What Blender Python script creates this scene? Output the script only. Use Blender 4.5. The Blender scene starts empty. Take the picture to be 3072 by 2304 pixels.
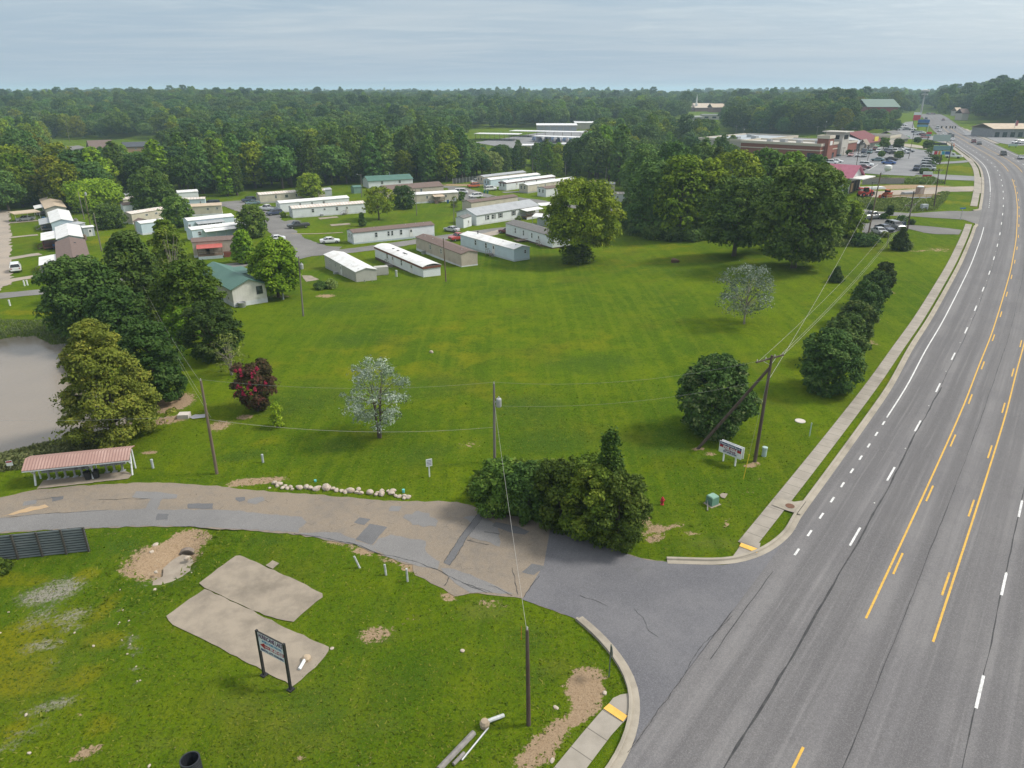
import bpy, bmesh, math, random
import numpy as np
from mathutils import Vector, Matrix

# ---------------------------------------------------------------- camera model and terrain
CAM_H = 31.5
FOC = 2133.0            # focal length in photo pixels (3072 wide)
PITCH = math.atan((1152 - 270) / FOC)
CP, SP = math.cos(PITCH), math.sin(PITCH)

def sstep(a, b, x):
    t = np.clip((np.asarray(x, float) - a) / (b - a), 0, 1)
    return t * t * (3 - 2 * t)

AX_Y = [-50, 5, 36, 68, 155, 262, 315, 400, 500, 620, 900]
AX_X = [-40, -1, 23, 47, 109, 178, 207, 245, 288, 338, 440]   # road axis, coarse, shapes the hill

def terrain_base(x, y):
    x = np.asarray(x, float); y = np.asarray(y, float)
    s = x - np.interp(y, AX_Y, AX_X)
    k = sstep(150, 240, y)
    t = np.clip((s - (-95 - 55 * k)) / ((-12 - 28 * k) - (-95 - 55 * k)), 0, 1)
    w = t * t * (3 - 2 * t)
    up = 7.5 * sstep(40, 290, y) + 3.0 * sstep(420, 640, y) - 9.0 * sstep(720, 1100, y)
    up = up + 9.0 * sstep(35, 130, s) * sstep(250, 420, y)
    low = -2.3 * sstep(100, 155, y) - 1.2 * sstep(150, 240, y) + 13.0 * sstep(380, 900, y) + 4.5 * np.sin(x / 170 + 1.2) * np.sin(y / 210 + x / 600) * sstep(400, 620, y)
    return w * up + (1 - w) * low

def terrain(x, y):
    return terrain_base(x, y)

def ray(px, py):
    u = (px - 1536) / FOC; v = (py - 1152) / FOC
    return np.array([u, CP - v * SP, -(SP + v * CP)])

def G(px, py, dz=0.0):
    """ground point seen at photo pixel (px, py); dz lifts the surface looked for"""
    d = ray(px, py)
    lo = 5.0; hi = 5.0
    f = lambda t: CAM_H + t * d[2] - dz - float(terrain(t * d[0], t * d[1]))
    while f(hi) > 0 and hi < 6000:
        lo = hi; hi *= 1.04
    for _ in range(40):
        m = 0.5 * (lo + hi)
        if f(m) > 0: lo = m
        else: hi = m
    t = hi
    return Vector((t * d[0], t * d[1], CAM_H + t * d[2]))

def hgt(base, py):
    """height above base point of a vertical at `base` whose top shows at photo row py"""
    v = (py - 1152) / FOC
    k = (SP + v * CP) / (CP - v * SP)
    return CAM_H - k * base.y - base.z

def ppm(p):
    """photo pixels per metre at point p"""
    return FOC / (p.y * CP + (CAM_H - p.z) * SP)

def Z(ox, oy, s): return lambda x, y: (ox + x / s, oy + y / s)
def pix(p):
    """photo pixel of a world point"""
    dz = p[2] - CAM_H
    dep = p[1] * CP - dz * SP
    return 1536 + FOC * p[0] / dep, 1152 + FOC * (-p[1] * SP - dz * CP) / dep

z1 = Z(0, 240, 2.765); z2 = Z(700, 240, 2.765); z3 = Z(1400, 240, 2.765); z4 = Z(2272, 240, 2.765)
zA = Z(0, 800, 2.765); zB = Z(0, 1350, 2.765); zC = Z(700, 800, 2.765); zD = Z(700, 1350, 2.765)
zE = Z(1400, 1000, 2.765); zF = Z(1900, 1250, 3.6867); zG = Z(1400, 1704, 2.765); zH = Z(600, 1704, 2.765)
zI = Z(0, 1704, 2.765); zJ = Z(2172, 1704, 2.458); zQ = Z(2400, 720, 3.2917); zR = Z(2272, 1200, 2.765)
zS = Z(2700, 380, 5.925); zT = Z(2600, 260, 4.6864); zU = Z(2500, 360, 5.53); zV = Z(2560, 560, 6.506)
zW = Z(340, 540, 5.53); zX = Z(0, 560, 5.53); zY = Z(1000, 640, 3.95); zM = Z(1340, 480, 3.568); zN = Z(2040, 360, 3.95)

ROAD_PX = [(2385.6, 2290), (2597, 1864), (2622.8, 1800), (2695, 1648.5), (2785.6, 1453), (2899.5, 1200), (2934.7, 1099.7),
           (2972.6, 1011.6), (3004.5, 908.4), (3031.9, 814), (3048.6, 720), (3051.9, 650), (3051.9, 619.7), (3047.7, 579),
           (3039, 543.7), (3025.7, 515), (3010.5, 496.5), (2990, 481), (2977, 472), (2930, 445), (2884, 418), (2845, 396.6), (2822, 376),
           (2803, 358), (2788, 346)]
# ---------------------------------------------------------------- mesh and object helpers
random.seed(7); RNG = np.random.default_rng(11)
SC = bpy.context.scene
COL = SC.collection
UP = Vector((0, 0, 1))

def tag(o, label=None, cat=None, group=None, kind=None):
    if label: o['label'] = label
    if cat: o['category'] = cat
    if group: o['group'] = group
    if kind: o['kind'] = kind
    return o

def empty(name, loc, rz=0.0, label=None, cat=None, group=None):
    o = bpy.data.objects.new(name, None)
    o.empty_display_size = 0.3
    o.location = loc; o.rotation_euler = (0, 0, rz)
    COL.objects.link(o)
    return tag(o, label, cat, group)

def children(o): return [c for c in bpy.data.objects if c.parent == o]

def copy_tree(o, parent=None):
    c = o.copy(); COL.objects.link(c); c.parent = parent
    for ch in KIDS.get(o.name, []):
        copy_tree(ch, c)
    return c
KIDS = {}

class MB:
    """collects shapes and links them as one mesh object"""
    def __init__(s): s.v = []; s.f = []; s.m = []
    def add(s, vs, fs, m=0):
        o = len(s.v); s.v += [tuple(p) for p in vs]
        s.f += [tuple(i + o for i in f) for f in fs]; s.m += [m] * len(fs); return s
    def box(s, c, d, rz=0.0, m=0, taper=1.0):
        cx, cy, cz = c; a, b, h = d[0] / 2, d[1] / 2, d[2] / 2
        ca, sa = math.cos(rz), math.sin(rz); vs = []
        for z, k in ((-h, 1), (h, taper)):
            for x, y in ((-a, -b), (a, -b), (a, b), (-a, b)):
                x *= k; y *= k
                vs.append((cx + x * ca - y * sa, cy + x * sa + y * ca, cz + z))
        return s.add(vs, [(3, 2, 1, 0), (4, 5, 6, 7), (0, 1, 5, 4), (1, 2, 6, 5), (2, 3, 7, 6), (3, 0, 4, 7)], m)
    def tube(s, pts, rad, n=8, m=0, cap=True):
        pts = [Vector(p) for p in pts]
        if not hasattr(rad, '__len__'): rad = [rad] * len(pts)
        vs = []; fs = []
        for i, p in enumerate(pts):
            t = (pts[min(i + 1, len(pts) - 1)] - pts[max(i - 1, 0)]).normalized()
            a = t.cross(UP if abs(t.z) < 0.9 else Vector((1, 0, 0))).normalized(); b = a.cross(t)
            for k in range(n):
                q = 2 * math.pi * k / n
                vs.append(p + (a * math.cos(q) + b * math.sin(q)) * rad[i])
        for i in range(len(pts) - 1):
            for k in range(n):
                k2 = (k + 1) % n
                fs.append((i * n + k, i * n + k2, (i + 1) * n + k2, (i + 1) * n + k))
        if cap:
            fs.append(tuple(range(n))[::-1]); fs.append(tuple((len(pts) - 1) * n + k for k in range(n)))
        return s.add(vs, fs, m)
    def prism(s, poly, z0, z1, m=0):
        n = len(poly)
        if sum(poly[i][0] * poly[(i + 1) % n][1] - poly[(i + 1) % n][0] * poly[i][1] for i in range(n)) < 0: poly = poly[::-1]
        vs = [(p[0], p[1], z0) for p in poly] + [(p[0], p[1], z1) for p in poly]
        fs = [tuple(range(n))[::-1], tuple(range(n, 2 * n))] + [(i, (i + 1) % n, n + (i + 1) % n, n + i) for i in range(n)]
        return s.add(vs, fs, m)
    def lathe(s, prof, c=(0, 0, 0), n=12, m=0):
        """profile of (radius, z)"""
        vs = []; fs = []
        for r, z in prof:
            for k in range(n):
                q = 2 * math.pi * k / n
                vs.append((c[0] + r * math.cos(q), c[1] + r * math.sin(q), c[2] + z))
        for i in range(len(prof) - 1):
            for k in range(n):
                k2 = (k + 1) % n
                fs.append((i * n + k, i * n + k2, (i + 1) * n + k2, (i + 1) * n + k))
        fs.append(tuple(range(n))[::-1]); fs.append(tuple((len(prof) - 1) * n + k for k in range(n)))
        return s.add(vs, fs, m)
    def mesh(s, name, mats):
        me = bpy.data.meshes.new(name)
        me.from_pydata(s.v, [], s.f)
        for mt in (mats if isinstance(mats, (list, tuple)) else [mats]): me.materials.append(mt)
        if any(s.m): me.polygons.foreach_set('material_index', s.m)
        me.update(); return me
    def build(s, name, mats, parent=None, loc=None, smooth=False):
        me = s.mesh(name, mats)
        if smooth: me.polygons.foreach_set('use_smooth', [True] * len(me.polygons))
        return link(name, me, parent, loc)

def link(name, me, parent=None, loc=None):
    o = bpy.data.objects.new(name, me); COL.objects.link(o)
    if loc is not None: o.location = loc
    if parent is not None:
        o.parent = parent
        KIDS.setdefault(parent.name, []).append(o)
    return o

def np_mesh(name, V, F, mat, attr=None):
    """fast mesh from arrays; F is (n, k) with constant k"""
    me = bpy.data.meshes.new(name)
    V = np.ascontiguousarray(V, np.float32); F = np.ascontiguousarray(F, np.int32)
    k = F.shape[1]
    me.vertices.add(len(V)); me.vertices.foreach_set('co', V.ravel())
    me.loops.add(F.size); me.loops.foreach_set('vertex_index', F.ravel())
    me.polygons.add(len(F)); me.polygons.foreach_set('loop_start', np.arange(0, F.size, k, dtype=np.int32))
    me.update(calc_edges=True)
    for n, (dom, arr) in (attr or {}).items():
        a = me.attributes.new(n, 'FLOAT', dom); a.data.foreach_set('value', np.ascontiguousarray(arr, np.float32))
    if mat is not None: me.materials.append(mat)
    return me

# ---------------------------------------------------------------- materials
def new_mat(name):
    m = bpy.data.materials.new(name); m.use_nodes = True
    nt = m.node_tree; nt.nodes.clear()
    return m, nt, nt.nodes, nt.links

class NT:
    """small wrapper for node building"""
    def __init__(s, name):
        s.m, s.nt, s.n, s.l = new_mat(name)
        s.out = s.n.new('ShaderNodeOutputMaterial')
        s.b = s.n.new('ShaderNodeBsdfPrincipled')
        s.l.new(s.b.outputs[0], s.out.inputs[0])
    def set(s, sock, v):
        if hasattr(v, 'links') or isinstance(v, bpy.types.NodeSocket): s.l.new(v, sock)
        elif isinstance(v, (tuple, list)): sock.default_value = (*v, 1) if len(v) == 3 and len(sock.default_value) == 4 else v
        else: sock.default_value = v
    def coord(s, kind='Object'):
        return s.n.new('ShaderNodeTexCoord').outputs[kind]
    def pos(s):
        return s.n.new('ShaderNodeNewGeometry').outputs['Position']
    def mapping(s, vec, scale=(1, 1, 1), rot=(0, 0, 0)):
        q = s.n.new('ShaderNodeMapping'); s.l.new(vec, q.inputs[0])
        q.inputs['Scale'].default_value = scale; q.inputs['Rotation'].default_value = rot
        return q.outputs[0]
    def noise(s, vec, scale, detail=4, rough=0.55, out=0):
        q = s.n.new('ShaderNodeTexNoise'); s.l.new(vec, q.inputs['Vector'])
        q.inputs['Scale'].default_value = scale; q.inputs['Detail'].default_value = detail; q.inputs['Roughness'].default_value = rough
        return q.outputs[out]
    def voro(s, vec, scale, feature='F1', out='Distance'):
        q = s.n.new('ShaderNodeTexVoronoi'); s.l.new(vec, q.inputs['Vector']); q.feature = feature
        q.inputs['Scale'].default_value = scale
        return q.outputs[out]
    def ramp(s, fac, a, b):
        q = s.n.new('ShaderNodeMapRange'); s.l.new(fac, q.inputs[0])
        q.inputs[1].default_value = a; q.inputs[2].default_value = b
        q.interpolation_type = 'SMOOTHSTEP'
        return q.outputs[0]
    def math(s, op, a, b=0.0, c=None):
        q = s.n.new('ShaderNodeMath'); q.operation = op
        s.set(q.inputs[0], a); s.set(q.inputs[1], b)
        if c is not None: s.set(q.inputs[2], c)
        return q.outputs[0]
    def mix(s, fac, a, b, mode='MIX'):
        q = s.n.new('ShaderNodeMix'); q.data_type = 'RGBA'; q.blend_type = mode
        s.set(q.inputs[0], fac); s.set(q.inputs[6], a); s.set(q.inputs[7], b)
        return q.outputs[2]
    def attr(s, name, out='Fac'):
        q = s.n.new('ShaderNodeAttribute'); q.attribute_name = name
        return q.outputs[out]
    def bump(s, h, strength=0.3, dist=0.05):
        q = s.n.new('ShaderNodeBump'); s.l.new(h, q.inputs['Height'])
        q.inputs['Strength'].default_value = strength; q.inputs['Distance'].default_value = dist
        s.l.new(q.outputs[0], s.b.inputs['Normal'])
    def done(s, color, rough=0.8, spec=0.3, metal=0.0):
        s.set(s.b.inputs['Base Color'], color); s.set(s.b.inputs['Roughness'], rough)
        s.b.inputs['Specular IOR Level'].default_value = spec; s.b.inputs['Metallic'].default_value = metal
        return s.m

def mul(c, k): return tuple(x * k for x in c)

_mc = {}
def mat(name, c, c2=None, scale=1.5, rough=0.75, spec=0.3, metal=0.0, streak=(1, 1, 1), bump=0.0):
    """plain weathered material: colour c wandering to c2"""
    if name in _mc: return _mc[name]
    t = NT(name); v = t.mapping(t.coord(), streak)
    n = t.noise(v, scale, 5, 0.6); f = t.ramp(n, 0.35, 0.7)
    n2 = t.noise(v, scale * 9, 3, 0.6)
    col = t.mix(f, c, c2 or mul(c, 0.78))
    col = t.mix(t.math('MULTIPLY', n2, 0.25), col, mul(c, 0.6))
    if bump: t.bump(n2, bump, 0.02)
    _mc[name] = t.done(col, rough, spec, metal); return _mc[name]

def pal(name, c, rough=0.6, spec=0.4, metal=0.0):
    if name in _mc: return _mc[name]
    t = NT(name); n = t.noise(t.coord(), 4, 3)
    col = t.mix(t.ramp(n, 0.3, 0.75), c, mul(c, 0.85))
    _mc[name] = t.done(col, rough, spec, metal); return _mc[name]

def glass(name='window_glass', c=(0.02, 0.025, 0.03)):
    if name in _mc: return _mc[name]
    t = NT(name); n = t.noise(t.coord(), 1.3, 2)
    _mc[name] = t.done(t.mix(t.ramp(n, 0.35, 0.7), c, mul(c, 3.2)), 0.08, 0.6); return _mc[name]

def striped(name, c, c2, period, axis=0, width=0.25, rough=0.6, dirt=None):
    """sheet metal or siding: narrow grooves every `period` metres along one object axis"""
    if name in _mc: return _mc[name]
    t = NT(name); co = t.coord()
    sx = t.n.new('ShaderNodeSeparateXYZ'); t.l.new(co, sx.inputs[0])
    fr = t.math('FRACT', t.math('DIVIDE', sx.outputs[axis], period))
    line = t.math('LESS_THAN', fr, width)
    n = t.noise(t.mapping(co, (0.5, 0.5, 0.5)), 1.2, 6, 0.65)
    col = t.mix(t.ramp(n, 0.4, 0.75), c, dirt or mul(c, 0.75))
    col = t.mix(line, col, c2)
    _mc[name] = t.done(col, rough, 0.3); return _mc[name]
# ---------------------------------------------------------------- ground, road and foliage materials
def grass_material():
    t = NT('lawn_grass'); p = t.pos()
    big = t.noise(p, 0.035, 4, 0.5); mid = t.noise(p, 0.22, 5, 0.6); fine = t.noise(p, 3.4, 5, 0.75); tiny = t.noise(p, 9.0, 4, 0.8)
    mow = t.noise(t.mapping(p, (0.9, 0.10, 1), (0, 0, 0.55)), 0.6, 3, 0.5); mow2 = t.noise(t.mapping(p, (2.2, 0.06, 1), (0, 0, -0.35)), 0.5, 2, 0.5)
    c = t.mix(t.ramp(big, 0.36, 0.64), (0.052, 0.104, 0.006), (0.092, 0.146, 0.005))
    c = t.mix(t.math('MULTIPLY', t.ramp(mid, 0.42, 0.75), 0.65), c, (0.125, 0.162, 0.005))
    c = t.mix(t.math('MULTIPLY', t.ramp(mow, 0.45, 0.7), 0.45), c, (0.044, 0.090, 0.005))
    c = t.mix(t.math('MULTIPLY', t.ramp(mow2, 0.48, 0.62), 0.35), c, (0.120, 0.160, 0.010))
    olive = t.noise(p, 0.09, 5, 0.6)
    c = t.mix(t.math('MULTIPLY', t.ramp(olive, 0.5, 0.72), 0.55), c, (0.098, 0.102, 0.012))
    # yellowish weedy turf, darker green turf, and bare dirt or gravel where the ground carries them
    yel = t.math('ADD', t.attr('yellow'), t.math('MULTIPLY', t.math('SUBTRACT', mid, 0.5), 1.3))
    c = t.mix(t.math('MULTIPLY', t.ramp(yel, 0.35, 0.8), 0.8), c, (0.165, 0.160, 0.008))
    dark_green = t.math('ADD', t.attr('dark_green'), t.math('MULTIPLY', t.math('SUBTRACT', mid, 0.5), 1.0))
    c = t.mix(t.math('MULTIPLY', t.ramp(dark_green, 0.3, 0.85), 0.75), c, (0.034, 0.080, 0.012))
    pale = t.math('ADD', t.attr('pale'), t.math('MULTIPLY', t.math('SUBTRACT', fine, 0.5), 1.0))
    c = t.mix(t.math('MULTIPLY', t.ramp(pale, 0.3, 0.9), 0.7), c, (0.17, 0.165, 0.052))
    c = t.mix(t.math('MULTIPLY', t.ramp(fine, 0.44, 0.66), 0.62), c, (0.028, 0.058, 0.004))
    c = t.mix(t.math('MULTIPLY', t.ramp(tiny, 0.5, 0.7), 0.7), c, (0.18, 0.205, 0.010))
    patchy = t.noise(p, 0.75, 5, 0.65)
    c = t.mix(t.math('MULTIPLY', t.ramp(patchy, 0.5, 0.72), 0.5), c, (0.036, 0.072, 0.006))
    c = t.mix(t.math('MULTIPLY', t.ramp(patchy, 0.45, 0.28), 0.35), c, (0.150, 0.165, 0.010))
    d = t.math('ADD', t.attr('dirt'), t.math('ADD', t.math('MULTIPLY', t.math('SUBTRACT', mid, 0.5), 0.9), t.math('MULTIPLY', t.math('SUBTRACT', fine, 0.5), 1.3)))
    dirt = t.mix(fine, (0.22, 0.145, 0.085), (0.42, 0.32, 0.215)); dirt = t.mix(t.ramp(tiny, 0.45, 0.75), dirt, (0.16, 0.11, 0.07))
    c = t.mix(t.ramp(d, 0.48, 0.62), c, dirt)
    g = t.math('ADD', t.attr('gravel'), t.math('ADD', t.math('MULTIPLY', t.math('SUBTRACT', mid, 0.5), 0.8), t.math('MULTIPLY', t.math('SUBTRACT', fine, 0.5), 1.6)))
    grav = t.mix(t.ramp(t.voro(p, 7.0), 0.05, 0.6), (0.105, 0.097, 0.08), (0.27, 0.25, 0.215))
    c = t.mix(t.math('MULTIPLY', t.ramp(g, 0.42, 0.95), 0.9), c, grav)
    h = t.math('ADD', t.math('MULTIPLY', fine, 0.6), t.math('MULTIPLY', tiny, 0.8))
    t.bump(h, 0.9, 0.12)
    return t.done(c, 0.95, 0.02)

def asphalt_material(name, base, base2, lanes=False, tan=None, cracks=False):
    t = NT(name); p = t.pos()
    big = t.noise(p, 0.12, 4, 0.6); fine = t.noise(p, 16.0, 3, 0.8); mid = t.noise(p, 1.4, 5, 0.65)
    c = t.mix(t.ramp(big, 0.35, 0.65), base, base2)
    if tan:
        c = t.mix(t.ramp(t.math('ADD', t.math('MULTIPLY', big, 0.6), t.math('MULTIPLY', mid, 0.5)), 0.42, 0.66), c, tan)
    if lanes:
        uv = t.n.new('ShaderNodeUVMap').outputs[0]
        st = t.noise(t.mapping(uv, (0.95, 0.012, 1)), 1.0, 3, 0.55)
        c = t.mix(t.math('MULTIPLY', t.ramp(st, 0.4, 0.62), 0.6), c, mul(base, 0.70))
        sp = t.n.new('ShaderNodeSeparateXYZ'); t.l.new(uv, sp.inputs[0])
        ln = t.math('COSINE', t.math('MULTIPLY', t.math('ADD', sp.outputs[0], 1.5), 2.0944))
        c = t.mix(t.math('MULTIPLY', t.ramp(t.math('ADD', ln, t.math('MULTIPLY', st, 1.2)), 0.5, 1.5), 0.6), c, mul(base, 0.74))
        st2 = t.noise(t.mapping(uv, (3.0, 0.05, 1)), 1.0, 4, 0.6)
        c = t.mix(t.math('MULTIPLY', t.ramp(st2, 0.5, 0.75), 0.5), c, mul(base2, 1.25))
    c = t.mix(t.math('MULTIPLY', t.ramp(mid, 0.5, 0.8), 0.35), c, mul(base, 0.7))
    c = t.mix(t.math('MULTIPLY', t.ramp(fine, 0.45, 0.75), 0.45), c, mul(base2, 1.7))
    c = t.mix(t.math('MULTIPLY', t.ramp(fine, 0.55, 0.3), 0.35), c, mul(base, 0.55))
    ck = t.voro(p, 0.9, 'DISTANCE_TO_EDGE') if cracks else None; wob = t.noise(p, 0.9, 3)
    if cracks:
        ckm = t.math('MULTIPLY', t.math('LESS_THAN', ck, 0.01), t.ramp(wob, 0.55, 0.62))
        c = t.mix(t.math('MULTIPLY', ckm, 0.6), c, mul(base, 0.45))
    t.bump(fine, 0.25, 0.01)
    return t.done(c, 0.9, 0.25)

def concrete_material(name, c1, c2, joints=0.0):
    t = NT(name); p = t.pos()
    n = t.noise(p, 0.7, 6, 0.6); f = t.noise(p, 14, 3, 0.7); st = t.noise(p, 0.16, 5, 0.7)
    c = t.mix(t.ramp(n, 0.35, 0.7), c1, c2)
    c = t.mix(t.math('MULTIPLY', t.ramp(st, 0.48, 0.7), 0.6), c, mul(c2, 0.6))
    c = t.mix(t.math('MULTIPLY', t.ramp(f, 0.5, 0.8), 0.4), c, mul(c1, 1.25))
    if joints:
        uv = t.n.new('ShaderNodeUVMap').outputs[0]; sx = t.n.new('ShaderNodeSeparateXYZ'); t.l.new(uv, sx.inputs[0])
        fr = t.math('FRACT', t.math('DIVIDE', sx.outputs[1], joints))
        c = t.mix(t.math('MULTIPLY', t.math('LESS_THAN', fr, 0.035), 0.75), c, mul(c2, 0.3))
        cell = t.n.new('ShaderNodeTexWhiteNoise'); cell.noise_dimensions = '1D'
        t.l.new(t.math('FLOOR', t.math('DIVIDE', sx.outputs[1], joints)), cell.inputs['W'])
        c = t.mix(t.math('MULTIPLY', cell.outputs['Value'], 0.22), c, mul(c2, 0.7))
    t.bump(f, 0.15, 0.01)
    return t.done(c, 0.9, 0.2)

def leaf_material(name, dark, mid, light, trans=0.16):
    m, nt, n, l = new_mat(name); t = NT.__new__(NT); t.m, t.nt, t.n, t.l = m, nt, n, l
    out = n.new('ShaderNodeOutputMaterial')
    a = t.attr('tint'); oi = n.new('ShaderNodeObjectInfo').outputs['Random']
    c = t.mix(t.ramp(a, 0.0, 0.55), dark, mid); c = t.mix(t.ramp(a, 0.5, 1.0), c, light)
    c = t.mix(t.math('MULTIPLY', oi, 0.25), c, mul(mid, 0.72))
    hs = n.new('ShaderNodeHueSaturation'); l.new(c, hs.inputs['Color'])
    q = n.new('ShaderNodeMapRange'); l.new(oi, q.inputs[0]); q.inputs[3].default_value = 0.478; q.inputs[4].default_value = 0.514
    q2 = n.new('ShaderNodeMapRange'); l.new(t.math('FRACT', t.math('MULTIPLY', oi, 7.31)), q2.inputs[0]); q2.inputs[3].default_value = 0.70; q2.inputs[4].default_value = 1.38; l.new(q2.outputs[0], hs.inputs['Value'])
    l.new(q.outputs[0], hs.inputs['Hue'])
    d = n.new('ShaderNodeBsdfPrincipled'); d.inputs['Roughness'].default_value = 0.62; d.inputs['Specular IOR Level'].default_value = 0.06
    l.new(hs.outputs[0], d.inputs['Base Color'])
    tr = n.new('ShaderNodeBsdfTranslucent'); l.new(hs.outputs[0], tr.inputs['Color'])
    mx = n.new('ShaderNodeMixShader'); mx.inputs[0].default_value = trans
    l.new(d.outputs[0], mx.inputs[1]); l.new(tr.outputs[0], mx.inputs[2]); l.new(mx.outputs[0], out.inputs[0])
    return m

GRASS = grass_material()
ROADM = asphalt_material('highway_asphalt', (0.133, 0.128, 0.132), (0.165, 0.159, 0.160), lanes=True)
MOUTH = asphalt_material('worn_asphalt', (0.105, 0.105, 0.116), (0.143, 0.141, 0.150))
SIDE = asphalt_material('gravelly_road', (0.157, 0.137, 0.116), (0.189, 0.163, 0.134), tan=(0.222, 0.181, 0.137), cracks=True)
LANE = asphalt_material('park_asphalt', (0.132, 0.128, 0.123), (0.180, 0.174, 0.167))
LOT = asphalt_material('parking_asphalt', (0.158, 0.160, 0.167), (0.207, 0.207, 0.211))
GRAVELROAD = asphalt_material('gravel_lane', (0.238, 0.207, 0.176), (0.290, 0.260, 0.224), tan=(0.317, 0.264, 0.211))
PATCHG = asphalt_material('grey_patch', (0.151, 0.148, 0.148), (0.183, 0.178, 0.175))
PATCHD = asphalt_material('dark_patch', (0.101, 0.101, 0.107), (0.128, 0.128, 0.132))
TAR = mat('tar_crack', (0.035, 0.035, 0.038), (0.06, 0.06, 0.06), 2.0)
WALK = concrete_material('sidewalk_concrete', (0.318, 0.288, 0.248), (0.267, 0.241, 0.205), joints=1.52)
CONC = concrete_material('kerb_concrete', (0.331, 0.297, 0.245), (0.267, 0.239, 0.196))
SLAB = concrete_material('old_slab', (0.281, 0.240, 0.190), (0.206, 0.177, 0.142))
WHITEP = mat('white_road_paint', (0.70, 0.70, 0.69), (0.40, 0.40, 0.40), 5.0)
YELLOWP = mat('yellow_road_paint', (0.64, 0.38, 0.06), (0.44, 0.28, 0.08), 4.0)
PADY = mat('tactile_yellow', (0.72, 0.43, 0.09), (0.60, 0.35, 0.08), 3.0)
BARK = mat('bark', (0.075, 0.055, 0.042), (0.12, 0.10, 0.08), 4.0, 0.9, streak=(1, 1, 0.25), bump=0.4)
BARKG = mat('pale_bark', (0.30, 0.265, 0.225), (0.19, 0.165, 0.14), 4.0, 0.9, streak=(1, 1, 0.25))
L_OAK = leaf_material('oak_leaves', (0.035, 0.074, 0.014), (0.072, 0.132, 0.020), (0.138, 0.200, 0.034))
L_FOR = leaf_material('woodland_leaves', (0.040, 0.088, 0.022), (0.084, 0.157, 0.033), (0.163, 0.240, 0.052))
L_PINE = leaf_material('pine_needles', (0.028, 0.069, 0.026), (0.054, 0.113, 0.036), (0.096, 0.160, 0.046))
L_YEL = leaf_material('yellow_green_leaves', (0.065, 0.106, 0.009), (0.148, 0.198, 0.011), (0.261, 0.286, 0.023))
L_LIME = leaf_material('bright_leaves', (0.064, 0.134, 0.010), (0.141, 0.237, 0.013), (0.256, 0.346, 0.026))
L_CYP = leaf_material('cypress_leaves', (0.060, 0.083, 0.014), (0.123, 0.151, 0.022), (0.216, 0.211, 0.035))
L_HOLLY = leaf_material('holly_leaves', (0.027, 0.057, 0.014), (0.054, 0.099, 0.022), (0.115, 0.152, 0.039), 0.12)
L_MAG = leaf_material('dark_glossy_leaves', (0.029, 0.059, 0.014), (0.060, 0.104, 0.023), (0.186, 0.206, 0.088), 0.12)
L_SILV = leaf_material('silver_leaves', (0.070, 0.111, 0.057), (0.152, 0.200, 0.143), (0.394, 0.442, 0.394), 0.15)
L_PINK = leaf_material('pink_blossom', (0.100, 0.018, 0.022), (0.230, 0.020, 0.045), (0.460, 0.035, 0.100), 0.2)
L_WEED = leaf_material('weeds', (0.075, 0.120, 0.028), (0.130, 0.185, 0.040), (0.215, 0.260, 0.075))
L_REED = leaf_material('reeds', (0.075, 0.100, 0.040), (0.120, 0.150, 0.058), (0.190, 0.210, 0.095))
L_CRAPE = leaf_material('crape_leaves', (0.030, 0.040, 0.014), (0.075, 0.062, 0.024), (0.150, 0.062, 0.045))
L_HEDGE = leaf_material('hedge_leaves', (0.040, 0.085, 0.010), (0.085, 0.145, 0.016), (0.160, 0.215, 0.028))

L_POND = leaf_material('pond_tree_leaves', (0.025, 0.053, 0.011), (0.048, 0.090, 0.018), (0.092, 0.135, 0.032))  # darker olive green of the trees round the pond
# ---------------------------------------------------------------- the road's reference line (left yellow line)
def smooth_line(P, step, k):
    P = np.array([[p[0], p[1]] for p in P]); L = np.r_[0, np.cumsum(np.hypot(*np.diff(P, axis=0).T))]
    s = np.arange(0, L[-1], step); Q = np.c_[np.interp(s, L, P[:, 0]), np.interp(s, L, P[:, 1])]
    for _ in range(k):
        Q[1:-1] = 0.25 * Q[:-2] + 0.5 * Q[1:-1] + 0.25 * Q[2:]
    return Q
_rp = [G(*p) for p in ROAD_PX]
_d = (np.array(_rp[2][:2]) - np.array(_rp[0][:2])); _d /= np.hypot(*_d)
_e = (np.array(_rp[-1][:2]) - np.array(_rp[-4][:2])); _e /= np.hypot(*_e)
S_BACK = 70.0
_pts = [np.array(_rp[0][:2]) - _d * S_BACK] + [np.array(p[:2]) for p in _rp] + [np.array(_rp[-1][:2]) + _e * 400]
REF = smooth_line(_pts, 2.0, 14)
REFS = np.r_[0, np.cumsum(np.hypot(*np.diff(REF, axis=0).T))] - S_BACK   # s = 0 at the first measured point
_T = np.gradient(REF, axis=0); _T /= np.hypot(*_T.T)[:, None]

def ref_at(s, o):
    """world point at distance s along the road, o metres right of the left yellow line"""
    x = np.interp(s, REFS, REF[:, 0]); y = np.interp(s, REFS, REF[:, 1])
    tx = np.interp(s, REFS, _T[:, 0]); ty = np.interp(s, REFS, _T[:, 1])
    return x + ty * o, y - tx * o
def ref_heading(s):
    return math.atan2(float(np.interp(s, REFS, _T[:, 1])), float(np.interp(s, REFS, _T[:, 0])))
def ref_so(p):
    d = np.hypot(REF[:, 0] - p[0], REF[:, 1] - p[1]); i = int(np.argmin(d))
    v = np.array([p[0], p[1]]) - REF[i]
    return REFS[i] + float(v @ _T[i]), float(_T[i, 1] * v[0] - _T[i, 0] * v[1])
def lift_at(y): return 0.03 + 0.00025 * np.maximum(0, np.asarray(y, float) - 60)
def gut_o(s): return -7.05 - 0.45 * float(sstep(52, 75, s))

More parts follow.
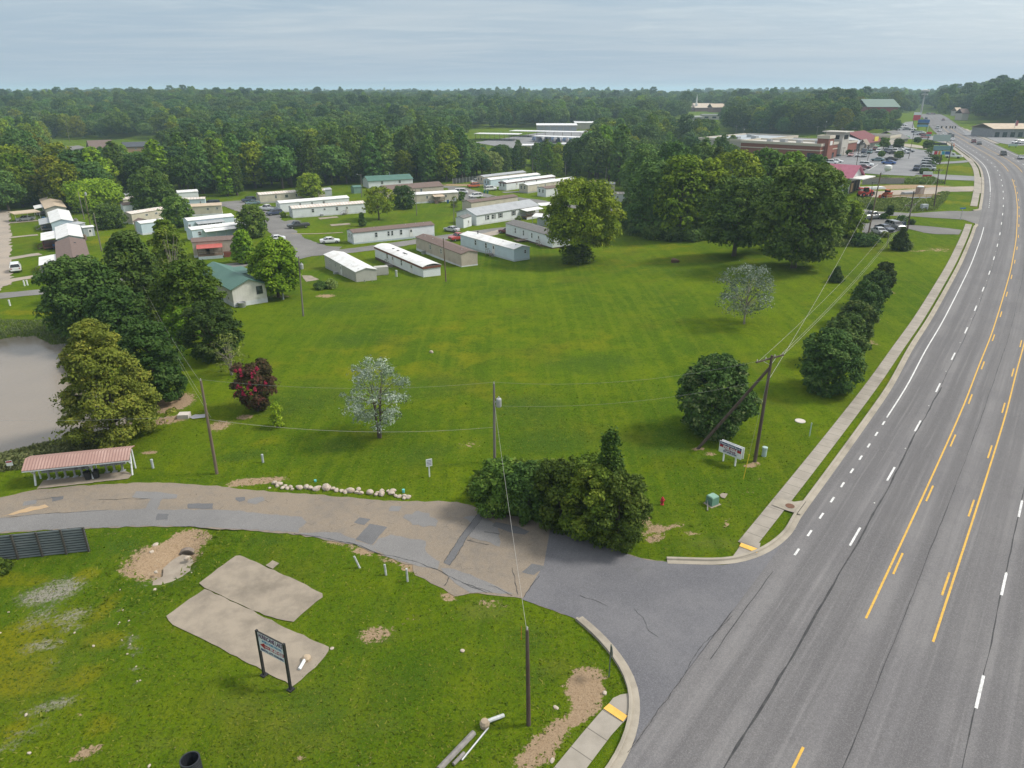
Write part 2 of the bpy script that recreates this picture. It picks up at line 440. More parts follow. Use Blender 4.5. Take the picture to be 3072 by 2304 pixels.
def strip(name, o0, o1, s0, s1, mt, lift=0.0, step=3.0, nx=1, kind='structure', parent=None):
    ss = np.arange(s0, s1 + step * 0.5, step) if s1 - s0 > step else np.array([s0, s1]); ss[-1] = s1
    V = []; UV = []
    for s in ss:
        a = o0(s) if callable(o0) else o0; b = o1(s) if callable(o1) else o1
        for k in range(nx + 1):
            o = a + (b - a) * k / nx; x, y = ref_at(s, o)
            V.append((x, y, float(terrain(x, y) + lift_at(y)) + lift)); UV.append((o, s))
    F = [(i * (nx + 1) + k, i * (nx + 1) + k + 1, (i + 1) * (nx + 1) + k + 1, (i + 1) * (nx + 1) + k) for i in range(len(ss) - 1) for k in range(nx)]
    me = bpy.data.meshes.new(name); me.from_pydata(V, [], F); me.materials.append(mt)
    uv = me.uv_layers.new(name='UVMap')
    for lp in me.loops: uv.data[lp.index].uv = UV[lp.vertex_index]
    o = link(name, me, parent)
    if kind: o['kind'] = kind
    return o

def rag_poly(pts, amp=0.15, step=0.5, seed=0, closed=True):
    r = random.Random(seed); out = []
    n = len(pts)
    for i in range(n if closed else n - 1):
        a = Vector((pts[i][0], pts[i][1])); b = Vector((pts[(i + 1) % n][0], pts[(i + 1) % n][1])); L = (b - a).length
        k = max(1, min(60, int(L / step))); nrm = Vector((-(b - a).y, (b - a).x)).normalized()
        for j in range(k):
            out.append(tuple(a.lerp(b, j / k) + nrm * (r.uniform(-amp, amp) if amp else 0)))
    return out

def sheet(name, pts, mt, lift=0.0, rag=0.0, step=0.6, seed=1, maxlen=7.0, kind='structure', uvdir=None):
    """flat sheet on the ground from world (x, y) points"""
    P = rag_poly(pts, rag, step, seed) if rag else [(p[0], p[1]) for p in pts]
    bm = bmesh.new(); vs = [bm.verts.new((x, y, 0)) for x, y in P]; bm.faces.new(vs)
    bmesh.ops.triangulate(bm, faces=bm.faces[:])
    for _ in range(5):
        ed = [e for e in bm.edges if e.calc_length() > maxlen]
        if not ed: break
        bmesh.ops.subdivide_edges(bm, edges=ed, cuts=1); bmesh.ops.triangulate(bm, faces=bm.faces[:])
    for v in bm.verts: v.co.z = float(terrain(v.co.x, v.co.y) + lift_at(v.co.y)) + lift
    for f in bm.faces:
        if f.normal.z < 0: f.normal_flip()
    me = bpy.data.meshes.new(name); bm.to_mesh(me); bm.free(); me.materials.append(mt)
    uv = me.uv_layers.new(name='UVMap')
    for lp in me.loops:
        c = me.vertices[lp.vertex_index].co; uv.data[lp.index].uv = (c.x, c.y)
    o = link(name, me)
    if kind: o['kind'] = kind
    return o
def PX(zf, pts): return [G(*(zf(*p) if zf else p)) for p in pts]

def path_strip(name, pts, w, mt, lift=0.0, rag=0.25, seed=3, ends=True):
    """lane of width w along world points"""
    Q = smooth_line(pts, 1.5, 4); T = np.gradient(Q, axis=0); T /= np.hypot(*T.T)[:, None]; N = np.c_[-T[:, 1], T[:, 0]]
    ws = np.full(len(Q), w / 2); r = np.random.default_rng(seed)
    a = Q + N * (ws + r.uniform(-rag, rag, len(Q)))[:, None]; b = Q - N * (ws + r.uniform(-rag, rag, len(Q)))[:, None]
    V = []
    for p, q in zip(a, b):
        for x, y in (p, q): V.append((x, y, float(terrain(x, y) + lift_at(y)) + lift))
    F = [(2 * i + 1, 2 * i + 3, 2 * i + 2, 2 * i) for i in range(len(Q) - 1)]
    me = bpy.data.meshes.new(name); me.from_pydata(V, [], F); me.materials.append(mt)
    o = link(name, me); o['kind'] = 'structure'; return o

# ---------------------------------------------------------------- pond, ditch and ground sheet
WATER_Z = -0.6
def at_z(px, py, z):
    d = ray(px, py); t = (z - CAM_H) / d[2]; return (t * d[0], t * d[1])
POND_PX = [zA(-900, 690), zA(-300, 640), zA(0, 605), zA(130, 582), zA(300, 570), zA(350, 608), zA(430, 640), zA(560, 632), zA(700, 720), zA(760, 860),
           zA(880, 1040), zA(1040, 1180), zA(1120, 1290), zA(1080, 1350), zA(870, 1382), zA(700, 1432), zA(500, 1490), zA(300, 1545), zA(100, 1592), zA(0, 1610),
           zA(-300, 1660), zA(-900, 1690)]
POND = np.array(rag_poly([at_z(*p, WATER_Z) for p in POND_PX], 0.35, 1.2, 5))

def poly_dist(P, X, Y):
    """signed distance to polygon P, positive inside"""
    X = np.asarray(X, float); Y = np.asarray(Y, float)
    d = np.full(X.shape, 1e9); ins = np.zeros(X.shape, bool); n = len(P)
    for i in range(n):
        (ax, ay), (bx, by) = P[i], P[(i + 1) % n]
        vx, vy = bx - ax, by - ay; L = vx * vx + vy * vy + 1e-9
        t = np.clip(((X - ax) * vx + (Y - ay) * vy) / L, 0, 1)
        d = np.minimum(d, np.hypot(X - ax - t * vx, Y - ay - t * vy))
        c = ((ay > Y) != (by > Y)) & (X < vx * (Y - ay) / (by - ay + 1e-12) + ax)
        ins ^= c
    return np.where(ins, d, -d)

BLOBS = []   # (attribute, x, y, rx, ry, angle, amplitude)
def blob(kind, p, rx, ry=None, ang=0.0, amp=1.0):
    q = G(*p); BLOBS.append((kind, q.x, q.y, rx, ry or rx, ang, amp))

# bare earth
blob('dirt', zB(1350, 870), 3.0, 2.2, 0.9); blob('dirt', zB(1560, 720), 1.8, 1.2); blob('dirt', zB(1200, 960), 1.4, 1.0, 0.8); blob('dirt', zB(940, 690), 1.3, .5, 0, .6)
blob('dirt', zD(1170, 1530), 1.4, 1.0, 0.3, .75); blob('dirt', zD(1500, 1420), 1.6, .8, .2, .35)
blob('dirt', zA(1450, 1130), 2.2, 3.0, 0, 1.0); blob('dirt', zA(1380, 1270), 2.6, 1.3, .3, .9); blob('dirt', zA(1820, 1320), 1.4, 1.8, 0, .62); blob('dirt', zA(1250, 1540), 1.0, .5)
blob('dirt', zB(2050, 265), 1.9, .7, .1, 1.0); blob('dirt', zD(240, 255), 2.2, .7, .2, 1.0); blob('dirt', zD(20, 280), 1.0, .5)
blob('dirt', zF(130, 1150), 1.5, .45, .9, .85); blob('dirt', zF(270, 1240), 1.1, .8, 0, .8); blob('dirt', zF(230, 1350), .9, .5, .5, .95); blob('dirt', zF(480, 1200), 1.2, .4, .4, .75)
blob('dirt', zF(640, 1290), .9, .45, -.3, .7); blob('dirt', zF(1020, 1200), 1.2, .3, 1.0, .7); blob('dirt', zF(60, 1300), 1.0, .5, 0, .6); blob('dirt', zF(480, 815), .9, .25, .2, .7)
blob('dirt', zF(860, 410), .8, .5, 0, .85); blob('dirt', zF(720, 360), .8, .4, 0, .9); blob('dirt', zF(940, 600), .5, .25, 0, .7); blob('dirt', zF(1300, 540), 1.1, .45, .3, .95)
blob('dirt', zF(1290, 835), .5, .25, 0, .8); blob('dirt', zF(1410, 685), .5, .25, .3, .65); blob('dirt', zF(660, 780), .5, .25, .3, .7)
blob('dirt', zC(770, 240), 2.2, 1.8, 0, .72); blob('dirt', zC(360, 250), 3.0, 2.0, 0, .55)
blob('dirt', zC(1450, 1240), 1.3, .6, 0, .5); blob('dirt', zC(1960, 1480), 1.6, 1.2, 0, .4); blob('dirt', zC(100, 1245), 1.2, .8, 0, .75); blob('dirt', zC(370, 1340), .8, .5, 0, .5)
blob('dirt', zQ(1350, 100), 4, 3.5, 0, .55); blob('dirt', zQ(1180, 110), 3, 1.2, 0, .62); blob('dirt', zQ(880, 500), .7, 3, .2, .6); blob('dirt', zQ(760, 770), .6, 4, .2, .6); blob('dirt', zQ(700, 1000), 1, 3, .2, .5)
blob('dirt', zQ(500, 1220), .8, 1.5, 0, .5)
blob('dirt', zD(880, 770), 2.4, .45, -.25, .8); blob('dirt', zD(1080, 840), 1.2, .6, -.3, .9); blob('dirt', zD(1300, 910), 2.0, .5, -.35, .75); blob('dirt', zD(1480, 980), 1.2, .8, -.4, .9)
blob('dirt', zD(1790, 1220), .9, .5, 0, .9); blob('dirt', zG(200, 290), 1.6, .8, -.2, .75); blob('dirt', zG(330, 400), 2.0, 1.0, 0, .4)
blob('dirt', zG(1000, 900), 1.2, .9, 0, 1.0); blob('dirt', zG(980, 1010), 1.3, 1.1, 0, 1.2); blob('dirt', zG(1000, 1130), 1.0, 1.0, 0, 1.1); blob('dirt', zG(900, 1245), .9, .5, .6, 1.1)
blob('dirt', zG(740, 1360), .7, .9, -.5, 1.1); blob('dirt', zG(610, 1500), .9, 1.1, -.4, 1.1); blob('dirt', zG(500, 1600), .9, .9, -.4, .95); blob('dirt', zG(420, 1600), .8, .8, 0, .6)
blob('dirt', zI(720, 1530), .9, .5, .5, .9); blob('dirt', zI(660, 1230), .9, .3, .3, .5); blob('dirt', zH(850, 1570), .7, .3, .3, .6); blob('dirt', zH(1300, 1640), 1.6, .7, 0, .45)
blob('dirt', zI(1450, 1510), 1.2, .6, 0, .4); blob('dirt', z3(1720, 1500), .8, .8, 0, .7)
# gravelly car pad at lower left
for q in [(420, 210, 2.4, 1.5, .95), (520, 130, 1.8, 1.2, .7), (350, 380, 1.6, 1.6, .62), (260, 470, 1.2, 1.0, .62), (600, 400, 1.6, 1.2, .66), (600, 500, 1.0, .7, .6), (330, 640, 1.4, .8, .66),
          (480, 640, .9, .7, .6), (450, 1130, 1.5, .6, .72), (300, 1180, 1.2, .6, .58), (200, 1380, 1.3, .8, .5), (60, 1480, 1.2, .8, .5), (450, 800, 1.0, 1.2, .45), (720, 480, .5, .3, .7), (360, 1300, .7, .3, .6), (100, 275, .8, .4, .55)]:
    blob('gravel', zI(q[0], q[1]), q[2], q[3], .35, q[4])
for q in [(1000, 330, .5, 1.0), (1010, 450, .5, .7), (1010, 600, .4, 1.2), (1100, 560, .7, .6), (1150, 700, .8, .8), (1100, 640, .6, .9), (1140, 830, .9, .5), (1180, 380, .4, .6), (1150, 940, .5, .4), (1170, 100, .9, .7), (1350, 160, 1.0, .4)]:
    blob('gravel', zI(q[0], q[1]), q[2], q[3], 0, .62)
blob('gravel', zB(1400, 980), 2.0, 2.6, -.5, .6)
# yellowish turf, darker green turf and straw-coloured turf
for q in [(150, 600, 2.6, 3), (200, 950, 2.4, 1.6), (700, 50, 1.3, 1.2), (900, 300, 1.0, 3.2), (850, 600, 2.2, 1.6), (700, 900, 1.4, 1.2), (300, 100, 1.2, 1.0), (850, 1300, 1.2, 1.2), (60, 100, 2.2, 1.4), (500, 980, 1.6, .8), (120, 1350, .8, .8)]:
    blob('yellow', zI(q[0], q[1]), q[2], q[3], 0, .8)
for q in [(1150, 700, 9, 10), (1700, 520, 14, 9), (1900, 700, 14, 12), (600, 780, 9, 7), (700, 1500, 3, 1.6), (1900, 1150, 4, 6), (300, 1450, 3, 2)]:
    blob('yellow', zC(q[0], q[1]), q[2], q[3], .3, .48)
for q in [(250, 420, 8, 7), (600, 200, 8, 9), (900, 80, 9, 7), (450, 700, 6, 5)]: blob('yellow', zE(q[0], q[1]), q[2], q[3], .3, .48)
blob('yellow', z3(1500, 1400), 16, 9, 0, .55); blob('yellow', z3(1300, 1560), 14, 8, 0, .5); blob('yellow', z1(880, 1330), 5, 14, 0, .7); blob('yellow', zA(250, 380), 9, 2, 0, .8)
blob('yellow', z4(1700, 740), 10, 20, 0, .7); blob('yellow', z4(1700, 1020), 8, 9, 0, .6); blob('yellow', zQ(900, 1300), 2, 14, -.6, .5)
for q in [(600, 1100, 9, 8), (850, 1480, 3.6, 2.2), (1000, 600, 7, 5), (300, 1100, 4, 3), (1500, 1560, 5, 3), (900, 340, 10, 6), (100, 1560, 4, 1.6), (1600, 1000, 7, 5)]: blob('dark_green', zC(q[0], q[1]), q[2], q[3], .3, .7)
for q in [(500, 650, 6, 6), (700, 900, 7, 4), (1700, 830, 3, 2.4), (1600, 950, 5, 2), (1000, 250, 9, 5), (1350, 1330, 2, 2)]: blob('dark_green', zE(q[0], q[1]), q[2], q[3], .2, .75)
for q in [(1500, 350, 2, 2), (1400, 620, 2.4, 1.4), (1750, 900, 3.0, 2.2), (900, 1100, 2, 1.4), (1000, 1270, 2.2, 1.4)]: blob('dark_green', zH(q[0], q[1]), q[2], q[3], .4, .6)
blob('dark_green', zG(500, 620), 2.2, 2.6, 0, .6); blob('dark_green', zG(560, 900), 1.6, 1.8, 0, .6); blob('dark_green', zB(1000, 800), 2.4, 2.0, 0, .7); blob('dark_green', zD(250, 760), 3, 1, 0, .7); blob('dark_green', zB(2000, 760), 2, .8, 0, .6)
for q in [(700, 1300, 3, 2), (300, 1150, 3.5, 2.0), (1000, 1450, 2, 1.2), (1500, 1300, 2, 1.4), (1600, 560, 1.5, 1)]: blob('pale', zH(q[0], q[1]), q[2], q[3], 0, .5)
blob('pale', zG(150, 360), 3, 1.6, 0, .6); blob('pale', zG(700, 830), 2.0, 1.2, .4, .5); blob('pale', zF(900, 1400), 4, 1.4, 0, .55); blob('pale', zF(500, 1150), 4, 1.5, 0, .4); blob('pale', zC(700, 450), 12, 4, .2, .3)
blob('pale', zB(1300, 1150), 2, 2, 0, .35); blob('pale', zI(1300, 1450), 2.4, 1.2, 0, .5); blob('pale', zI(1100, 1150), 1.5, 2.0, 0, .4); blob('pale', zQ(1350, 250), 8, 6, 0, .35)
blob('pale', zH(900, 1150), 9, 7, 0, .42); blob('pale', zG(250, 700), 6, 5, 0, .35); blob('yellow', zI(350, 700), 7, 8, 0, .50); blob('pale', zI(450, 800), 6, 8, 0, .45); blob('yellow', zC(1500, 900), 22, 12, .2, .50); blob('yellow', z3(1450, 1500), 26, 12, 0, .5)
# construction ground
for q in [(1150, 890, 10, 3, 1.1), (1300, 880, 12, 2.4, 1.2), (1000, 850, 8, 2, .9), (900, 900, 9, 5, .7), (1150, 940, 12, 5, .6)]: blob('dirt', z4(q[0], q[1]), q[2], q[3], 0, q[4])
blob('dirt', z2(1900, 870), 12, 5, 0, .75); blob('dirt', z2(1500, 1030), 3, 1, 0, .4)
_q = G(*zB(1420, 940)); _q2 = G(*zB(1530, 830)); DITCH = [(_q.x, _q.y, 2.2, 3.2, -0.5, 0.75), (_q2.x, _q2.y - .3, .9, 1.0, 0, .55)]

def axis_pts(spans, end_lo, end_hi):
    a = []
    for lo, hi, st in spans: a += list(np.arange(lo, hi, st))
    a.append(spans[-1][1])
    lo = []; x = spans[0][0]; st = spans[0][2] * 1.3
    while x > end_lo: x -= st; st *= 1.12; lo.append(x)
    hi = []; x = a[-1]; st = spans[-1][2] * 1.3
    while x < end_hi: x += st; st *= 1.12; hi.append(x)
    return np.array(lo[::-1] + a + hi)
gx = axis_pts([(-130, -45, 1.2), (-45, 70, 0.6), (70, 200, 1.4)], -7000, 7000)
gy = axis_pts([(18, 80, 0.55), (80, 150, 1.0), (150, 420, 2.2)], -300, 9000)
GX, GY = np.meshgrid(gx, gy)
GZ = terrain(GX, GY)
pm = (np.abs(GX + 50) < 110) & (GY > 45) & (GY < 145)
pd = np.full(GX.shape, -99.0); pd[pm] = poly_dist(POND, GX[pm], GY[pm])
b = sstep(-3.5, 0.2, pd); GZ = GZ * (1 - b) + (WATER_Z - 0.08) * b - 0.3 * np.clip(pd, 0, 3)
for (x, y, rx, ry, an, dp) in DITCH:
    u = (GX - x) * math.cos(an) + (GY - y) * math.sin(an); v = -(GX - x) * math.sin(an) + (GY - y) * math.cos(an)
    GZ = GZ - dp * np.exp(-((u / rx) ** 2 + (v / ry) ** 2))
near = GY < 150
# gentle unevenness of the lawn, kept off the roads
att = {}
for k in ('dirt', 'gravel', 'yellow', 'dark_green', 'pale'):
    A = np.zeros(GX.shape)
    for (kk, x, y, rx, ry, an, am) in BLOBS:
        if kk != k: continue
        R = 3 * max(rx, ry)
        i0, i1 = np.searchsorted(gy, [y - R, y + R]); j0, j1 = np.searchsorted(gx, [x - R, x + R])
        if i1 <= i0 or j1 <= j0: continue
        X = GX[i0:i1, j0:j1] - x; Y = GY[i0:i1, j0:j1] - y
        u = X * math.cos(an) + Y * math.sin(an); v = -X * math.sin(an) + Y * math.cos(an)
        A[i0:i1, j0:j1] = np.maximum(A[i0:i1, j0:j1], am * np.exp(-((u / rx) ** 2 + (v / ry) ** 2) ** 1.3))
    att[k] = ('POINT', A.ravel())
ny, nx_ = GX.shape
idx = np.arange(ny * nx_).reshape(ny, nx_)
F = np.stack([idx[:-1, :-1], idx[:-1, 1:], idx[1:, 1:], idx[1:, :-1]], -1).reshape(-1, 4)
me = np_mesh('ground', np.c_[GX.ravel(), GY.ravel(), GZ.ravel()], F, GRASS, att)
me.polygons.foreach_set('use_smooth', np.ones(len(me.polygons), bool))
link('ground', me)['kind'] = 'structure'

def water_material():
    t = NT('pond_water'); p = t.pos()
    n = t.noise(t.mapping(p, (1, 2.2, 1)), 1.6, 4, 0.6); n2 = t.noise(p, 0.05, 3)
    t.bump(n, 0.45, 0.08)
    return t.done(t.mix(t.ramp(n2, 0.3, 0.7), (0.195, 0.164, 0.130), (0.230, 0.190, 0.146)), 0.20, 0.5)
bm = bmesh.new(); bm.faces.new([bm.verts.new((x, y, WATER_Z)) for x, y in POND]); bmesh.ops.triangulate(bm, faces=bm.faces[:])
for f in bm.faces:
    if f.normal.z < 0: f.normal_flip()
me = bpy.data.meshes.new('pond_water'); bm.to_mesh(me); bm.free(); me.materials.append(water_material())
link('pond_water', me)['kind'] = 'structure'

# ---------------------------------------------------------------- highway and its markings
RO = 10.9
strip('highway', gut_o, RO, -60, 790, ROADM, 0.0, 3.0, 6)
strip('lane_marking', -0.07, 0.07, 13.6, 243, YELLOWP, 0.010); strip('lane_marking', -0.07, 0.07, 262, 560, YELLOWP, 0.010)
strip('lane_marking', 3.73, 3.87, 13.9, 243, YELLOWP, 0.010); strip('lane_marking', 3.73, 3.87, 262, 560, YELLOWP, 0.010)
strip('lane_marking', -0.07, 0.07, -30, 1.2, YELLOWP, 0.010)
def dashes(o, w, first, period, length, end, mt, name='lane_marking'):
    """all dashes of one broken line as one painted marking"""
    mb = MB(); s = first
    while s < end:
        a = [ref_at(s, o - w / 2), ref_at(s, o + w / 2), ref_at(s + length, o + w / 2), ref_at(s + length, o - w / 2)]
        mb.add([(x, y, float(terrain(x, y) + lift_at(y)) + 0.012) for x, y in a], [(0, 1, 2, 3)]); s += period
    ob = mb.build(name, mt); ob['kind'] = 'structure'
P0 = ref_so(G(*zR(775, 1215)))[0]
dashes(-2.95, 0.16, P0, 12.0, 3.0, 560, WHITEP)
dashes(6.62, 0.16, ref_so(G(*zR(2015, 1620)))[0] - 12.0 * 4, 12.0, 3.0, 560, WHITEP)
Y0 = ref_so(G(*zR(1105, 1440)))[0]
dashes(0.36, 0.14, Y0, 12.1, 3.1, 240, YELLOWP)
dashes(3.46, 0.14, ref_so(G(*zR(1535, 1625)))[0], 12.1, 3.1, 240, YELLOWP)
W0 = ref_so(G(*zR(1075, 148)))[0]; W1 = ref_so(G(*zQ(1780, 0)))[0] + 14
strip('lane_marking', lambda s: -5.86 - 0.25 * float(sstep(55, 75, s)) - .07, lambda s: -5.86 - 0.25 * float(sstep(55, 75, s)) + .07, W0, W1, WHITEP, 0.010)
W2 = ref_so(G(*zS(1607, 1165)))[0]
strip('lane_marking', -6.08, -5.92, W2, 480, WHITEP, 0.010)
dashes(-5.82, 0.16, ref_so(G(*zR(335, 1300)))[0], 3.03, 1.0, W0 - 0.5, WHITEP)
dashes(-5.95, 0.16, W2 - 26, 2.9, 0.9, W2 - 1, WHITEP)
strip('lane_marking', 9.55, 9.69, 20, 560, WHITEP, 0.010)
# tar seams along the lanes
def seam(o, s0, s1, w=0.05, jit=0.04, seed=1):
    r = random.Random(seed); ss = np.arange(s0, s1, 1.2); V = []; k = 0.0
    for s in ss:
        k = 0.8 * k + r.uniform(-jit, jit); ww = w * r.uniform(0.4, 1.3)
        for d in (-ww / 2, ww / 2):
            x, y = ref_at(s, o + k + d); V.append((x, y, float(terrain(x, y) + lift_at(y)) + 0.006))
    me = bpy.data.meshes.new('tar_seam'); me.from_pydata(V, [], [(2 * i, 2 * i + 1, 2 * i + 3, 2 * i + 2) for i in range(len(ss) - 1)]); me.materials.append(TAR)
    link('tar_seam', me)['kind'] = 'structure'
seam(-2.68, -20, 60, 0.13, 0.05, 2); seam(-2.75, 60, 190, 0.06, 0.03, 3); seam(1.9, -20, 190, 0.05, 0.03, 4); seam(6.62, -20, 190, 0.07, 0.03, 5); seam(-6.4, 4, 16, 0.05, .06, 6)

def markers(o, first, end):
    mb = MB(); s = first
    while s < end:
        x, y = ref_at(s, o); mb.box((x, y, float(terrain(x, y) + lift_at(y)) + 0.015), (0.12, 0.10, 0.03), ref_heading(s), 0, 0.7); s += 12.0
    mb.build('road_stud', pal('stud', (.7, .7, .66)))['kind'] = 'structure'
markers(-2.95, P0 + 7.5, 160); markers(6.62, P0 + 3.4, 120)

# ---------------------------------------------------------------- kerbs and sidewalks
def kerb(name, pts, pan, side=1, h=0.13):
    """gutter pan (towards `side`=right of travel) and raised kerb along world points"""
    Q = smooth_line(pts, 0.8, 3); T = np.gradient(Q, axis=0); T /= np.hypot(*T.T)[:, None]; N = np.c_[T[:, 1], -T[:, 0]] * side
    prof = [(pan, 0.012), (0.04, 0.03), (0.0, h + 0.02), (-0.05, h + 0.04), (-0.19, h + 0.04), (-0.20, -0.3)]
    V = []
    for q, n in zip(Q, N):
        z = float(terrain(*q) + lift_at(q[1]))
        for o, dz in prof: V.append((q[0] + n[0] * o, q[1] + n[1] * o, z + dz))
    k = len(prof)
    F = [(i * k + j, (i + 1) * k + j, (i + 1) * k + j + 1, i * k + j + 1) if side > 0 else (i * k + j, i * k + j + 1, (i + 1) * k + j + 1, (i + 1) * k + j) for i in range(len(Q) - 1) for j in range(k - 1)]
    me = bpy.data.meshes.new(name); me.from_pydata(V, [], F); me.materials.append(CONC)
    o = link(name, me); o['kind'] = 'structure'; return o
s_in0 = ref_so(G(*zR(370, 975)))[0]; s_in1 = ref_so(G(*zR(435, 865)))[0]
corner = [G(*p)[:2] for p in (zF(370, 1590), zF(480, 1590), zF(700, 1602), zF(1000, 1608), zF(1180, 1580), zF(1350, 1525), zF(1500, 1450), zF(1640, 1340), zF(1760, 1210))]
s_st = ref_so(G(*z4(1830, 1200)))[0]; s_cr = ref_so(G(*z4(1870, 1065)))[0]
kp = corner + [ref_at(s, gut_o(s) - 0.40) for s in np.arange(s_in0 - 1.2, s_st - 2, 3)]
kp += [G(*p)[:2] for p in (z4(1825, 1205), z4(1800, 1190))]
kerb('kerb', kp, 0.42)
kerb('kerb', [G(*p)[:2] for p in (z4(1790, 1085), z4(1845, 1078))] + [ref_at(s, -7.9) for s in np.arange(s_cr + 1, 480, 4)], 0.45)
kerb('kerb', [G(*p)[:2] for p in (zG(920, 425), zG(960, 455), zG(1065, 545), zG(1180, 665), zG(1290, 820), zG(1360, 945), zG(1385, 1080), zG(1378, 1250), zG(1335, 1415), zG(1215, 1659))] +
     [ref_at(ref_so(G(*zG(1215, 1659)))[0] - d, -7.4) for d in (6, 12, 30, 45)], 0.42, -1)
kerb('kerb', [ref_at(s, RO + 0.4) for s in np.arange(-60, 330, 4)][::-1], 0.4)
kerb('kerb', [ref_at(s, RO + 0.4) for s in np.arange(400, 560, 4)][::-1], 0.4)
s_w0 = ref_so(G(*zF(1290, 1460)))[0]
strip('sidewalk', -9.72, -8.42, s_w0 + 0.2, s_st - 1.0, WALK, 0.05, 1.5)
strip('sidewalk', -10.0, -8.45, s_cr + 1.5, 430, WALK, 0.05, 3.0)
strip('sidewalk', RO + 1.6, RO + 3.0, 120, 330, WALK, 0.05, 3.0); strip('sidewalk', RO + 0.7, RO + 2.2, 400, 540, WALK, 0.05, 3.0)
# driveway aprons where the sidewalk reaches the kerb
for a, c in ((zS(1400, 900), zS(1400, 1190)), (zS(1300, 560), zS(1350, 640))):
    sa, sb = sorted((ref_so(G(*a))[0], ref_so(G(*c))[0])); strip('driveway_apron', -8.45, -8.05, sa, sb, CONC, 0.054, 3.0)
def ramp(name, pad_px, walk_px):
    sheet('tactile_strip', PX(None, pad_px), PADY, 0.085, 0, maxlen=3); sheet(name, PX(None, walk_px), WALK, 0.048, 0.02, 0.5, maxlen=3)
ramp('kerb_ramp', [zF(1190, 1408), zF(1392, 1480), zF(1365, 1520), zF(1170, 1445)],
     [zF(1205, 1400), zF(1405, 1405), zF(1392, 1500), zF(1375, 1528), zF(1180, 1580), zF(1085, 1588), zF(1110, 1540)])
ramp('kerb_ramp', [zG(1180, 1135), zG(1335, 1240), zG(1295, 1285), zG(1133, 1177)],
     [zG(1170, 1140), zG(1215, 1088), zG(1275, 1060), zG(1335, 1048), zG(1352, 1085), zG(1348, 1180), zG(1335, 1250), zG(1295, 1292), zG(1125, 1185)])
def walk_strip(name, left, right, mt):
    mb = MB(); V = []; UV = []; d = 0
    L = [G(*p) for p in left]; R = [G(*p) for p in right]
    n = 24
    def samp(P, t):
        c = np.r_[0, np.cumsum([math.dist(P[i], P[i + 1]) for i in range(len(P) - 1)])]
        return (np.interp(t * c[-1], c, [p[0] for p in P]), np.interp(t * c[-1], c, [p[1] for p in P]), c[-1])
    for i in range(n + 1):
        for P in (L, R):
            x, y, tot = samp(P, i / n); V.append((x, y, float(terrain(x, y)) + 0.08)); UV.append((0, i / n * tot))
    me = bpy.data.meshes.new(name); me.from_pydata(V, [], [(2 * i, 2 * i + 1, 2 * i + 3, 2 * i + 2) for i in range(n)]); me.materials.append(mt)
    uv = me.uv_layers.new(name='UVMap')
    for lp in me.loops: uv.data[lp.index].uv = UV[lp.vertex_index]
    link(name, me)['kind'] = 'structure'
walk_strip('sidewalk', [zG(1128, 1182), zG(950, 1388), zG(728, 1659), zG(400, 2060)], [zG(1297, 1288), zG(1200, 1395), zG(1002, 1659), zG(700, 2060)], WALK)
# storm drain inlet
sheet('drain_apron', PX(None, [zF(1590, 908), zF(1775, 955), zF(1950, 930), zF(1955, 960), zF(1850, 1098), zF(1690, 1050), zF(1530, 990)]), CONC, 0.10, 0, maxlen=3)
q = G(*zF(1730, 1003)); MB().lathe([(0.36, 0), (0.36, 0.02), (0.30, 0.025), (0.0, 0.025)], n=20).build('manhole_cover', mat('rusty_iron', (0.16, 0.075, 0.045), (0.10, 0.055, 0.04), 6), loc=(q.x, q.y, q.z + 0.135))
tag(bpy.data.objects['manhole_cover'], 'rust brown round manhole cover set in the concrete drain apron', 'manhole cover')
xa = [ref_at(s_in0, gut_o(s_in0) - 0.42), ref_at(s_in1, gut_o(s_in1) - 0.42)]
MB().tube([(xa[0][0], xa[0][1], 0.10), (xa[1][0], xa[1][1], 0.10)], 0.10, 6).build('drain_slot', mat('drain_dark', (0.02, 0.018, 0.016)))['kind'] = 'structure'

# ---------------------------------------------------------------- side road with its patches
up = [zB(-700, 470), zB(0, 393), zB(310, 332), zB(640, 300), zB(1000, 279), zB(1250, 272), zB(1500, 281), zB(1900, 306), zD(0, 320), zD(300, 346), zD(700, 372), zD(1100, 406), zD(1400, 432), zD(1650, 425), zD(1850, 436), zD(2000, 470),
      zE(0, 1425), zE(300, 1495), zE(560, 1548), zE(900, 1622), zF(-300, 1430), zF(0, 1545), zF(170, 1588), zF(345, 1603)]
lo = [zG(925, 428), zG(720, 352), zG(460, 262), zG(330, 235), zD(2100, 1195), zD(1960, 1190), zD(1840, 1215), zD(1740, 1150), zD(1640, 1105), zD(1520, 1040), zD(1480, 960), zD(1200, 862), zD(1000, 790), zD(760, 745), zD(500, 702), zD(150, 668), zD(0, 664), zB(1500, 637), zB(1100, 640), zB(700, 656), zB(300, 672), zB(0, 692), zB(-700, 760)]
sheet('side_road', PX(None, up) + PX(None, lo), SIDE, 0.0, 0.10, 0.5, 4, 6.0)
sheet('road_mouth', PX(None, [zG(640, -20), zE(700, 1580), zE(900, 1622), zF(-300, 1432), zF(0, 1548), zF(170, 1592), zF(345, 1606), zF(700, 1640), zF(1000, 1645), zF(1250, 1597), zF(1500, 1495), zF(1690, 1360), zF(1860, 1125)]) +
      [ref_at(s, gut_o(s) + 0.02) for s in np.linspace(s_in0 - 1, ref_so(G(*zG(1262, 1655)))[0], 14)] +
      PX(None, [zG(1262, 1655), zG(1370, 1420), zG(1412, 1260), zG(1415, 1080), zG(1380, 950), zG(1300, 830), zG(1195, 680), zG(1085, 560), zG(930, 432), zG(720, 354), zG(460, 264)]), MOUTH, 0.004, 0, maxlen=6)
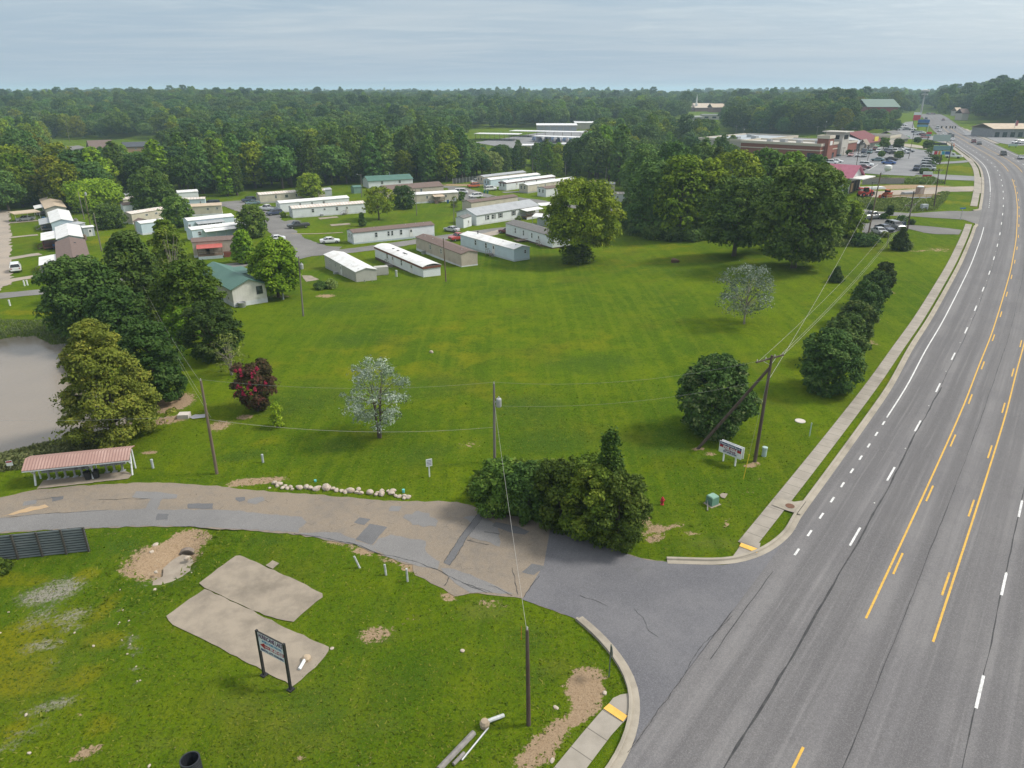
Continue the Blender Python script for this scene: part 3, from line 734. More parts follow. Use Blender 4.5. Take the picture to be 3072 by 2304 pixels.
def patch(name, zf, pts, mt, lift=0.008, rag=0.05, seed=1): sheet(name, PX(zf, pts), mt, lift, rag, 0.4, seed, 6)
patch('road_patch', None, [zB(0, 572), zB(350, 532), zB(690, 512), zB(900, 500), zB(1200, 492), zB(1700, 500), zD(0, 505), zD(320, 540), zD(560, 560), zD(610, 600), zD(540, 655), zD(540, 690), zD(150, 660), zD(0, 656), zB(1500, 632), zB(1100, 634), zB(700, 650), zB(0, 685), zB(-700, 752), zB(-700, 640)], PATCHG, 0.008, 0.10, 2)
patch('road_patch', zD, [(540, 690), (620, 690), (850, 680), (1000, 740), (1020, 760), (1150, 792), (1200, 855), (1000, 785), (760, 740)], PATCHG, 0.009, 0.08, 3)
patch('road_patch', zD, [(1310, 700), (1590, 760), (1600, 850), (1720, 930), (1700, 985), (1480, 955), (1230, 865), (1150, 800), (1200, 740)], PATCHG, 0.010, 0.12, 4)
patch('road_patch', zD, [(1130, 615), (1275, 642), (1150, 790), (1012, 745)], PATCHD, 0.013, 0.03, 5)
patch('road_patch', zD, [(1045, 563), (1140, 577), (1085, 628), (1000, 605)], PATCHD, 0.012, 0.03, 6)
patch('road_patch', zD, [(2050, 500), (2105, 512), (1950, 720), (1795, 962), (1745, 940), (1880, 720)], PATCHD, 0.013, 0.04, 7)
patch('road_patch', zD, [(1400, 560), (1550, 500), (1700, 590), (1680, 640), (1480, 630)], PATCHG, 0.011, 0.2, 8)
patch('road_patch', zD, [(1310, 465), (1400, 470), (1370, 515), (1290, 510)], PATCHG, 0.011, 0.05, 9)
patch('road_patch', zB, [(1130, 345), (1290, 350), (1475, 372), (1465, 405), (1345, 408), (1300, 505), (1200, 505), (1250, 410), (1095, 395)], PATCHG, 0.012, 0.05, 10)
patch('road_patch', zB, [(1560, 448), (1770, 446), (1765, 492), (1555, 490)], PATCHD, 0.011, 0.05, 11)
patch('road_patch', zB, [(1310, 530), (1400, 535), (1390, 580), (1290, 585)], PATCHD, 0.014, 0.05, 12)
patch('road_patch', zB, [(1955, 395), (2030, 392), (2035, 420), (1990, 432), (1950, 415)], PATCHD, 0.011, 0.06, 13)
patch('road_patch', zB, [(2060, 410), (2180, 390), (2195, 420), (2120, 455), (2055, 440)], PATCHG, 0.012, 0.06, 14)
patch('road_patch', zB, [(420, 395), (525, 385), (525, 412), (440, 430)], PATCHD, 0.011, 0.06, 15)
patch('road_patch', zB, [(200, 430), (310, 415), (300, 450), (190, 468)], PATCHG, 0.011, 0.08, 16)
patch('road_patch', zE, [(240, 1568), (420, 1605), (520, 1648), (480, 1675), (380, 1660), (210, 1600)], PATCHD, 0.014, 0.03, 17)
patch('road_patch', zD, [(1900, 560), (2060, 540), (2200, 640), (2212, 800), (2050, 750), (1950, 720), (2010, 640)], PATCHG, 0.0115, 0.12, 18)
patch('road_patch', zD, [(1720, 985), (1830, 990), (2100, 1090), (2330, 1200), (2100, 1190), (1960, 1188), (1780, 1060)], PATCHG, 0.0105, 0.08, 19)
patch('road_patch', zG, [(540, -30), (660, -10), (560, 60), (460, 40)], PATCHD, 0.013, 0.06, 20)
patch('road_patch', zG, [(1370, 0), (1470, 5), (1420, 40)], PATCHD, 0.013, 0.02, 21)
patch('dirt_fan', zB, [(250, 480), (390, 450), (400, 470), (330, 500), (60, 545), (0, 560)], mat('sandy_wash', (0.42, 0.29, 0.16), (0.36, 0.27, 0.18), 2), 0.013, 0.15, 22)
def crack(zf, pts, w=0.05, seed=1):
    r = random.Random(seed); P = [G(*zf(*p)) for p in pts]; Q = smooth_line(P, 0.25, 1); V = []; k = 0
    T = np.gradient(Q, axis=0); T /= np.hypot(*T.T)[:, None]
    for (x, y), (tx, ty) in zip(Q, T):
        k = 0.75 * k + r.uniform(-.05, .05); ww = w * r.uniform(.3, 1.2)
        for d in (-ww / 2, ww / 2): V.append((x - ty * (k + d), y + tx * (k + d), float(terrain(x, y) + lift_at(y)) + 0.018))
    me = bpy.data.meshes.new('road_crack'); me.from_pydata(V, [], [(2 * i, 2 * i + 1, 2 * i + 3, 2 * i + 2) for i in range(len(Q) - 1)]); me.materials.append(TAR)
    link('road_crack', me)['kind'] = 'structure'
for i, (zf, pts, w) in enumerate([(zD, [(2050, 498), (1880, 720), (1745, 945)], .05), (zD, [(2108, 512), (1950, 720), (1790, 965)], .05), (zD, [(500, 700), (780, 735), (1020, 790), (1200, 865), (1480, 925), (1620, 975), (1720, 1000), (1900, 1100), (2100, 1190)], .07),
        (zD, [(1790, 1060), (1770, 1120), (1740, 1150)], .07), (zG, [(380, 0), (405, 120), (420, 230)], .05), (zG, [(0, 140), (150, 190), (230, 215)], .06), (zG, [(600, 70), (520, 180), (460, 260)], .05), (zG, [(180, 150), (250, 160), (330, 200), (400, 240)], .05),
        (zG, [(940, 230), (1100, 285), (1190, 320)], .04), (zG, [(1390, 340), (1480, 430), (1500, 520), (1600, 580)], .03), (zG, [(2200, 400), (1950, 640), (1780, 920), (1660, 1100), (1480, 1340), (1340, 1560)], .04), (zB, [(820, 415), (1000, 410), (1250, 405)], .05), (zB, [(300, 420), (520, 385)], .04),
        (zD, [(1940, 750), (2120, 790)], .06), (zD, [(2080, 680), (2212, 700)], .07), (zB, [(0, 575), (350, 535), (690, 515), (900, 503)], .05)]): crack(zf, pts, w, i)

# ---------------------------------------------------------------- lanes of the park, driveways and parking lots
path_strip('park_lane', PX(None, [zA(-700, 300), zA(0, 243), zA(300, 215), zA(550, 188), z2(-200, 1560), z2(190, 1520), z2(420, 1460), z2(700, 1440), z2(960, 1420), z2(1180, 1390), z2(1500, 1345), z2(1880, 1285), z2(2212, 1240), z3(330, 1240), z3(560, 1190)]), 5.2, LANE)
sheet('park_lane', PX(z2, [(300, 1180), (400, 1170), (560, 1185), (480, 1245), (600, 1320), (790, 1380), (900, 1385), (860, 1425), (700, 1450), (540, 1490), (440, 1440), (360, 1330)]), LANE, 0.005, 0.2, 1.0, 5)
path_strip('park_lane', PX(None, [z2(560, 1400), z2(420, 1270), z2(290, 1150), z2(180, 1080), z2(60, 1035), z1(1880, 1030), z1(1700, 1060)]), 6.5, LANE, 0.008, 0.4, 8)
sheet('parking_pad', PX(None, [z1(1800, 1015), z2(0, 1005), z2(80, 1000), z2(140, 1035), z2(220, 1100), z2(300, 1180), z1(2130, 1160), z1(2000, 1100), z1(1880, 1060)]), LANE, 0.011, 0.3, 1.0, 9)
path_strip('park_lane', PX(None, [z2(1500, 880), z2(1850, 890), z2(2050, 950), z2(2212, 985), z3(340, 975), z3(560, 1000), z3(720, 1030), z3(1290, 1080), z3(1420, 1050), z3(1560, 1030)]), 5.0, LANE, 0.004, 0.4, 10)
path_strip('driveway', PX(z2, [(1850, 895), (1940, 990), (1990, 1000)]), 7, LANE, 0.009, .3, 11)
path_strip('driveway', PX(z3, [(300, 935), (480, 925), (620, 905)]), 3, LANE, 0.009, .3, 12)
path_strip('driveway', PX(z3, [(140, 1290), (330, 1245)]), 4, GRAVELROAD, 0.009, .3, 12)
path_strip('driveway', PX(z2, [(330, 1200), (470, 1175), (560, 1165)]), 4, LANE, 0.010, .2, 13)
path_strip('driveway', PX(z2, [(480, 1275), (640, 1280), (800, 1272), (930, 1265)]), 1.0, SLAB, 0.010, .05, 14)
path_strip('driveway', PX(z2, [(300, 1150), (420, 1120)]), 3.5, LANE, 0.012, .2, 15)
for p in ([(800, 1200), (960, 1188), (975, 1200), (815, 1214)], [(700, 1145), (860, 1132), (875, 1142), (720, 1158)]): patch('concrete_pad', z2, p, SLAB, 0.012, 0.05, 20)
patch('concrete_pad', zC, [(565, 75), (640, 75), (715, 108), (605, 128)], SLAB, 0.01, 0.1, 21)
path_strip('gravel_lane', PX(None, [zX(-70, 400), zX(-90, 640), zX(-110, 900), zX(-140, 1200), zX(-160, 1400), zX(-180, 1600), zX(-220, 1680)]), 7.0, GRAVELROAD, 0.006, .5, 16)
sheet('gravel_lane', PX(None, [zX(-60, 1500), zX(60, 1500), zX(150, 1530), zX(230, 1600), zX(60, 1660), zA(-60, 250), zA(-200, 200)]), GRAVELROAD, 0.012, 0.3, 1.0, 17)
for pts, w in (([(110, 605), (320, 590), (640, 560)], 3.0), ([(60, 860), (250, 835), (660, 800)], 2.2), ([(60, 1215), (250, 1180), (560, 1130), (760, 1110)], 3.0), ([(60, 1580), (300, 1530), (700, 1480), (900, 1460)], 3.4)):
    path_strip('driveway', PX(zX, pts), w, GRAVELROAD, 0.010, .2, 18)
# street crossing at the right, little lots and the big parking lot
sheet('cross_street', PX(z4, [(780, 1062), (1010, 1092), (1300, 1108), (1600, 1088), (1760, 1090), (1800, 1086), (1860, 1070)]) + [ref_at(s, -7.3) for s in (s_cr, s_st)] + PX(z4, [(1815, 1195), (1710, 1160), (1450, 1145), (1280, 1132), (1000, 1126), (860, 1112), (780, 1090)]), LANE, 0.006, 0, maxlen=5)
sheet('driveway', PX(z4, [(1255, 1203), (1450, 1218), (1695, 1245), (1672, 1284), (1480, 1280), (1380, 1268), (1250, 1235)]), LANE, 0.006, 0.08, 1, 3)
sheet('parking_lot', PX(z4, [(850, 1150), (1000, 1150), (1110, 1160), (1180, 1220), (1255, 1203), (1250, 1235), (1150, 1260), (1010, 1305), (900, 1300), (840, 1220)]), LANE, 0.012, 0.05, 1, 4)
sheet('parking_lot', PX(z4, [(505, 700), (640, 640), (640, 590), (900, 545), (1000, 560), (1100, 545), (1270, 565), (1440, 590), (1470, 640), (1490, 690), (1300, 800), (1000, 785), (830, 772), (560, 748)]), LOT, 0.02, 0, maxlen=6)
strip('sidewalk_link', -40, -9.9, ref_so(G(*zS(1320, 930)))[0], ref_so(G(*zS(1320, 930)))[0] + 6, LOT, 0.03, 3.0)
sheet('driveway', PX(z4, [(1480, 796), (1800, 812), (1800, 838), (1480, 826), (1300, 806)]), LOT, 0.028, 0, maxlen=5)
sheet('driveway', PX(z4, [(1480, 685), (1690, 672), (1730, 668), (1755, 682), (1700, 690), (1490, 700)]), LOT, 0.028, 0, maxlen=5)
sheet('parking_lot', PX(z4, [(860, 905), (1000, 925), (1250, 912), (1450, 892), (1800, 884), (1790, 926), (1510, 930), (1400, 985), (1120, 975), (960, 975), (830, 960)]), GRAVELROAD, 0.02, 0.2, 1.5, 6)
sheet('parking_lot', PX(z4, [(1130, 455), (1180, 380), (1230, 350), (1290, 345), (1300, 395), (1300, 440), (1480, 470), (1600, 505), (1560, 530), (1420, 495), (1190, 490)]), LOT, 0.04, 0, maxlen=8)
sheet('parking_lot', PX(z4, [(640, 585), (900, 540), (1100, 520), (1280, 535), (1430, 560), (1430, 575), (1270, 560), (1100, 540), (900, 548), (640, 600)]), CONC, 0.035, 0, maxlen=8)
sheet('parking_lot', PX(z4, [(1830, 470), (1700, 430), (1800, 425), (2000, 465), (2300, 500), (2300, 545), (2120, 545), (1990, 520), (1900, 480)]), LOT, 0.05, 0, maxlen=8)
sheet('cross_street', PX(z4, [(1700, 425), (1850, 410), (1900, 440), (1830, 462), (1740, 470)]), LOT, 0.045, 0, maxlen=8)
def lot_lines():
    mb = MB()
    for a, c in (((915, 755), (1000, 705)), ((1195, 600), (1225, 602)), ((1160, 625), (1225, 630))):
        p, q = G(*z4(*a)), G(*z4(*c)); d = (q - p).normalized(); n = Vector((-d.y, d.x, 0)) * 0.1
        mb.add([v + Vector((0, 0, 0.17)) for v in (p - n, p + n, q + n, q - n)], [(3, 2, 1, 0)])
    mb.build('lane_marking', WHITEP)['kind'] = 'structure'
lot_lines()
# slabs at the lower left
sheet('concrete_slab', PX(None, [zI(1375, 400), zI(1690, 180), zI(1700, 176), zH(480, 380), zH(650, 470), zH(1070, 660), zH(1060, 690), zH(1030, 740), zH(960, 830), zH(770, 985), zH(520, 850), zH(200, 690), zI(1560, 530), zI(1440, 470)]), SLAB, 0.02, 0.06, 0.5, 31, 4)
sheet('concrete_slab', PX(None, [zI(1648, 128), zI(1960, -100), zI(1990, -100), zH(700, 60), zH(1020, 215), zH(1015, 245), zH(775, 455), zH(640, 430), zH(490, 375), zI(1700, 172)]), SLAB, 0.026, 0.05, 0.5, 32, 4)
sheet('concrete_slab', PX(zD, [(325, 920), (380, 945), (330, 990), (270, 962)]), SLAB, 0.03, 0.03, 0.3, 33)
sheet('mud_channel', PX(zB, [(1440, 850), (1500, 820), (1560, 830), (1590, 880), (1560, 950), (1480, 1020), (1420, 1100), (1300, 1130), (1255, 1090), (1260, 1040), (1330, 1000), (1340, 930), (1400, 880)]), mat('dry_mud', (0.30, 0.26, 0.21), (0.24, 0.20, 0.16), 1.5), -0.55, 0.08, 0.4, 34, 2.0)
# ---------------------------------------------------------------- trees
def leaves_np(rng, lobes, n, size, up=0.75, flat=0.6, k=4, inner=0.8):
    """leaf clumps spread over many lobes; returns V, F, tint"""
    C = np.array([l[0] for l in lobes]); R = np.array([l[1] for l in lobes])
    w = (R.prod(1)) ** (2 / 3); w = w / w.sum()
    m = int(n * 1.7)
    i = rng.choice(len(lobes), m, p=w)
    d = rng.normal(size=(m, 3)); d /= np.linalg.norm(d, axis=1)[:, None]
    d[:, 2] = np.where(d[:, 2] < -0.45, -d[:, 2] * 0.6, d[:, 2])
    rad = inner + (1.05 - inner) * rng.random(m) ** 0.8 + np.abs(rng.normal(size=m)) * 0.13 * (rng.random(m) < .4)
    P = C[i] + d * R[i] * rad[:, None]
    keep = np.ones(m, bool)
    for j in range(len(lobes)):
        q = (P - C[j]) / (R[j] * 0.74); keep &= ((q ** 2).sum(1) > 1) | (i == j)
    P = P[keep][:n]; d = d[keep][:n]; i = i[keep][:n]; m = len(P)
    nr = d + rng.normal(size=(m, 3)) * flat; nr[:, 2] += up; nr /= np.linalg.norm(nr, axis=1)[:, None]
    a = np.cross(nr, rng.normal(size=(m, 3))); a /= np.linalg.norm(a, axis=1)[:, None] + 1e-9
    b = np.cross(nr, a)
    s = size * rng.uniform(0.55, 1.25, m)[:, None]
    if k == 4:
        V = np.stack([P - a * s, P - b * s * 0.55 + a * s * .1, P + a * s, P + b * s * 0.55 + a * s * .1], 1)
    else:
        V = np.stack([P - a * s, P + b * s * 0.7 + a * s * .5, P - b * s * 0.7 + a * s * .5], 1)
    lobetint = rng.uniform(-0.22, 0.22, len(lobes))
    tint = np.clip(rng.uniform(0.1, 0.9, m) * 0.7 + 0.15 + lobetint[i], 0, 1)
    return V.reshape(-1, 3), np.arange(m * k).reshape(m, k), np.repeat(tint, k)

PROFILES = {
    'round': lambda h: math.sqrt(max(0, 1 - ((h - 0.45) / 0.58) ** 2)),
    'oval': lambda h: math.sqrt(max(0, 1 - ((h - 0.42) / 0.6) ** 2)) * (1.0 - 0.25 * h),
    'cone': lambda h: max(0.04, (1 - h) ** 0.8) * min(1, 0.35 + h * 6),
    'holly': lambda h: max(0.05, (1 - h ** 1.6)) * min(1, 0.75 + h * 3),
    'dome': lambda h: math.sqrt(max(0, 1 - ((h - 0.38) / 0.64) ** 2)) * (0.72 + 0.28 * min(1, h * 3)),
    'cone2': lambda h: (1 - h) ** 0.62 * min(1, 0.6 + h * 4) * (0.9 + 0.1 * math.sin(h * 22)) + .05,
    'vase': lambda h: 0.35 + 0.65 * math.sin(min(1, h * 1.15) * math.pi * 0.75),
    'pine': lambda h: (0.45 + 0.55 * math.sin(h * 9) ** 2) * max(0.1, 1 - h * 0.75),
}
def tree_parts(name, seed, h, r, prof='round', base=0.18, nl=26, nleaf=6000, leaf=0.34, lobe=0.30, leafmat=None, bark=None, trunk_r=None, lean=0.0,
               multi=1, k=4, limbs=10, squash=0.8, inner=0.8, flat=0.6):
    """meshes (trunk, crown) of a tree of height h and crown radius r; crown starts at base*h"""
    rng = np.random.default_rng(seed); rnd = random.Random(seed)
    f = PROFILES[prof]; zb = h * base; H = h - zb; lobes = []
    if nl > 15: nl = int(nl * 1.9); lobe *= 0.74; nleaf = int(nleaf * 1.15)
    for q in range(nl):
        t = (q + rnd.random()) / nl; rr = f(t) * r
        lr = max(0.22, lobe * r * rnd.uniform(0.6, 1.5) * (0.55 + 0.45 * f(t)))
        ang = q * 2.39996 + rnd.uniform(-.5, .5); rad = max(0, rr - lr * 0.75) * math.sqrt(rnd.uniform(0.25, 1.15))
        z = zb + t * H; z = min(z, h - lr * squash * 0.9)
        lobes.append(((rad * math.cos(ang) + lean * t, rad * math.sin(ang), z), (lr, lr, lr * squash)))
    V, F, T = leaves_np(rng, lobes, int(nleaf * (.80 if inner >= .7 else 1)), leaf, k=k, inner=inner, flat=flat)
    if inner >= .7:   # foliage between the boughs, on the crown's own outline
        m = int(nleaf * .22); tt = rng.random(m) ** .85; an = rng.uniform(0, 6.2832, m); ph = rng.uniform(0, 6.28, 6)
        bump = .95 + .14 * np.sin(an * 3 + tt * 9 + ph[0]) + .10 * np.sin(an * 5 - tt * 14 + ph[1]) + .07 * np.sin(an * 8 + tt * 21 + ph[2])
        rr = np.array([f(x) for x in tt]) * r * bump * rng.uniform(.55, .90, m)
        P = np.c_[rr * np.cos(an) + lean * tt, rr * np.sin(an), zb + tt * H * .97]
        nr = np.c_[np.cos(an), np.sin(an), (tt - .35) * 1.6] + rng.normal(size=(m, 3)) * flat; nr[:, 2] += .75; nr /= np.linalg.norm(nr, axis=1)[:, None]
        a = np.cross(nr, rng.normal(size=(m, 3))); a /= np.linalg.norm(a, axis=1)[:, None] + 1e-9; b = np.cross(nr, a); s = leaf * rng.uniform(.55, 1.2, m)[:, None]
        V2 = np.stack([P - a * s, P - b * s * .55, P + a * s, P + b * s * .55] if k == 4 else [P - a * s, P + b * s * .7 + a * s * .5, P - b * s * .7 + a * s * .5], 1)
        V = np.r_[V, V2.reshape(-1, 3)]; F = np.arange(len(V)).reshape(-1, k); T = np.r_[T, np.repeat(np.clip(rng.normal(.42, .2, m), 0, 1), k)]
    crown = np_mesh(name + '_crown', V, F, leafmat, {'tint': ('POINT', T)})
    mb = MB(); tr = trunk_r or 0.028 * h
    for t in range(multi):
        a = 2 * math.pi * t / multi + seed; sp = (0.06 + 0.16 * r) if multi > 1 else 0.0
        top = (math.cos(a) * sp + lean * .5, math.sin(a) * sp, zb + H * 0.62)
        b0 = (math.cos(a) * tr * 0.8 * (multi > 1), math.sin(a) * tr * .8 * (multi > 1), -0.15)
        mb.tube([b0, (b0[0] * 1.4 + rnd.uniform(-.05, .05), b0[1] * 1.4, zb * 0.5), ((top[0] + b0[0]) / 2, (top[1] + b0[1]) / 2, zb + H * 0.25), top], [tr * 1.25, tr, tr * 0.75, tr * 0.25], 7)
        for q in range(limbs // multi):
            l = lobes[rnd.randrange(len(lobes))][0]; z0 = min(l[2] * 0.75, zb + H * rnd.uniform(0.02, 0.45)); z0 = max(z0, zb * 0.8)
            u = z0 / (zb + H * .62); p0 = (b0[0] + (top[0] - b0[0]) * u, b0[1] + (top[1] - b0[1]) * u, z0)
            mid = [(p0[i] + l[i]) / 2 for i in range(3)]; mid[2] += 0.08 * r
            mb.tube([p0, mid, l], [tr * 0.42, tr * 0.24, tr * 0.08], 5, cap=False)
    return mb.mesh(name + '_trunk', bark or BARK), crown

def put_tree(name, meshes, p, label, cat='tree', group=None, s=1.0, rz=None, crown_name='crown', sz=None):
    o = empty(name, (p[0], p[1], float(terrain(p[0], p[1])) if len(p) < 3 else p[2]), random.uniform(0, 6.28) if rz is None else rz, label, cat, group)
    o.scale = (s, s, sz or s)
    if meshes[0] is not None: link('trunk', meshes[0], o)
    link(crown_name, meshes[1], o)
    return o

def tree_px(name, foot, top_y, half_w, label, cat='tree', seed=1, leafmat=None, **kw):
    """own tree whose foot shows at pixel `base`, top at row top_y and whose crown is half_w pixels to each side"""
    p = G(*foot); h = max(0.5, hgt(p, top_y) * 0.985); r = half_w / ppm(p) * 1.10
    m = tree_parts(name, seed, h, r, leafmat=leafmat, **kw)
    rz = kw.get('rz')
    return put_tree(name, m, p, label, cat, rz=0.0)

T = tree_px
# --- lawn and roadside trees
T('maple_tree', (1745, 786), 535, 118, 'lone round yellow green tree standing at the middle of the far lawn edge', seed=3, leafmat=L_YEL, nl=30, nleaf=15000, leaf=0.34, lobe=0.30, base=0.24, prof='round', limbs=18, trunk_r=.5, inner=.55)
T('shrub', (1728, 790), 735, 46, 'dark bush wrapped around the foot of the lone yellow green tree', 'bush', seed=4, leafmat=L_OAK, nl=14, nleaf=2600, leaf=0.26, base=0.02, lobe=.4)
T('pecan_tree', (2201, 768), 530, 100, 'spreading dark green tree left of the biggest tree on the lawn', seed=5, leafmat=L_OAK, nl=46, nleaf=15000, leaf=0.34, lobe=0.24, base=0.16, limbs=14)
T('pecan_tree', (2380, 803), 484, 122, 'biggest dark green spreading tree, on the right of the lawn', seed=6, leafmat=L_OAK, nl=60, nleaf=22000, leaf=0.36, lobe=0.22, base=0.10, limbs=16, prof='round')
T('pecan_tree', (2440, 735), 505, 72, 'dark green tree just right of and behind the biggest lawn tree', seed=7, leafmat=L_OAK, nl=44, nleaf=12000, leaf=0.38, lobe=0.25, base=0.10)
T('mulberry_tree', (2540, 722), 600, 44, 'small yellow leaved tree at the right foot of the big dark trees', seed=8, leafmat=L_LIME, nl=20, nleaf=4500, leaf=0.34, base=0.06)
T('shrub', (2590, 735), 700, 36, 'low dark bush beside the small parking lot with three cars', 'bush', seed=9, leafmat=L_HOLLY, nl=12, nleaf=1600, leaf=0.28, base=0.02, lobe=.4)
for i, (x, y, t, w, m, lab) in enumerate([
    (1955, 706, 478, 80, L_FOR, 'dark thicket tree at the left end of the overgrown clump behind the lawn'),
    (2035, 712, 462, 78, L_LIME, 'yellow topped tree in the left half of the thicket behind the lawn'),
    (2110, 700, 470, 70, L_LIME, 'bright green thicket tree behind the left shoulder of the spreading tree'),
    (2190, 690, 448, 80, L_LIME, 'light green tree rising behind the spreading lawn tree'),
    (2275, 668, 442, 62, L_OAK, 'dark tree in front of the brick shopping building'),
    (2350, 660, 452, 60, L_LIME, 'yellow green tree right below the brick building wall'),
    (2425, 655, 462, 50, L_FOR, 'small tree at the right foot of the brick building'),
    (1900, 690, 590, 46, L_HOLLY, 'low dark tree filling the left foot of the thicket'),
    (2010, 640, 420, 60, L_FOR, 'tall tree standing behind the left part of the thicket'),
    (1925, 630, 430, 60, L_FOR, 'tall shady tree between the thicket and the storage yard')]):
    T('thicket_tree', (x, y), t, w, lab, seed=20 + i, leafmat=m, nl=34, nleaf=8000, leaf=0.42, lobe=0.27, base=0.05)
for i, (x, y, w, t) in enumerate([(1905, 700, 30, 668), (1960, 716, 34, 672), (2020, 722, 34, 680), (2080, 722, 30, 688), (2120, 716, 26, 676)]):
    T('shrub', (x, y), t, w, ['leftmost low shrub along the foot of the thicket', 'second low shrub from the left along the foot of the thicket', 'middle low shrub along the foot of the thicket', 'fourth low shrub from the left along the foot of the thicket', 'rightmost low shrub along the foot of the thicket'][i], 'bush', seed=40 + i, leafmat=[L_HOLLY, L_FOR][i % 2], nl=12, nleaf=1500, leaf=0.32, base=0.0, lobe=.42)
# silver leaved poplars
T('silver_poplar', (2232, 972), 797, 92, 'bare looking silver leaved tree on the lawn right of centre', seed=11, leafmat=L_SILV, nl=26, nleaf=4000, leaf=0.15, lobe=0.30, base=0.2, bark=BARKG, trunk_r=.13, inner=.35, limbs=26, prof='round', flat=1.0)
T('silver_poplar', (1139, 1313), 1078, 98, 'silvery white leaved tree with forked trunk in the middle of the lawn', seed=12, leafmat=L_SILV, nl=28, nleaf=4300, leaf=0.125, lobe=0.29, base=0.18, multi=2, trunk_r=.12, inner=.35, limbs=24, prof='dome', flat=1.0)
# crape myrtle: crown with pink blossom
p = G(774, 1232); h = hgt(p, 1092); r = 70 / ppm(p)
m = tree_parts('crape_myrtle', 13, h, r, 'vase', 0.06, 30, 7000, 0.16, 0.27, L_CRAPE, BARK, 0.09, multi=3)
o = put_tree('crape_myrtle', m, p, 'crape myrtle with deep pink blossom on the left of the lawn', 'flowering shrub', rz=0)
rng = np.random.default_rng(5); lob = []
for _ in range(20):
    an = rng.normal(-1.35, .6); zz = rng.uniform(.52, .98); q = r * (.95 - .75 * max(0, zz - .6)); lob.append(((math.cos(an) * q, math.sin(an) * q, h * zz), (.15, .15, .30)))
V, F, Tn = leaves_np(rng, lob, 1100, 0.11, k=4, inner=.3)
link('blossom', np_mesh('blossom', V, F, L_PINK, {'tint': ('POINT', Tn)}), o)
T('sapling', (833, 1281), 1208, 24, 'thin young sapling beside the pink crape myrtle', 'sapling', seed=14, leafmat=L_LIME, nl=12, nleaf=700, leaf=0.14, base=0.06, lobe=.4, multi=3, trunk_r=.03, inner=.3)
T('magnolia', (2138, 1296), 1066, 104, 'big dense glossy dark green tree behind the leaning brace pole', seed=15, leafmat=L_MAG, nl=46, nleaf=20000, leaf=0.19, lobe=0.24, base=0.0, prof='dome', flat=.9)
hol = [((250, 1490), 890, 255), ((390, 1220), 730, 190), ((520, 1010), 600, 165), ((590, 840), 400, 150), ((700, 660), 300, 130), ((800, 520), 215, 95)]
hl = ['nearest and largest of the six dark evergreens in a row beside the sidewalk', 'second nearest dark evergreen of the sidewalk row', 'third nearest dark evergreen of the sidewalk row', 'fourth nearest dark evergreen of the sidewalk row', 'fifth nearest dark evergreen of the sidewalk row', 'farthest dark evergreen of the row beside the sidewalk']
for i, ((x, y), t, w) in enumerate(hol):
    T('evergreen_tree', zQ(x, y), zQ(0, t)[1], w / 3.0, hl[i], seed=50 + i, leafmat=L_HOLLY, nl=44, nleaf=13000 - 1500 * i, leaf=0.19, lobe=0.24, base=0.0, prof='dome', flat=.8)
T('young_pine', zQ(355, 415), zQ(0, 258)[1], 78 / 3.29, 'small lone conifer standing on the lawn left of the evergreen row', seed=57, leafmat=L_HOLLY, nl=20, nleaf=3000, leaf=0.2, lobe=.3, base=0.02, prof='cone')
T('young_pine', zV(900, 1235), zV(0, 780)[1], 180 / 6.5, 'dark conifer behind small posts at the corner of the lawn', seed=58, leafmat=L_HOLLY, nl=22, nleaf=3600, leaf=0.24, lobe=.32, base=0.02, prof='holly')
T('shrub', zV(1090, 1225), zV(0, 1070)[1], 75 / 6.5, 'small pale shrub to the right of the corner conifer', 'bush', seed=59, leafmat=L_WEED, nl=10, nleaf=900, leaf=0.2, base=0.02, lobe=.4, inner=.4)
# corner thicket by the side road
for i, (x, y, t, w, m, lab) in enumerate([
    (1500, 1530, 1385, 85, L_OAK, 'leftmost bush of the overgrown hedge beside the side road'),
    (1585, 1550, 1395, 78, L_FOR, 'second bush from the left in the hedge beside the side road'),
    (1680, 1575, 1385, 85, L_OAK, 'middle bush of the hedge beside the side road'),
    (1770, 1612, 1400, 95, L_HEDGE, 'fourth bush of the hedge, bright green on top'),
    (1850, 1632, 1420, 90, L_OAK, 'rightmost bush of the hedge, nearest the highway'),
    (1760, 1540, 1370, 90, L_HEDGE, 'bright shrub filling the back of the hedge below the upright evergreen')]):
    T('hedge_shrub', (x, y), t, w, lab, 'bush', seed=70 + i, leafmat=m, nl=30, nleaf=12000, leaf=0.145, lobe=0.33, base=0.0, flat=1.0, prof='dome', inner=.55)
T('upright_evergreen', (1818, 1590), 1288, 78, 'pointed upright evergreen tree growing out of the roadside hedge', seed=77, leafmat=L_OAK, nl=15, nleaf=9000, leaf=0.15, lobe=0.34, base=0.02, prof='cone', flat=.9, squash=2.0, inner=.5)
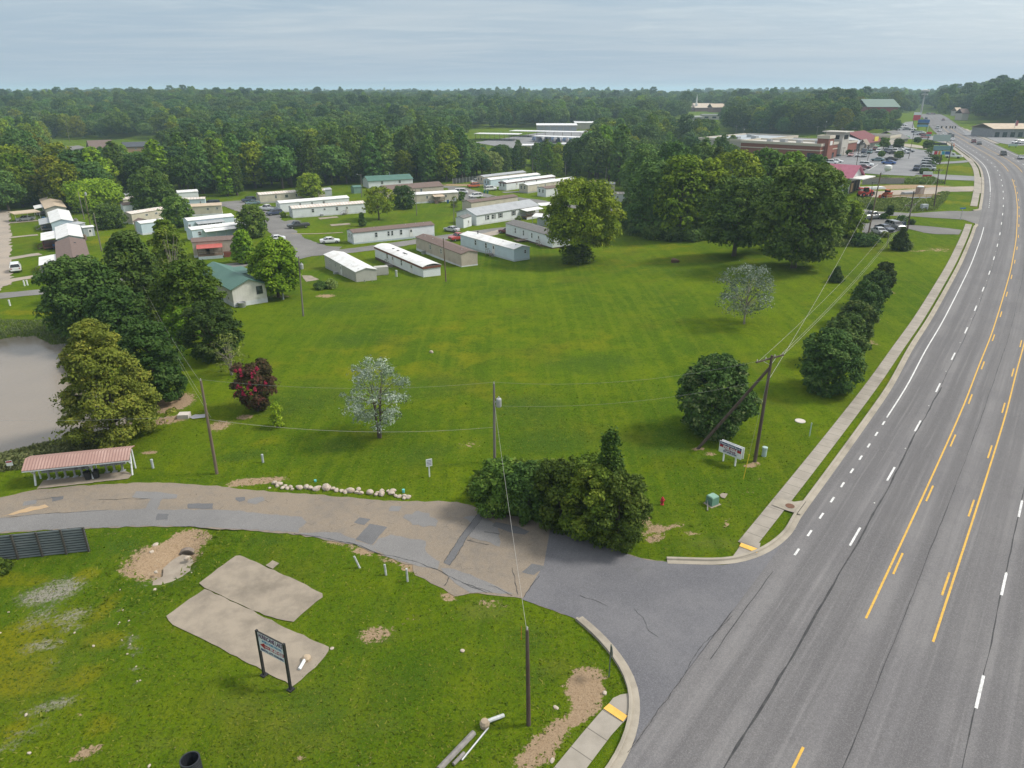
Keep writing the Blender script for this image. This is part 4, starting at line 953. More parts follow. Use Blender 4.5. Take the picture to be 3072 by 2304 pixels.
# trees round the pond
T('bald_cypress', (345, 1310), 955, 165, 'big rusty yellow green cypress leaning over the pond', seed=80, leafmat=L_CYP, nl=60, nleaf=30000, leaf=0.17, lobe=0.20, base=0.06, prof='cone2', limbs=18, flat=.8, squash=.6)
T('sweetgum', (478, 1196), 965, 100, 'dense dark green tree right of the rusty cypress', seed=81, leafmat=L_POND, nl=46, nleaf=15000, leaf=0.20, lobe=0.24, base=0.04, prof='oval')
T('sweetgum', (268, 1008), 768, 105, 'large dark tree behind the rusty cypress at the pond', seed=82, leafmat=L_POND, nl=46, nleaf=14000, leaf=0.27, lobe=0.24, base=0.05)
T('sweetgum', (372, 1040), 860, 80, 'mid green tree between the rusty cypress and the tree behind it', seed=83, leafmat=L_POND, nl=40, nleaf=9000, leaf=0.25, lobe=0.25, base=0.05)
T('sweetgum', (420, 960), 690, 88, 'tall dark tree in front of the white mobile homes by the pond', seed=84, leafmat=L_POND, nl=44, nleaf=12000, leaf=0.29, lobe=0.24, base=0.04, prof='oval')
T('bald_cypress', (530, 905), 652, 56, 'narrow bright green tree behind the bare dead tree', seed=85, leafmat=L_HEDGE, nl=40, nleaf=9000, leaf=0.27, lobe=0.3, base=0.03, prof='oval')
T('mulberry_tree', (585, 1000), 780, 92, 'bright yellow green broad tree left of the green roofed house', seed=86, leafmat=L_HEDGE, nl=46, nleaf=13000, leaf=0.27, lobe=0.24, base=0.04)
T('sweetgum', (560, 1020), 905, 62, 'low leafy tree at the foot of the bright broad tree', seed=87, leafmat=L_LIME, nl=24, nleaf=5000, leaf=0.24, lobe=0.3, base=0.03)
T('crab_tree', (648, 1078), 905, 82, 'dark open crowned tree below the green roofed house', seed=88, leafmat=L_POND, nl=40, nleaf=8500, leaf=0.22, lobe=0.25, base=0.05, inner=.5)
T('dying_tree', (696, 1125), 1000, 50, 'half bare grey tree at the left edge of the lawn', seed=89, leafmat=L_WEED, nl=18, nleaf=520, leaf=0.16, lobe=.35, base=0.15, bark=BARKG, multi=3, trunk_r=.08, limbs=24, inner=.2)
T('dead_tree', (545, 960), 690, 52, 'bare dead tree with pale forked branches among the pond trees', seed=90, leafmat=L_WEED, nl=22, nleaf=260, leaf=0.16, lobe=.3, base=0.25, bark=BARKG, trunk_r=.14, limbs=30, inner=.1, prof='vase')
T('sweetgum', (252, 905), 775, 56, 'leafy dark tree in front of the brown roofed trailer at the left', seed=91, leafmat=L_POND, nl=30, nleaf=6000, leaf=0.28, lobe=.27, base=0.03)
# trees in the trailer park
T('mulberry_tree', (837, 893), 712, 70, 'broad bright green tree beside the green roofed house', seed=100, leafmat=L_LIME, nl=42, nleaf=11000, leaf=0.30, lobe=0.26, base=0.14)
T('shrub', zC(735, 185), zC(0, 125)[1], 22, 'left clump of the low spiky shrub bed beside the grey trailer', 'bush', seed=101, leafmat=L_FOR, nl=9, nleaf=900, leaf=0.2, base=0.0, lobe=.42)
T('shrub', zC(815, 180), zC(0, 105)[1], 20, 'right clump of the low spiky shrub bed beside the grey trailer', 'bush', seed=102, leafmat=L_WEED, nl=9, nleaf=900, leaf=0.2, base=0.0, lobe=.42)
T('oak_tree', (463, 636), 500, 68, 'tall dark tree rising among the white trailers on the left', seed=103, leafmat=L_OAK, nl=40, nleaf=9000, leaf=0.42, lobe=.25, base=0.06, prof='oval')
T('oak_tree', (535, 680), 588, 44, 'smaller dark tree in front of the tall tree among the trailers', seed=104, leafmat=L_OAK, nl=28, nleaf=5000, leaf=0.38, lobe=.28, base=0.06)
T('shrub', (330, 684), 612, 48, 'big round bush beside the wooden poles on the left', 'bush', seed=105, leafmat=L_OAK, nl=24, nleaf=4000, leaf=0.36, base=0.0, lobe=.34)
T('maple_tree', (292, 632), 538, 78, 'yellow green tree behind the wooden poles on the left', seed=106, leafmat=L_LIME, nl=32, nleaf=6500, leaf=0.42, base=0.04)
T('oak_tree', (762, 712), 612, 42, 'dark tree between the parked cars and the porch trailer', seed=107, leafmat=L_OAK, nl=28, nleaf=4600, leaf=0.34, base=0.05)
T('pear_tree', (735, 790), 688, 36, 'bright green egg shaped tree beside the red porch', seed=108, leafmat=L_LIME, nl=28, nleaf=5000, leaf=0.30, base=0.06, prof='oval')
T('maple_tree', (935, 602), 518, 38, 'green tree in front of the tan trailer at the wood edge', seed=109, leafmat=L_LIME, nl=26, nleaf=4200, leaf=0.38, base=0.1)
T('honey_locust', (1137, 660), 558, 47, 'airy yellow green tree alone on the trailer park lawn', seed=110, leafmat=L_YEL, nl=30, nleaf=2600, leaf=0.34, base=0.2, inner=.35, lobe=.28, trunk_r=.22)
T('young_pine', (1087, 679), 638, 15, 'small dark conifer left of the airy yellow green tree', seed=111, leafmat=L_HOLLY, nl=14, nleaf=1300, leaf=0.3, base=0.04, prof='cone', lobe=.4)
T('holly_bush', (1210, 626), 556, 36, 'dark dense round tree beside the wooden porch trailer', seed=112, leafmat=L_HOLLY, nl=26, nleaf=4500, leaf=0.3, base=0.02, lobe=.3)
T('shrub', (1383, 600), 574, 13, 'round green bush at the corner of the porch trailer', 'bush', seed=113, leafmat=L_OAK, nl=8, nleaf=700, leaf=0.3, base=0, lobe=.45)
T('shrub', (1364, 622), 590, 12, 'small shrub at the foot of the transformer pole', 'bush', seed=114, leafmat=L_WEED, nl=8, nleaf=600, leaf=0.26, base=0, lobe=.45)
T('willow_tree', (1471, 524), 455, 36, 'pale green round tree at the far trailers by the wood', seed=115, leafmat=L_WEED, nl=26, nleaf=3500, leaf=0.42, base=0.12)
T('young_pine', (1877, 618), 566, 12, 'small pointed tree before the rusty roofed trailer', seed=116, leafmat=L_FOR, nl=12, nleaf=900, leaf=0.3, base=0.02, prof='cone', lobe=.45)
T('shrub', (1556, 667), 648, 10, 'reddish shrub by the covered porch of the long white house', 'bush', seed=117, leafmat=L_WEED, nl=8, nleaf=500, leaf=0.22, base=0, lobe=.45)
T('shrub', (1478, 599), 590, 12, 'small sprawling shrub behind the grey roofed house', 'bush', seed=118, leafmat=L_LIME, nl=7, nleaf=400, leaf=0.26, base=0, lobe=.45)
T('shrub', (850, 652), 634, 9, 'small round bush beside the dark blue car', 'bush', seed=119, leafmat=L_LIME, nl=7, nleaf=500, leaf=0.24, base=0, lobe=.45)
T('dead_tree', (742, 655), 600, 30, 'bare grey twiggy tree by the upper parking pad', seed=120, leafmat=L_WEED, nl=16, nleaf=120, leaf=0.12, base=.1, bark=BARKG, multi=3, trunk_r=.06, limbs=30, inner=.1, prof='vase')
# shopping lot trees and shrubs
for i, (x, y, t, w, lab) in enumerate([(2650, 448, 412, 15, 'leftmost young tree in the strip of grass behind the parking lot'), (2692, 450, 416, 15, 'second young tree in the grass strip behind the parking lot'), (2782, 450, 420, 14, 'round young tree nearest the tall road signs'),
        (2545, 466, 450, 7, 'tiny tree on the kerb island before the stone shopfront'), (2643, 472, 453, 9, 'slim young tree on the parking island with the parked cars'), (2693, 478, 453, 13, 'bushy young tree on the parking island by the blue car'), (2750, 430, 412, 9, 'round shrub beside the far row of parked cars')]):
    T('lot_tree', (x, y), t, w, lab, seed=130 + i, leafmat=L_OAK, nl=16, nleaf=1200, leaf=0.42, lobe=.36, base=.22)
for i, (x, y, t, w, lab) in enumerate([(2800, 472, 440, 20, 'dark shrub mass behind the striped road sign'), (2806, 488, 466, 15, 'shrub left of the white pickup at the road sign'), (2790, 502, 484, 14, 'low hedge clump along the sunny strip of parked cars'), (2775, 522, 505, 14, 'weedy clump beside the red and white sign')]):
    T('shrub', (x, y), t, w, lab, 'bush', seed=140 + i, leafmat=L_OAK, nl=10, nleaf=800, leaf=0.36, base=0, lobe=.42)
T('small_tree', zV(310, 500), zV(0, 300)[1], 10, 'small dark street tree left of the parked pickup', seed=150, leafmat=L_HOLLY, nl=10, nleaf=900, leaf=.24, base=.3, lobe=.42)
T('small_tree', zV(690, 620), zV(0, 370)[1], 12, 'small dark street tree beside the cross street', seed=151, leafmat=L_HOLLY, nl=10, nleaf=1000, leaf=.24, base=.3, lobe=.42)
for i, (x, y, t, w, lab) in enumerate([(580, 630, 520, 70, 'purplish shrub between the street tree and the pickup'), (950, 700, 560, 90, 'dark reddish shrub behind the low sign board'), (1130, 740, 640, 65, 'purplish shrub to the right of the sign board'), (620, 980, 880, 90, 'rust tinged shrub before the parked cars'), (820, 720, 620, 70, 'shrub left behind the low sign board')]):
    T('shrub', zV(x, y), zV(0, t)[1], w / 6.5, lab, 'bush', seed=155 + i, leafmat=L_WEED if i == 3 else L_HOLLY, nl=9, nleaf=700, leaf=.22, base=0, lobe=.42)

# ---------------------------------------------------------------- weeds, reeds and ground cover
def cover(name, pts, n, h, leafmat, label, seed, spread=0.5, cat='plants'):
    """tall weeds over a polygon of ground: many thin leaves, one uncountable mass"""
    rng = np.random.default_rng(seed); P = np.array([(p[0], p[1]) for p in pts]); lo = P.min(0); hi = P.max(0)
    q = rng.uniform(lo, hi, (n * 4, 2)); d = poly_dist(P, q[:, 0], q[:, 1]); q = q[d > 0][:n]; d = d[d > 0][:n]; m = len(q)
    z = terrain(q[:, 0], q[:, 1]); hh = h * rng.uniform(.4, 1.2, m) * np.clip(.35 + d / 1.5, 0, 1)
    a = rng.uniform(0, 6.28, m); w = hh * .32 + .05
    A = np.c_[q[:, 0] - np.cos(a) * w / 2, q[:, 1] - np.sin(a) * w / 2, z - .1]; B = np.c_[q[:, 0] + np.cos(a) * w / 2, q[:, 1] + np.sin(a) * w / 2, z - .1]
    t = rng.normal(size=(m, 2)) * hh[:, None] * spread
    C = np.c_[q[:, 0] + t[:, 0] + np.cos(a) * w * .5, q[:, 1] + t[:, 1] + np.sin(a) * w * .5, z + hh]; D = np.c_[q[:, 0] + t[:, 0] - np.cos(a) * w * .5, q[:, 1] + t[:, 1] - np.sin(a) * w * .5, z + hh * .9]
    V = np.stack([A, B, C, D], 1).reshape(-1, 3)
    o = link(name, np_mesh(name, V, np.arange(m * 4).reshape(m, 4), leafmat, {'tint': ('POINT', np.repeat(rng.uniform(.1, .95, m), 4))}))
    return tag(o, label, cat, None, 'stuff')
cover('reeds', PX(zA, [(-400, 1600), (0, 1560), (250, 1500), (500, 1440), (760, 1395), (900, 1360), (1060, 1330), (1090, 1390), (960, 1470), (700, 1540), (400, 1620), (200, 1680), (-400, 1760)]), 9000, 0.5, L_REED, 'dark reeds along the near bank of the pond', 1)
cover('reeds', PX(zA, [(-300, 480), (0, 430), (250, 440), (500, 430), (620, 480), (620, 700), (540, 640), (430, 650), (340, 600), (290, 575), (120, 585), (-300, 640)]), 4500, 0.2, L_REED, 'tall rough grass on the far bank of the pond', 2)
cover('reeds', PX(zA, [(500, 800), (560, 760), (640, 800), (650, 880), (560, 870)]), 700, 0.6, L_REED, 'small patch of reeds standing in the pond by the cypress', 3)
cover('weeds', PX(z4, [(800, 985), (1000, 1000), (1180, 985), (1400, 1010), (1500, 940), (1600, 930), (1560, 1000), (1480, 1085), (1300, 1100), (1150, 1090), (1000, 1085), (850, 1060)]), 9000, 0.7, L_WEED, 'tall weeds between the construction ground and the cross street', 4)
cover('weeds', PX(z4, [(830, 800), (1000, 812), (1200, 830), (1460, 815), (1560, 860), (1400, 870), (1200, 865), (1000, 822)]), 3500, 0.8, L_WEED, 'weeds on the bank below the parking lot', 5)
cover('weeds', PX(zB, [(-100, 930), (60, 920), (110, 960), (60, 1040), (-100, 1050)]), 900, 0.6, L_OAK, 'dark weeds at the foot of the board fence', 6)
cover('weeds', PX(zE, [(0, 1330), (60, 1200), (200, 1120), (420, 1080), (700, 1100), (900, 1120), (1000, 1160), (900, 1300), (1500, 1480), (1440, 1600), (1300, 1650), (900, 1590), (560, 1500), (280, 1430), (40, 1400)]), 8000, 0.8, L_OAK, 'undergrowth beneath the roadside hedge', 7)
cover('weeds', PX(z3, [(1300, 1290), (1450, 1300), (1700, 1320), (2000, 1335), (2000, 1310), (1700, 1270), (1450, 1260), (1320, 1250)]), 3500, 0.8, L_WEED, 'rough weeds along the foot of the thicket', 8)
cover('weeds', PX(z4, [(560, 1380), (700, 1390), (850, 1370), (980, 1330), (960, 1290), (800, 1310), (600, 1330)]), 2500, 0.9, L_WEED, 'rough weeds under the dark trees beside the small car park', 9)
cover('weeds', PX(zQ, [(520, 1250), (640, 1130), (700, 900), (800, 700), (880, 520), (900, 400), (820, 420), (700, 700), (560, 1000), (470, 1230)]), 2500, 0.35, L_WEED, 'rough grass along the foot of the evergreen row', 10)

# short turf standing in the mown grass near the camera, thinning with distance
rng = np.random.default_rng(9); n_ = 100000
q = np.c_[rng.uniform(-46, 34, n_), 22 + 75 * rng.random(n_) ** 2.4]
z = terrain(q[:, 0], q[:, 1])
_u = [pix((x, y, 0)) for x, y in q]; _u = np.array(_u)
lawnA = [zI(-60, 60), zB(-60, 900), zB(740, 850), zB(700, 665), zB(1500, 645), zD(0, 675), zD(500, 715), zD(1000, 800), zD(1450, 960), zD(1640, 1120), zD(1840, 1225), zG(330, 245), zG(720, 365), zG(920, 440), zG(1160, 665), zG(1280, 840), zG(1340, 960), zG(1330, 1040), zG(1130, 1170), zG(940, 1390), zG(720, 1660), zI(0, 1700), zI(-60, 1700)]
lawnB = [zB(0, 330), zB(320, 250), zB(1050, 160), zB(1120, 200), zB(1250, 262), zB(1900, 296), zD(300, 336), zD(1100, 396), zD(1650, 415), zE(20, 1400), zE(100, 1200), zE(900, 1080), zE(1400, 1500), zF(0, 1535), zF(340, 1575), zF(1070, 1585), zF(1180, 1420), zF(1590, 900), zF(2200, 100), zE(2212, 700), zE(1500, 400), zE(0, 500), zC(0, 1100), zA(1250, 1330), zA(900, 1500), zA(0, 1659)]
slab = [zI(1375, 400), zI(1655, 140), zI(1975, -105), zH(700, 55), zH(1025, 215), zH(775, 458), zH(660, 465), zH(1075, 660), zH(770, 990), zH(200, 690), zI(1560, 530)]
mud = [zB(1120, 960), zB(1300, 720), zB(1560, 660), zB(1650, 740), zB(1560, 960), zB(1280, 1150)]
grav = [zG(860, 920), zG(960, 860), zG(1140, 930), zG(1110, 1090), zG(940, 1280), zG(700, 1500), zG(450, 1659), zG(380, 1620), zG(600, 1450), zG(820, 1240), zG(880, 1080)]
ok = ((poly_dist(lawnA, _u[:, 0], _u[:, 1]) > 0) | (poly_dist(lawnB, _u[:, 0], _u[:, 1]) > 0))
for P_ in (slab, mud, grav): ok &= poly_dist(P_, _u[:, 0], _u[:, 1]) < 0
q = q[ok]; z = z[ok]; m = len(q); hh = rng.uniform(.03, .09, m) * (1 + .9 * (rng.random(m) < .06)); a = rng.uniform(0, 6.28, m); w = rng.uniform(.04, .10, m); t = rng.normal(size=(m, 2)) * .13
V = np.stack([np.c_[q[:, 0] - np.cos(a) * w, q[:, 1] - np.sin(a) * w, z - .02], np.c_[q[:, 0] + np.cos(a) * w, q[:, 1] + np.sin(a) * w, z - .02], np.c_[q + t, z + hh]], 1).reshape(-1, 3)
L_TURF = leaf_material('turf_blades', (0.048, 0.086, 0.005), (0.088, 0.132, 0.008), (0.190, 0.205, 0.030))
o = link('turf', np_mesh('turf', V, np.arange(m * 3).reshape(m, 3), L_TURF, {'tint': ('POINT', np.repeat(rng.uniform(0, 1, m), 3))}))
tag(o, 'short mown turf of the lawns on both sides of the side road', 'grass', None, 'stuff')

# ---------------------------------------------------------------- woodland
EDGE = [(-400, 660), (0, 636), (205, 628), (300, 618), (370, 600), (530, 584), (700, 592), (760, 574), (1000, 558), (1100, 552), (1350, 548), (1430, 530), (1560, 519), (1700, 534), (1800, 546), (1880, 560), (1900, 610), (2150, 620), (2440, 560)]
SOLID = [  # (x0, y0, x1, y1) photo boxes of open ground or buildings
    (140, 418, 520, 498), (620, 425, 720, 440), (730, 415, 800, 432), (1385, 385, 1795, 482), (1795, 385, 1890, 425), (2060, 332, 2190, 366), (1980, 366, 2180, 432), (1950, 352, 2010, 368), (2190, 408, 2600, 600), (2150, 425, 2260, 500), (1400, 480, 1640, 492),
    (2590, 340, 2700, 358), (2600, 400, 2760, 640), (380, 352, 400, 358)]
def wood_ok(px, py):
    if py > np.interp(px, [e[0] for e in EDGE], [e[1] for e in EDGE]): return False
    if px > 2440 and px < 2700 and py > 402: return False
    if 2690 <= px < 2740 and py > 340: return False
    if 2740 <= px < 2815 and py > 330: return False
    if px >= 2815 and py > (343 if px < 2885 else 371): return False
    for x0, y0, x1, y1 in SOLID:
        if x0 <= px <= x1 and y0 <= py <= y1: return False
    return True
rng = np.random.default_rng(77); cand = []
for (d0, d1, sp) in ((150, 330, 7.6), (330, 480, 9.4), (480, 700, 11.8), (700, 1100, 15.0), (1100, 2600, 22.0)):
    xs = np.arange(-1.05 * d1, 1.05 * d1, sp); ys = np.arange(d0, d1, sp)
    for y in ys:
        for x in xs:
            X = x + rng.uniform(-.42, .42) * sp; Y = y + rng.uniform(-.42, .42) * sp
            if abs(X) > 0.80 * Y + 40: continue
            z = float(terrain(X, Y)); px, py = pix((X, Y, z))
            if px < -120 or px > 3200: continue
            s, o = ref_so((X, Y)) if X > 60 else (0, -99)
            if -22 < o < 30 and 60 < s < 780: continue
            if not wood_ok(px, py): continue
            cand.append((math.hypot(X, Y), X, Y, z, px, py, sp))
cand.sort()
WOOD = []
for i, (nm, seed, h, r, prof, base, lm, nl, n, leaf) in enumerate([
    ('oak_tree', 201, 13.5, 6.8, 'round', .30, L_FOR, 60, 4600, .50), ('oak_tree', 202, 15.0, 7.6, 'round', .32, L_OAK, 64, 5000, .50), ('oak_tree', 203, 13.0, 6.0, 'round', .22, L_FOR, 52, 4000, .48),
    ('tulip_tree', 204, 18.5, 4.6, 'oval', .10, L_FOR, 60, 3800, .46), ('tulip_tree', 205, 17.5, 4.2, 'oval', .08, L_OAK, 60, 3800, .46), ('sweetgum', 206, 16.5, 5.0, 'oval', .06, L_LIME, 54, 3800, .46),
    ('pine_tree', 207, 18.0, 5.0, 'round', .58, L_PINE, 24, 2000, .50), ('hickory_tree', 208, 15.0, 5.8, 'round', .12, L_YEL, 54, 3800, .48)]):
    WOOD.append((nm, tree_parts('woodland_' + nm, seed, h, r, prof, base, int(nl / 1.9), int(n / 1.15), leaf, 0.28, lm, BARK, limbs=8, k=3, inner=.7)))
WLAB = {'oak_tree': 'broad dark green tree in the woodland', 'tulip_tree': 'tall slender green tree in the woodland', 'sweetgum': 'light green tree in the woodland', 'pine_tree': 'tall dark pine in the woodland', 'hickory_tree': 'yellowish green tree in the woodland'}
def wkind(px, py, r):
    if px < 330 and 430 < py < 640: w = [.12, .12, .12, .08, .04, .22, .0, .30]
    elif px > 2800: w = [.3, .2, .1, .05, .05, .06, .2, .04]
    elif py > 500: w = [.12, .12, .10, .24, .20, .15, .03, .04]
    elif py > 400: w = [.30, .26, .20, .05, .0, .08, .06, .05]
    else: w = [.34, .28, .22, .02, .0, .06, .06, .03]
    return int(np.searchsorted(np.cumsum(np.array(w) / sum(w)), r))
def wscale(px, py):
    if 140 < px < 520 and 490 < py < 575: return .52
    if 2540 < px < 2740 and py > 358: return .5
    if px > 1880 and py > 470: return .72
    if 1770 < px < 1980 and 440 < py < 560: return 1.05
    if 1400 < px < 1900 and py > 470: return .66
    if px > 2080 and px < 2720 and py < 420: return 1.08
    if px > 2815: return 1.2
    return .96
NEAR_N = 285
gnp = [[] for _ in WOOD]
for i, (d, X, Y, z, px, py, sp) in enumerate(cand):
    kd = min(len(WOOD) - 1, wkind(px, py, rng.random())); s = wscale(px, py) * rng.uniform(.80, 1.26) * (1.12 if rng.random() < .08 else 1)
    if i < NEAR_N:
        nm, ms = WOOD[kd]
        side = 'behind the trailers' if px < 1900 else 'behind the thicket'
        o = put_tree(nm, ms, (X, Y, z - .1), WLAB[nm] + ' ' + side, 'tree', 'woodland trees ' + side + ': ' + nm.replace('_', ' '), s, rng.uniform(0, 6.28))
    else:
        gnp[kd].append((X, Y, z - .2, s * (1.0 + .012 * max(0, sp - 9)), rng.uniform(0, 6.28)))
def instance_wood(name, kd, pts):
    """far trees of one kind as one uncountable mass: crowns of that kind set on points"""
    P = np.array(pts); me = bpy.data.meshes.new(name)
    me.vertices.add(len(P)); me.vertices.foreach_set('co', P[:, :3].astype(np.float32).ravel())
    for nm, col in (('ts', 3), ('tr', 4)):
        a = me.attributes.new(nm, 'FLOAT', 'POINT'); a.data.foreach_set('value', P[:, col].astype(np.float32))
    o = link(name, me)
    src = [q for q in bpy.data.objects if q.data == WOOD[kd][1][1]]
    ng = bpy.data.node_groups.new(name, 'GeometryNodeTree')
    ng.interface.new_socket('Geometry', in_out='INPUT', socket_type='NodeSocketGeometry'); ng.interface.new_socket('Geometry', in_out='OUTPUT', socket_type='NodeSocketGeometry')
    N = ng.nodes; L = ng.links
    gi = N.new('NodeGroupInput'); go = N.new('NodeGroupOutput'); oi = N.new('GeometryNodeObjectInfo'); oi.inputs['Object'].default_value = src[0]; oi.transform_space = 'ORIGINAL'
    ip = N.new('GeometryNodeInstanceOnPoints')
    a1 = N.new('GeometryNodeInputNamedAttribute'); a1.data_type = 'FLOAT'; a1.inputs['Name'].default_value = 'ts'
    a2 = N.new('GeometryNodeInputNamedAttribute'); a2.data_type = 'FLOAT'; a2.inputs['Name'].default_value = 'tr'
    cx = N.new('ShaderNodeCombineXYZ'); L.new(a2.outputs[0], cx.inputs[2])
    L.new(gi.outputs[0], ip.inputs['Points']); L.new(oi.outputs['Geometry'], ip.inputs['Instance']); L.new(cx.outputs[0], ip.inputs['Rotation']); L.new(a1.outputs[0], ip.inputs['Scale'])
    L.new(ip.outputs[0], go.inputs[0])
    md = o.modifiers.new('trees', 'NODES'); md.node_group = ng
    tag(o, 'far woodland spreading to the horizon: ' + WLAB[WOOD[kd][0]].replace(' in the woodland', '') + 's', 'woodland', None, 'stuff')
for kd, pts in enumerate(gnp):
    if pts: instance_wood('distant_woodland', kd, pts)
print('WOOD', len(cand), [len(g) for g in gnp])
# ---------------------------------------------------------------- trailers and houses
GLASS = glass()
FRAMEW = pal('white_frame', (.62, .63, .62)); FRAMED = pal('dark_frame', (.06, .06, .065)); SHUT = pal('black_shutter', (.03, .032, .035))
DOORM = pal('white_door', (.66, .66, .64)); WOOD_M = mat('deck_wood', (.20, .145, .10), (.13, .10, .075), 3, .85); WOODG = mat('grey_wood', (.25, .235, .22), (.16, .15, .14), 3, .85)
METAL = pal('grey_metal', (.36, .37, .38), .45, .5, .4); DARK = pal('dark_void', (.012, .012, .013), .9)
W_WHITE = striped('white_siding', (.66, .69, .71), (.52, .55, .57), .40, 0, .09, dirt=(.56, .585, .59))
W_BLUE = striped('pale_blue_siding', (.50, .60, .66), (.40, .49, .55), .40, 0, .09, dirt=(.44, .52, .57))
W_BEIGE = striped('beige_siding', (.44, .385, .32), (.34, .30, .25), .40, 0, .09)
W_GREY = striped('grey_siding', (.40, .395, .36), (.30, .295, .27), .30, 0, .12, dirt=(.33, .325, .295))
W_CREAM = striped('cream_siding', (.52, .475, .39), (.42, .38, .32), .40, 0, .09)
W_GREYB = striped('grey_blue_siding', (.36, .40, .42), (.28, .32, .34), .40, 0, .09)
R_WHITE = striped('white_metal_roof', (.66, .665, .66), (.52, .525, .52), .6, 0, .06, .5, (.50, .48, .45))
R_RUST = striped('rusty_metal_roof', (.60, .57, .53), (.40, .31, .26), .9, 0, .16, .6, (.44, .33, .26))
R_TAN = striped('tan_metal_roof', (.46, .37, .27), (.38, .30, .22), .6, 0, .06, .6)
R_GREY = striped('grey_metal_roof', (.34, .355, .37), (.26, .27, .285), .5, 0, .08, .5)
R_GREEN = striped('green_metal_roof', (.070, .150, .122), (.05, .11, .09), .45, 0, .12, .6, (.095, .175, .148))
R_BROWN = mat('brown_shingle', (.165, .120, .105), (.125, .090, .078), 2.2, .9, bump=.2)
R_DGREY = mat('grey_shingle', (.165, .160, .155), (.12, .115, .112), 2.2, .9, bump=.2)
R_RED = mat('red_roof', (.42, .10, .085), (.34, .09, .075), 1.5, .6)
SK_WHITE = striped('white_skirting', (.58, .60, .62), (.46, .48, .50), .30, 0, .15); SK_BROWN = pal('brown_skirting', (.075, .045, .035)); SK_GREY = pal('grey_skirting', (.33, .33, .32)); SK_BLUE = pal('blue_grey_skirting', (.42, .48, .52))
BAND = mat('red_brown_band', (.20, .075, .050), (.15, .06, .045), 3)

def gable(mb, x0, x1, y0, y1, ze, zr, th=.10, ridge_y=None):
    ym = (y0 + y1) / 2 if ridge_y is None else ridge_y
    for (ya, yb, za, zb) in ((y0, ym, ze, zr), (ym, y1, zr, ze)):
        V = [(x0, ya, za), (x1, ya, za), (x1, yb, zb), (x0, yb, zb)]; V = V + [(x, y, z + th) for x, y, z in V]
        mb.add(V, [(3, 2, 1, 0), (4, 5, 6, 7), (0, 1, 5, 4), (1, 2, 6, 5), (2, 3, 7, 6), (3, 0, 4, 7)])

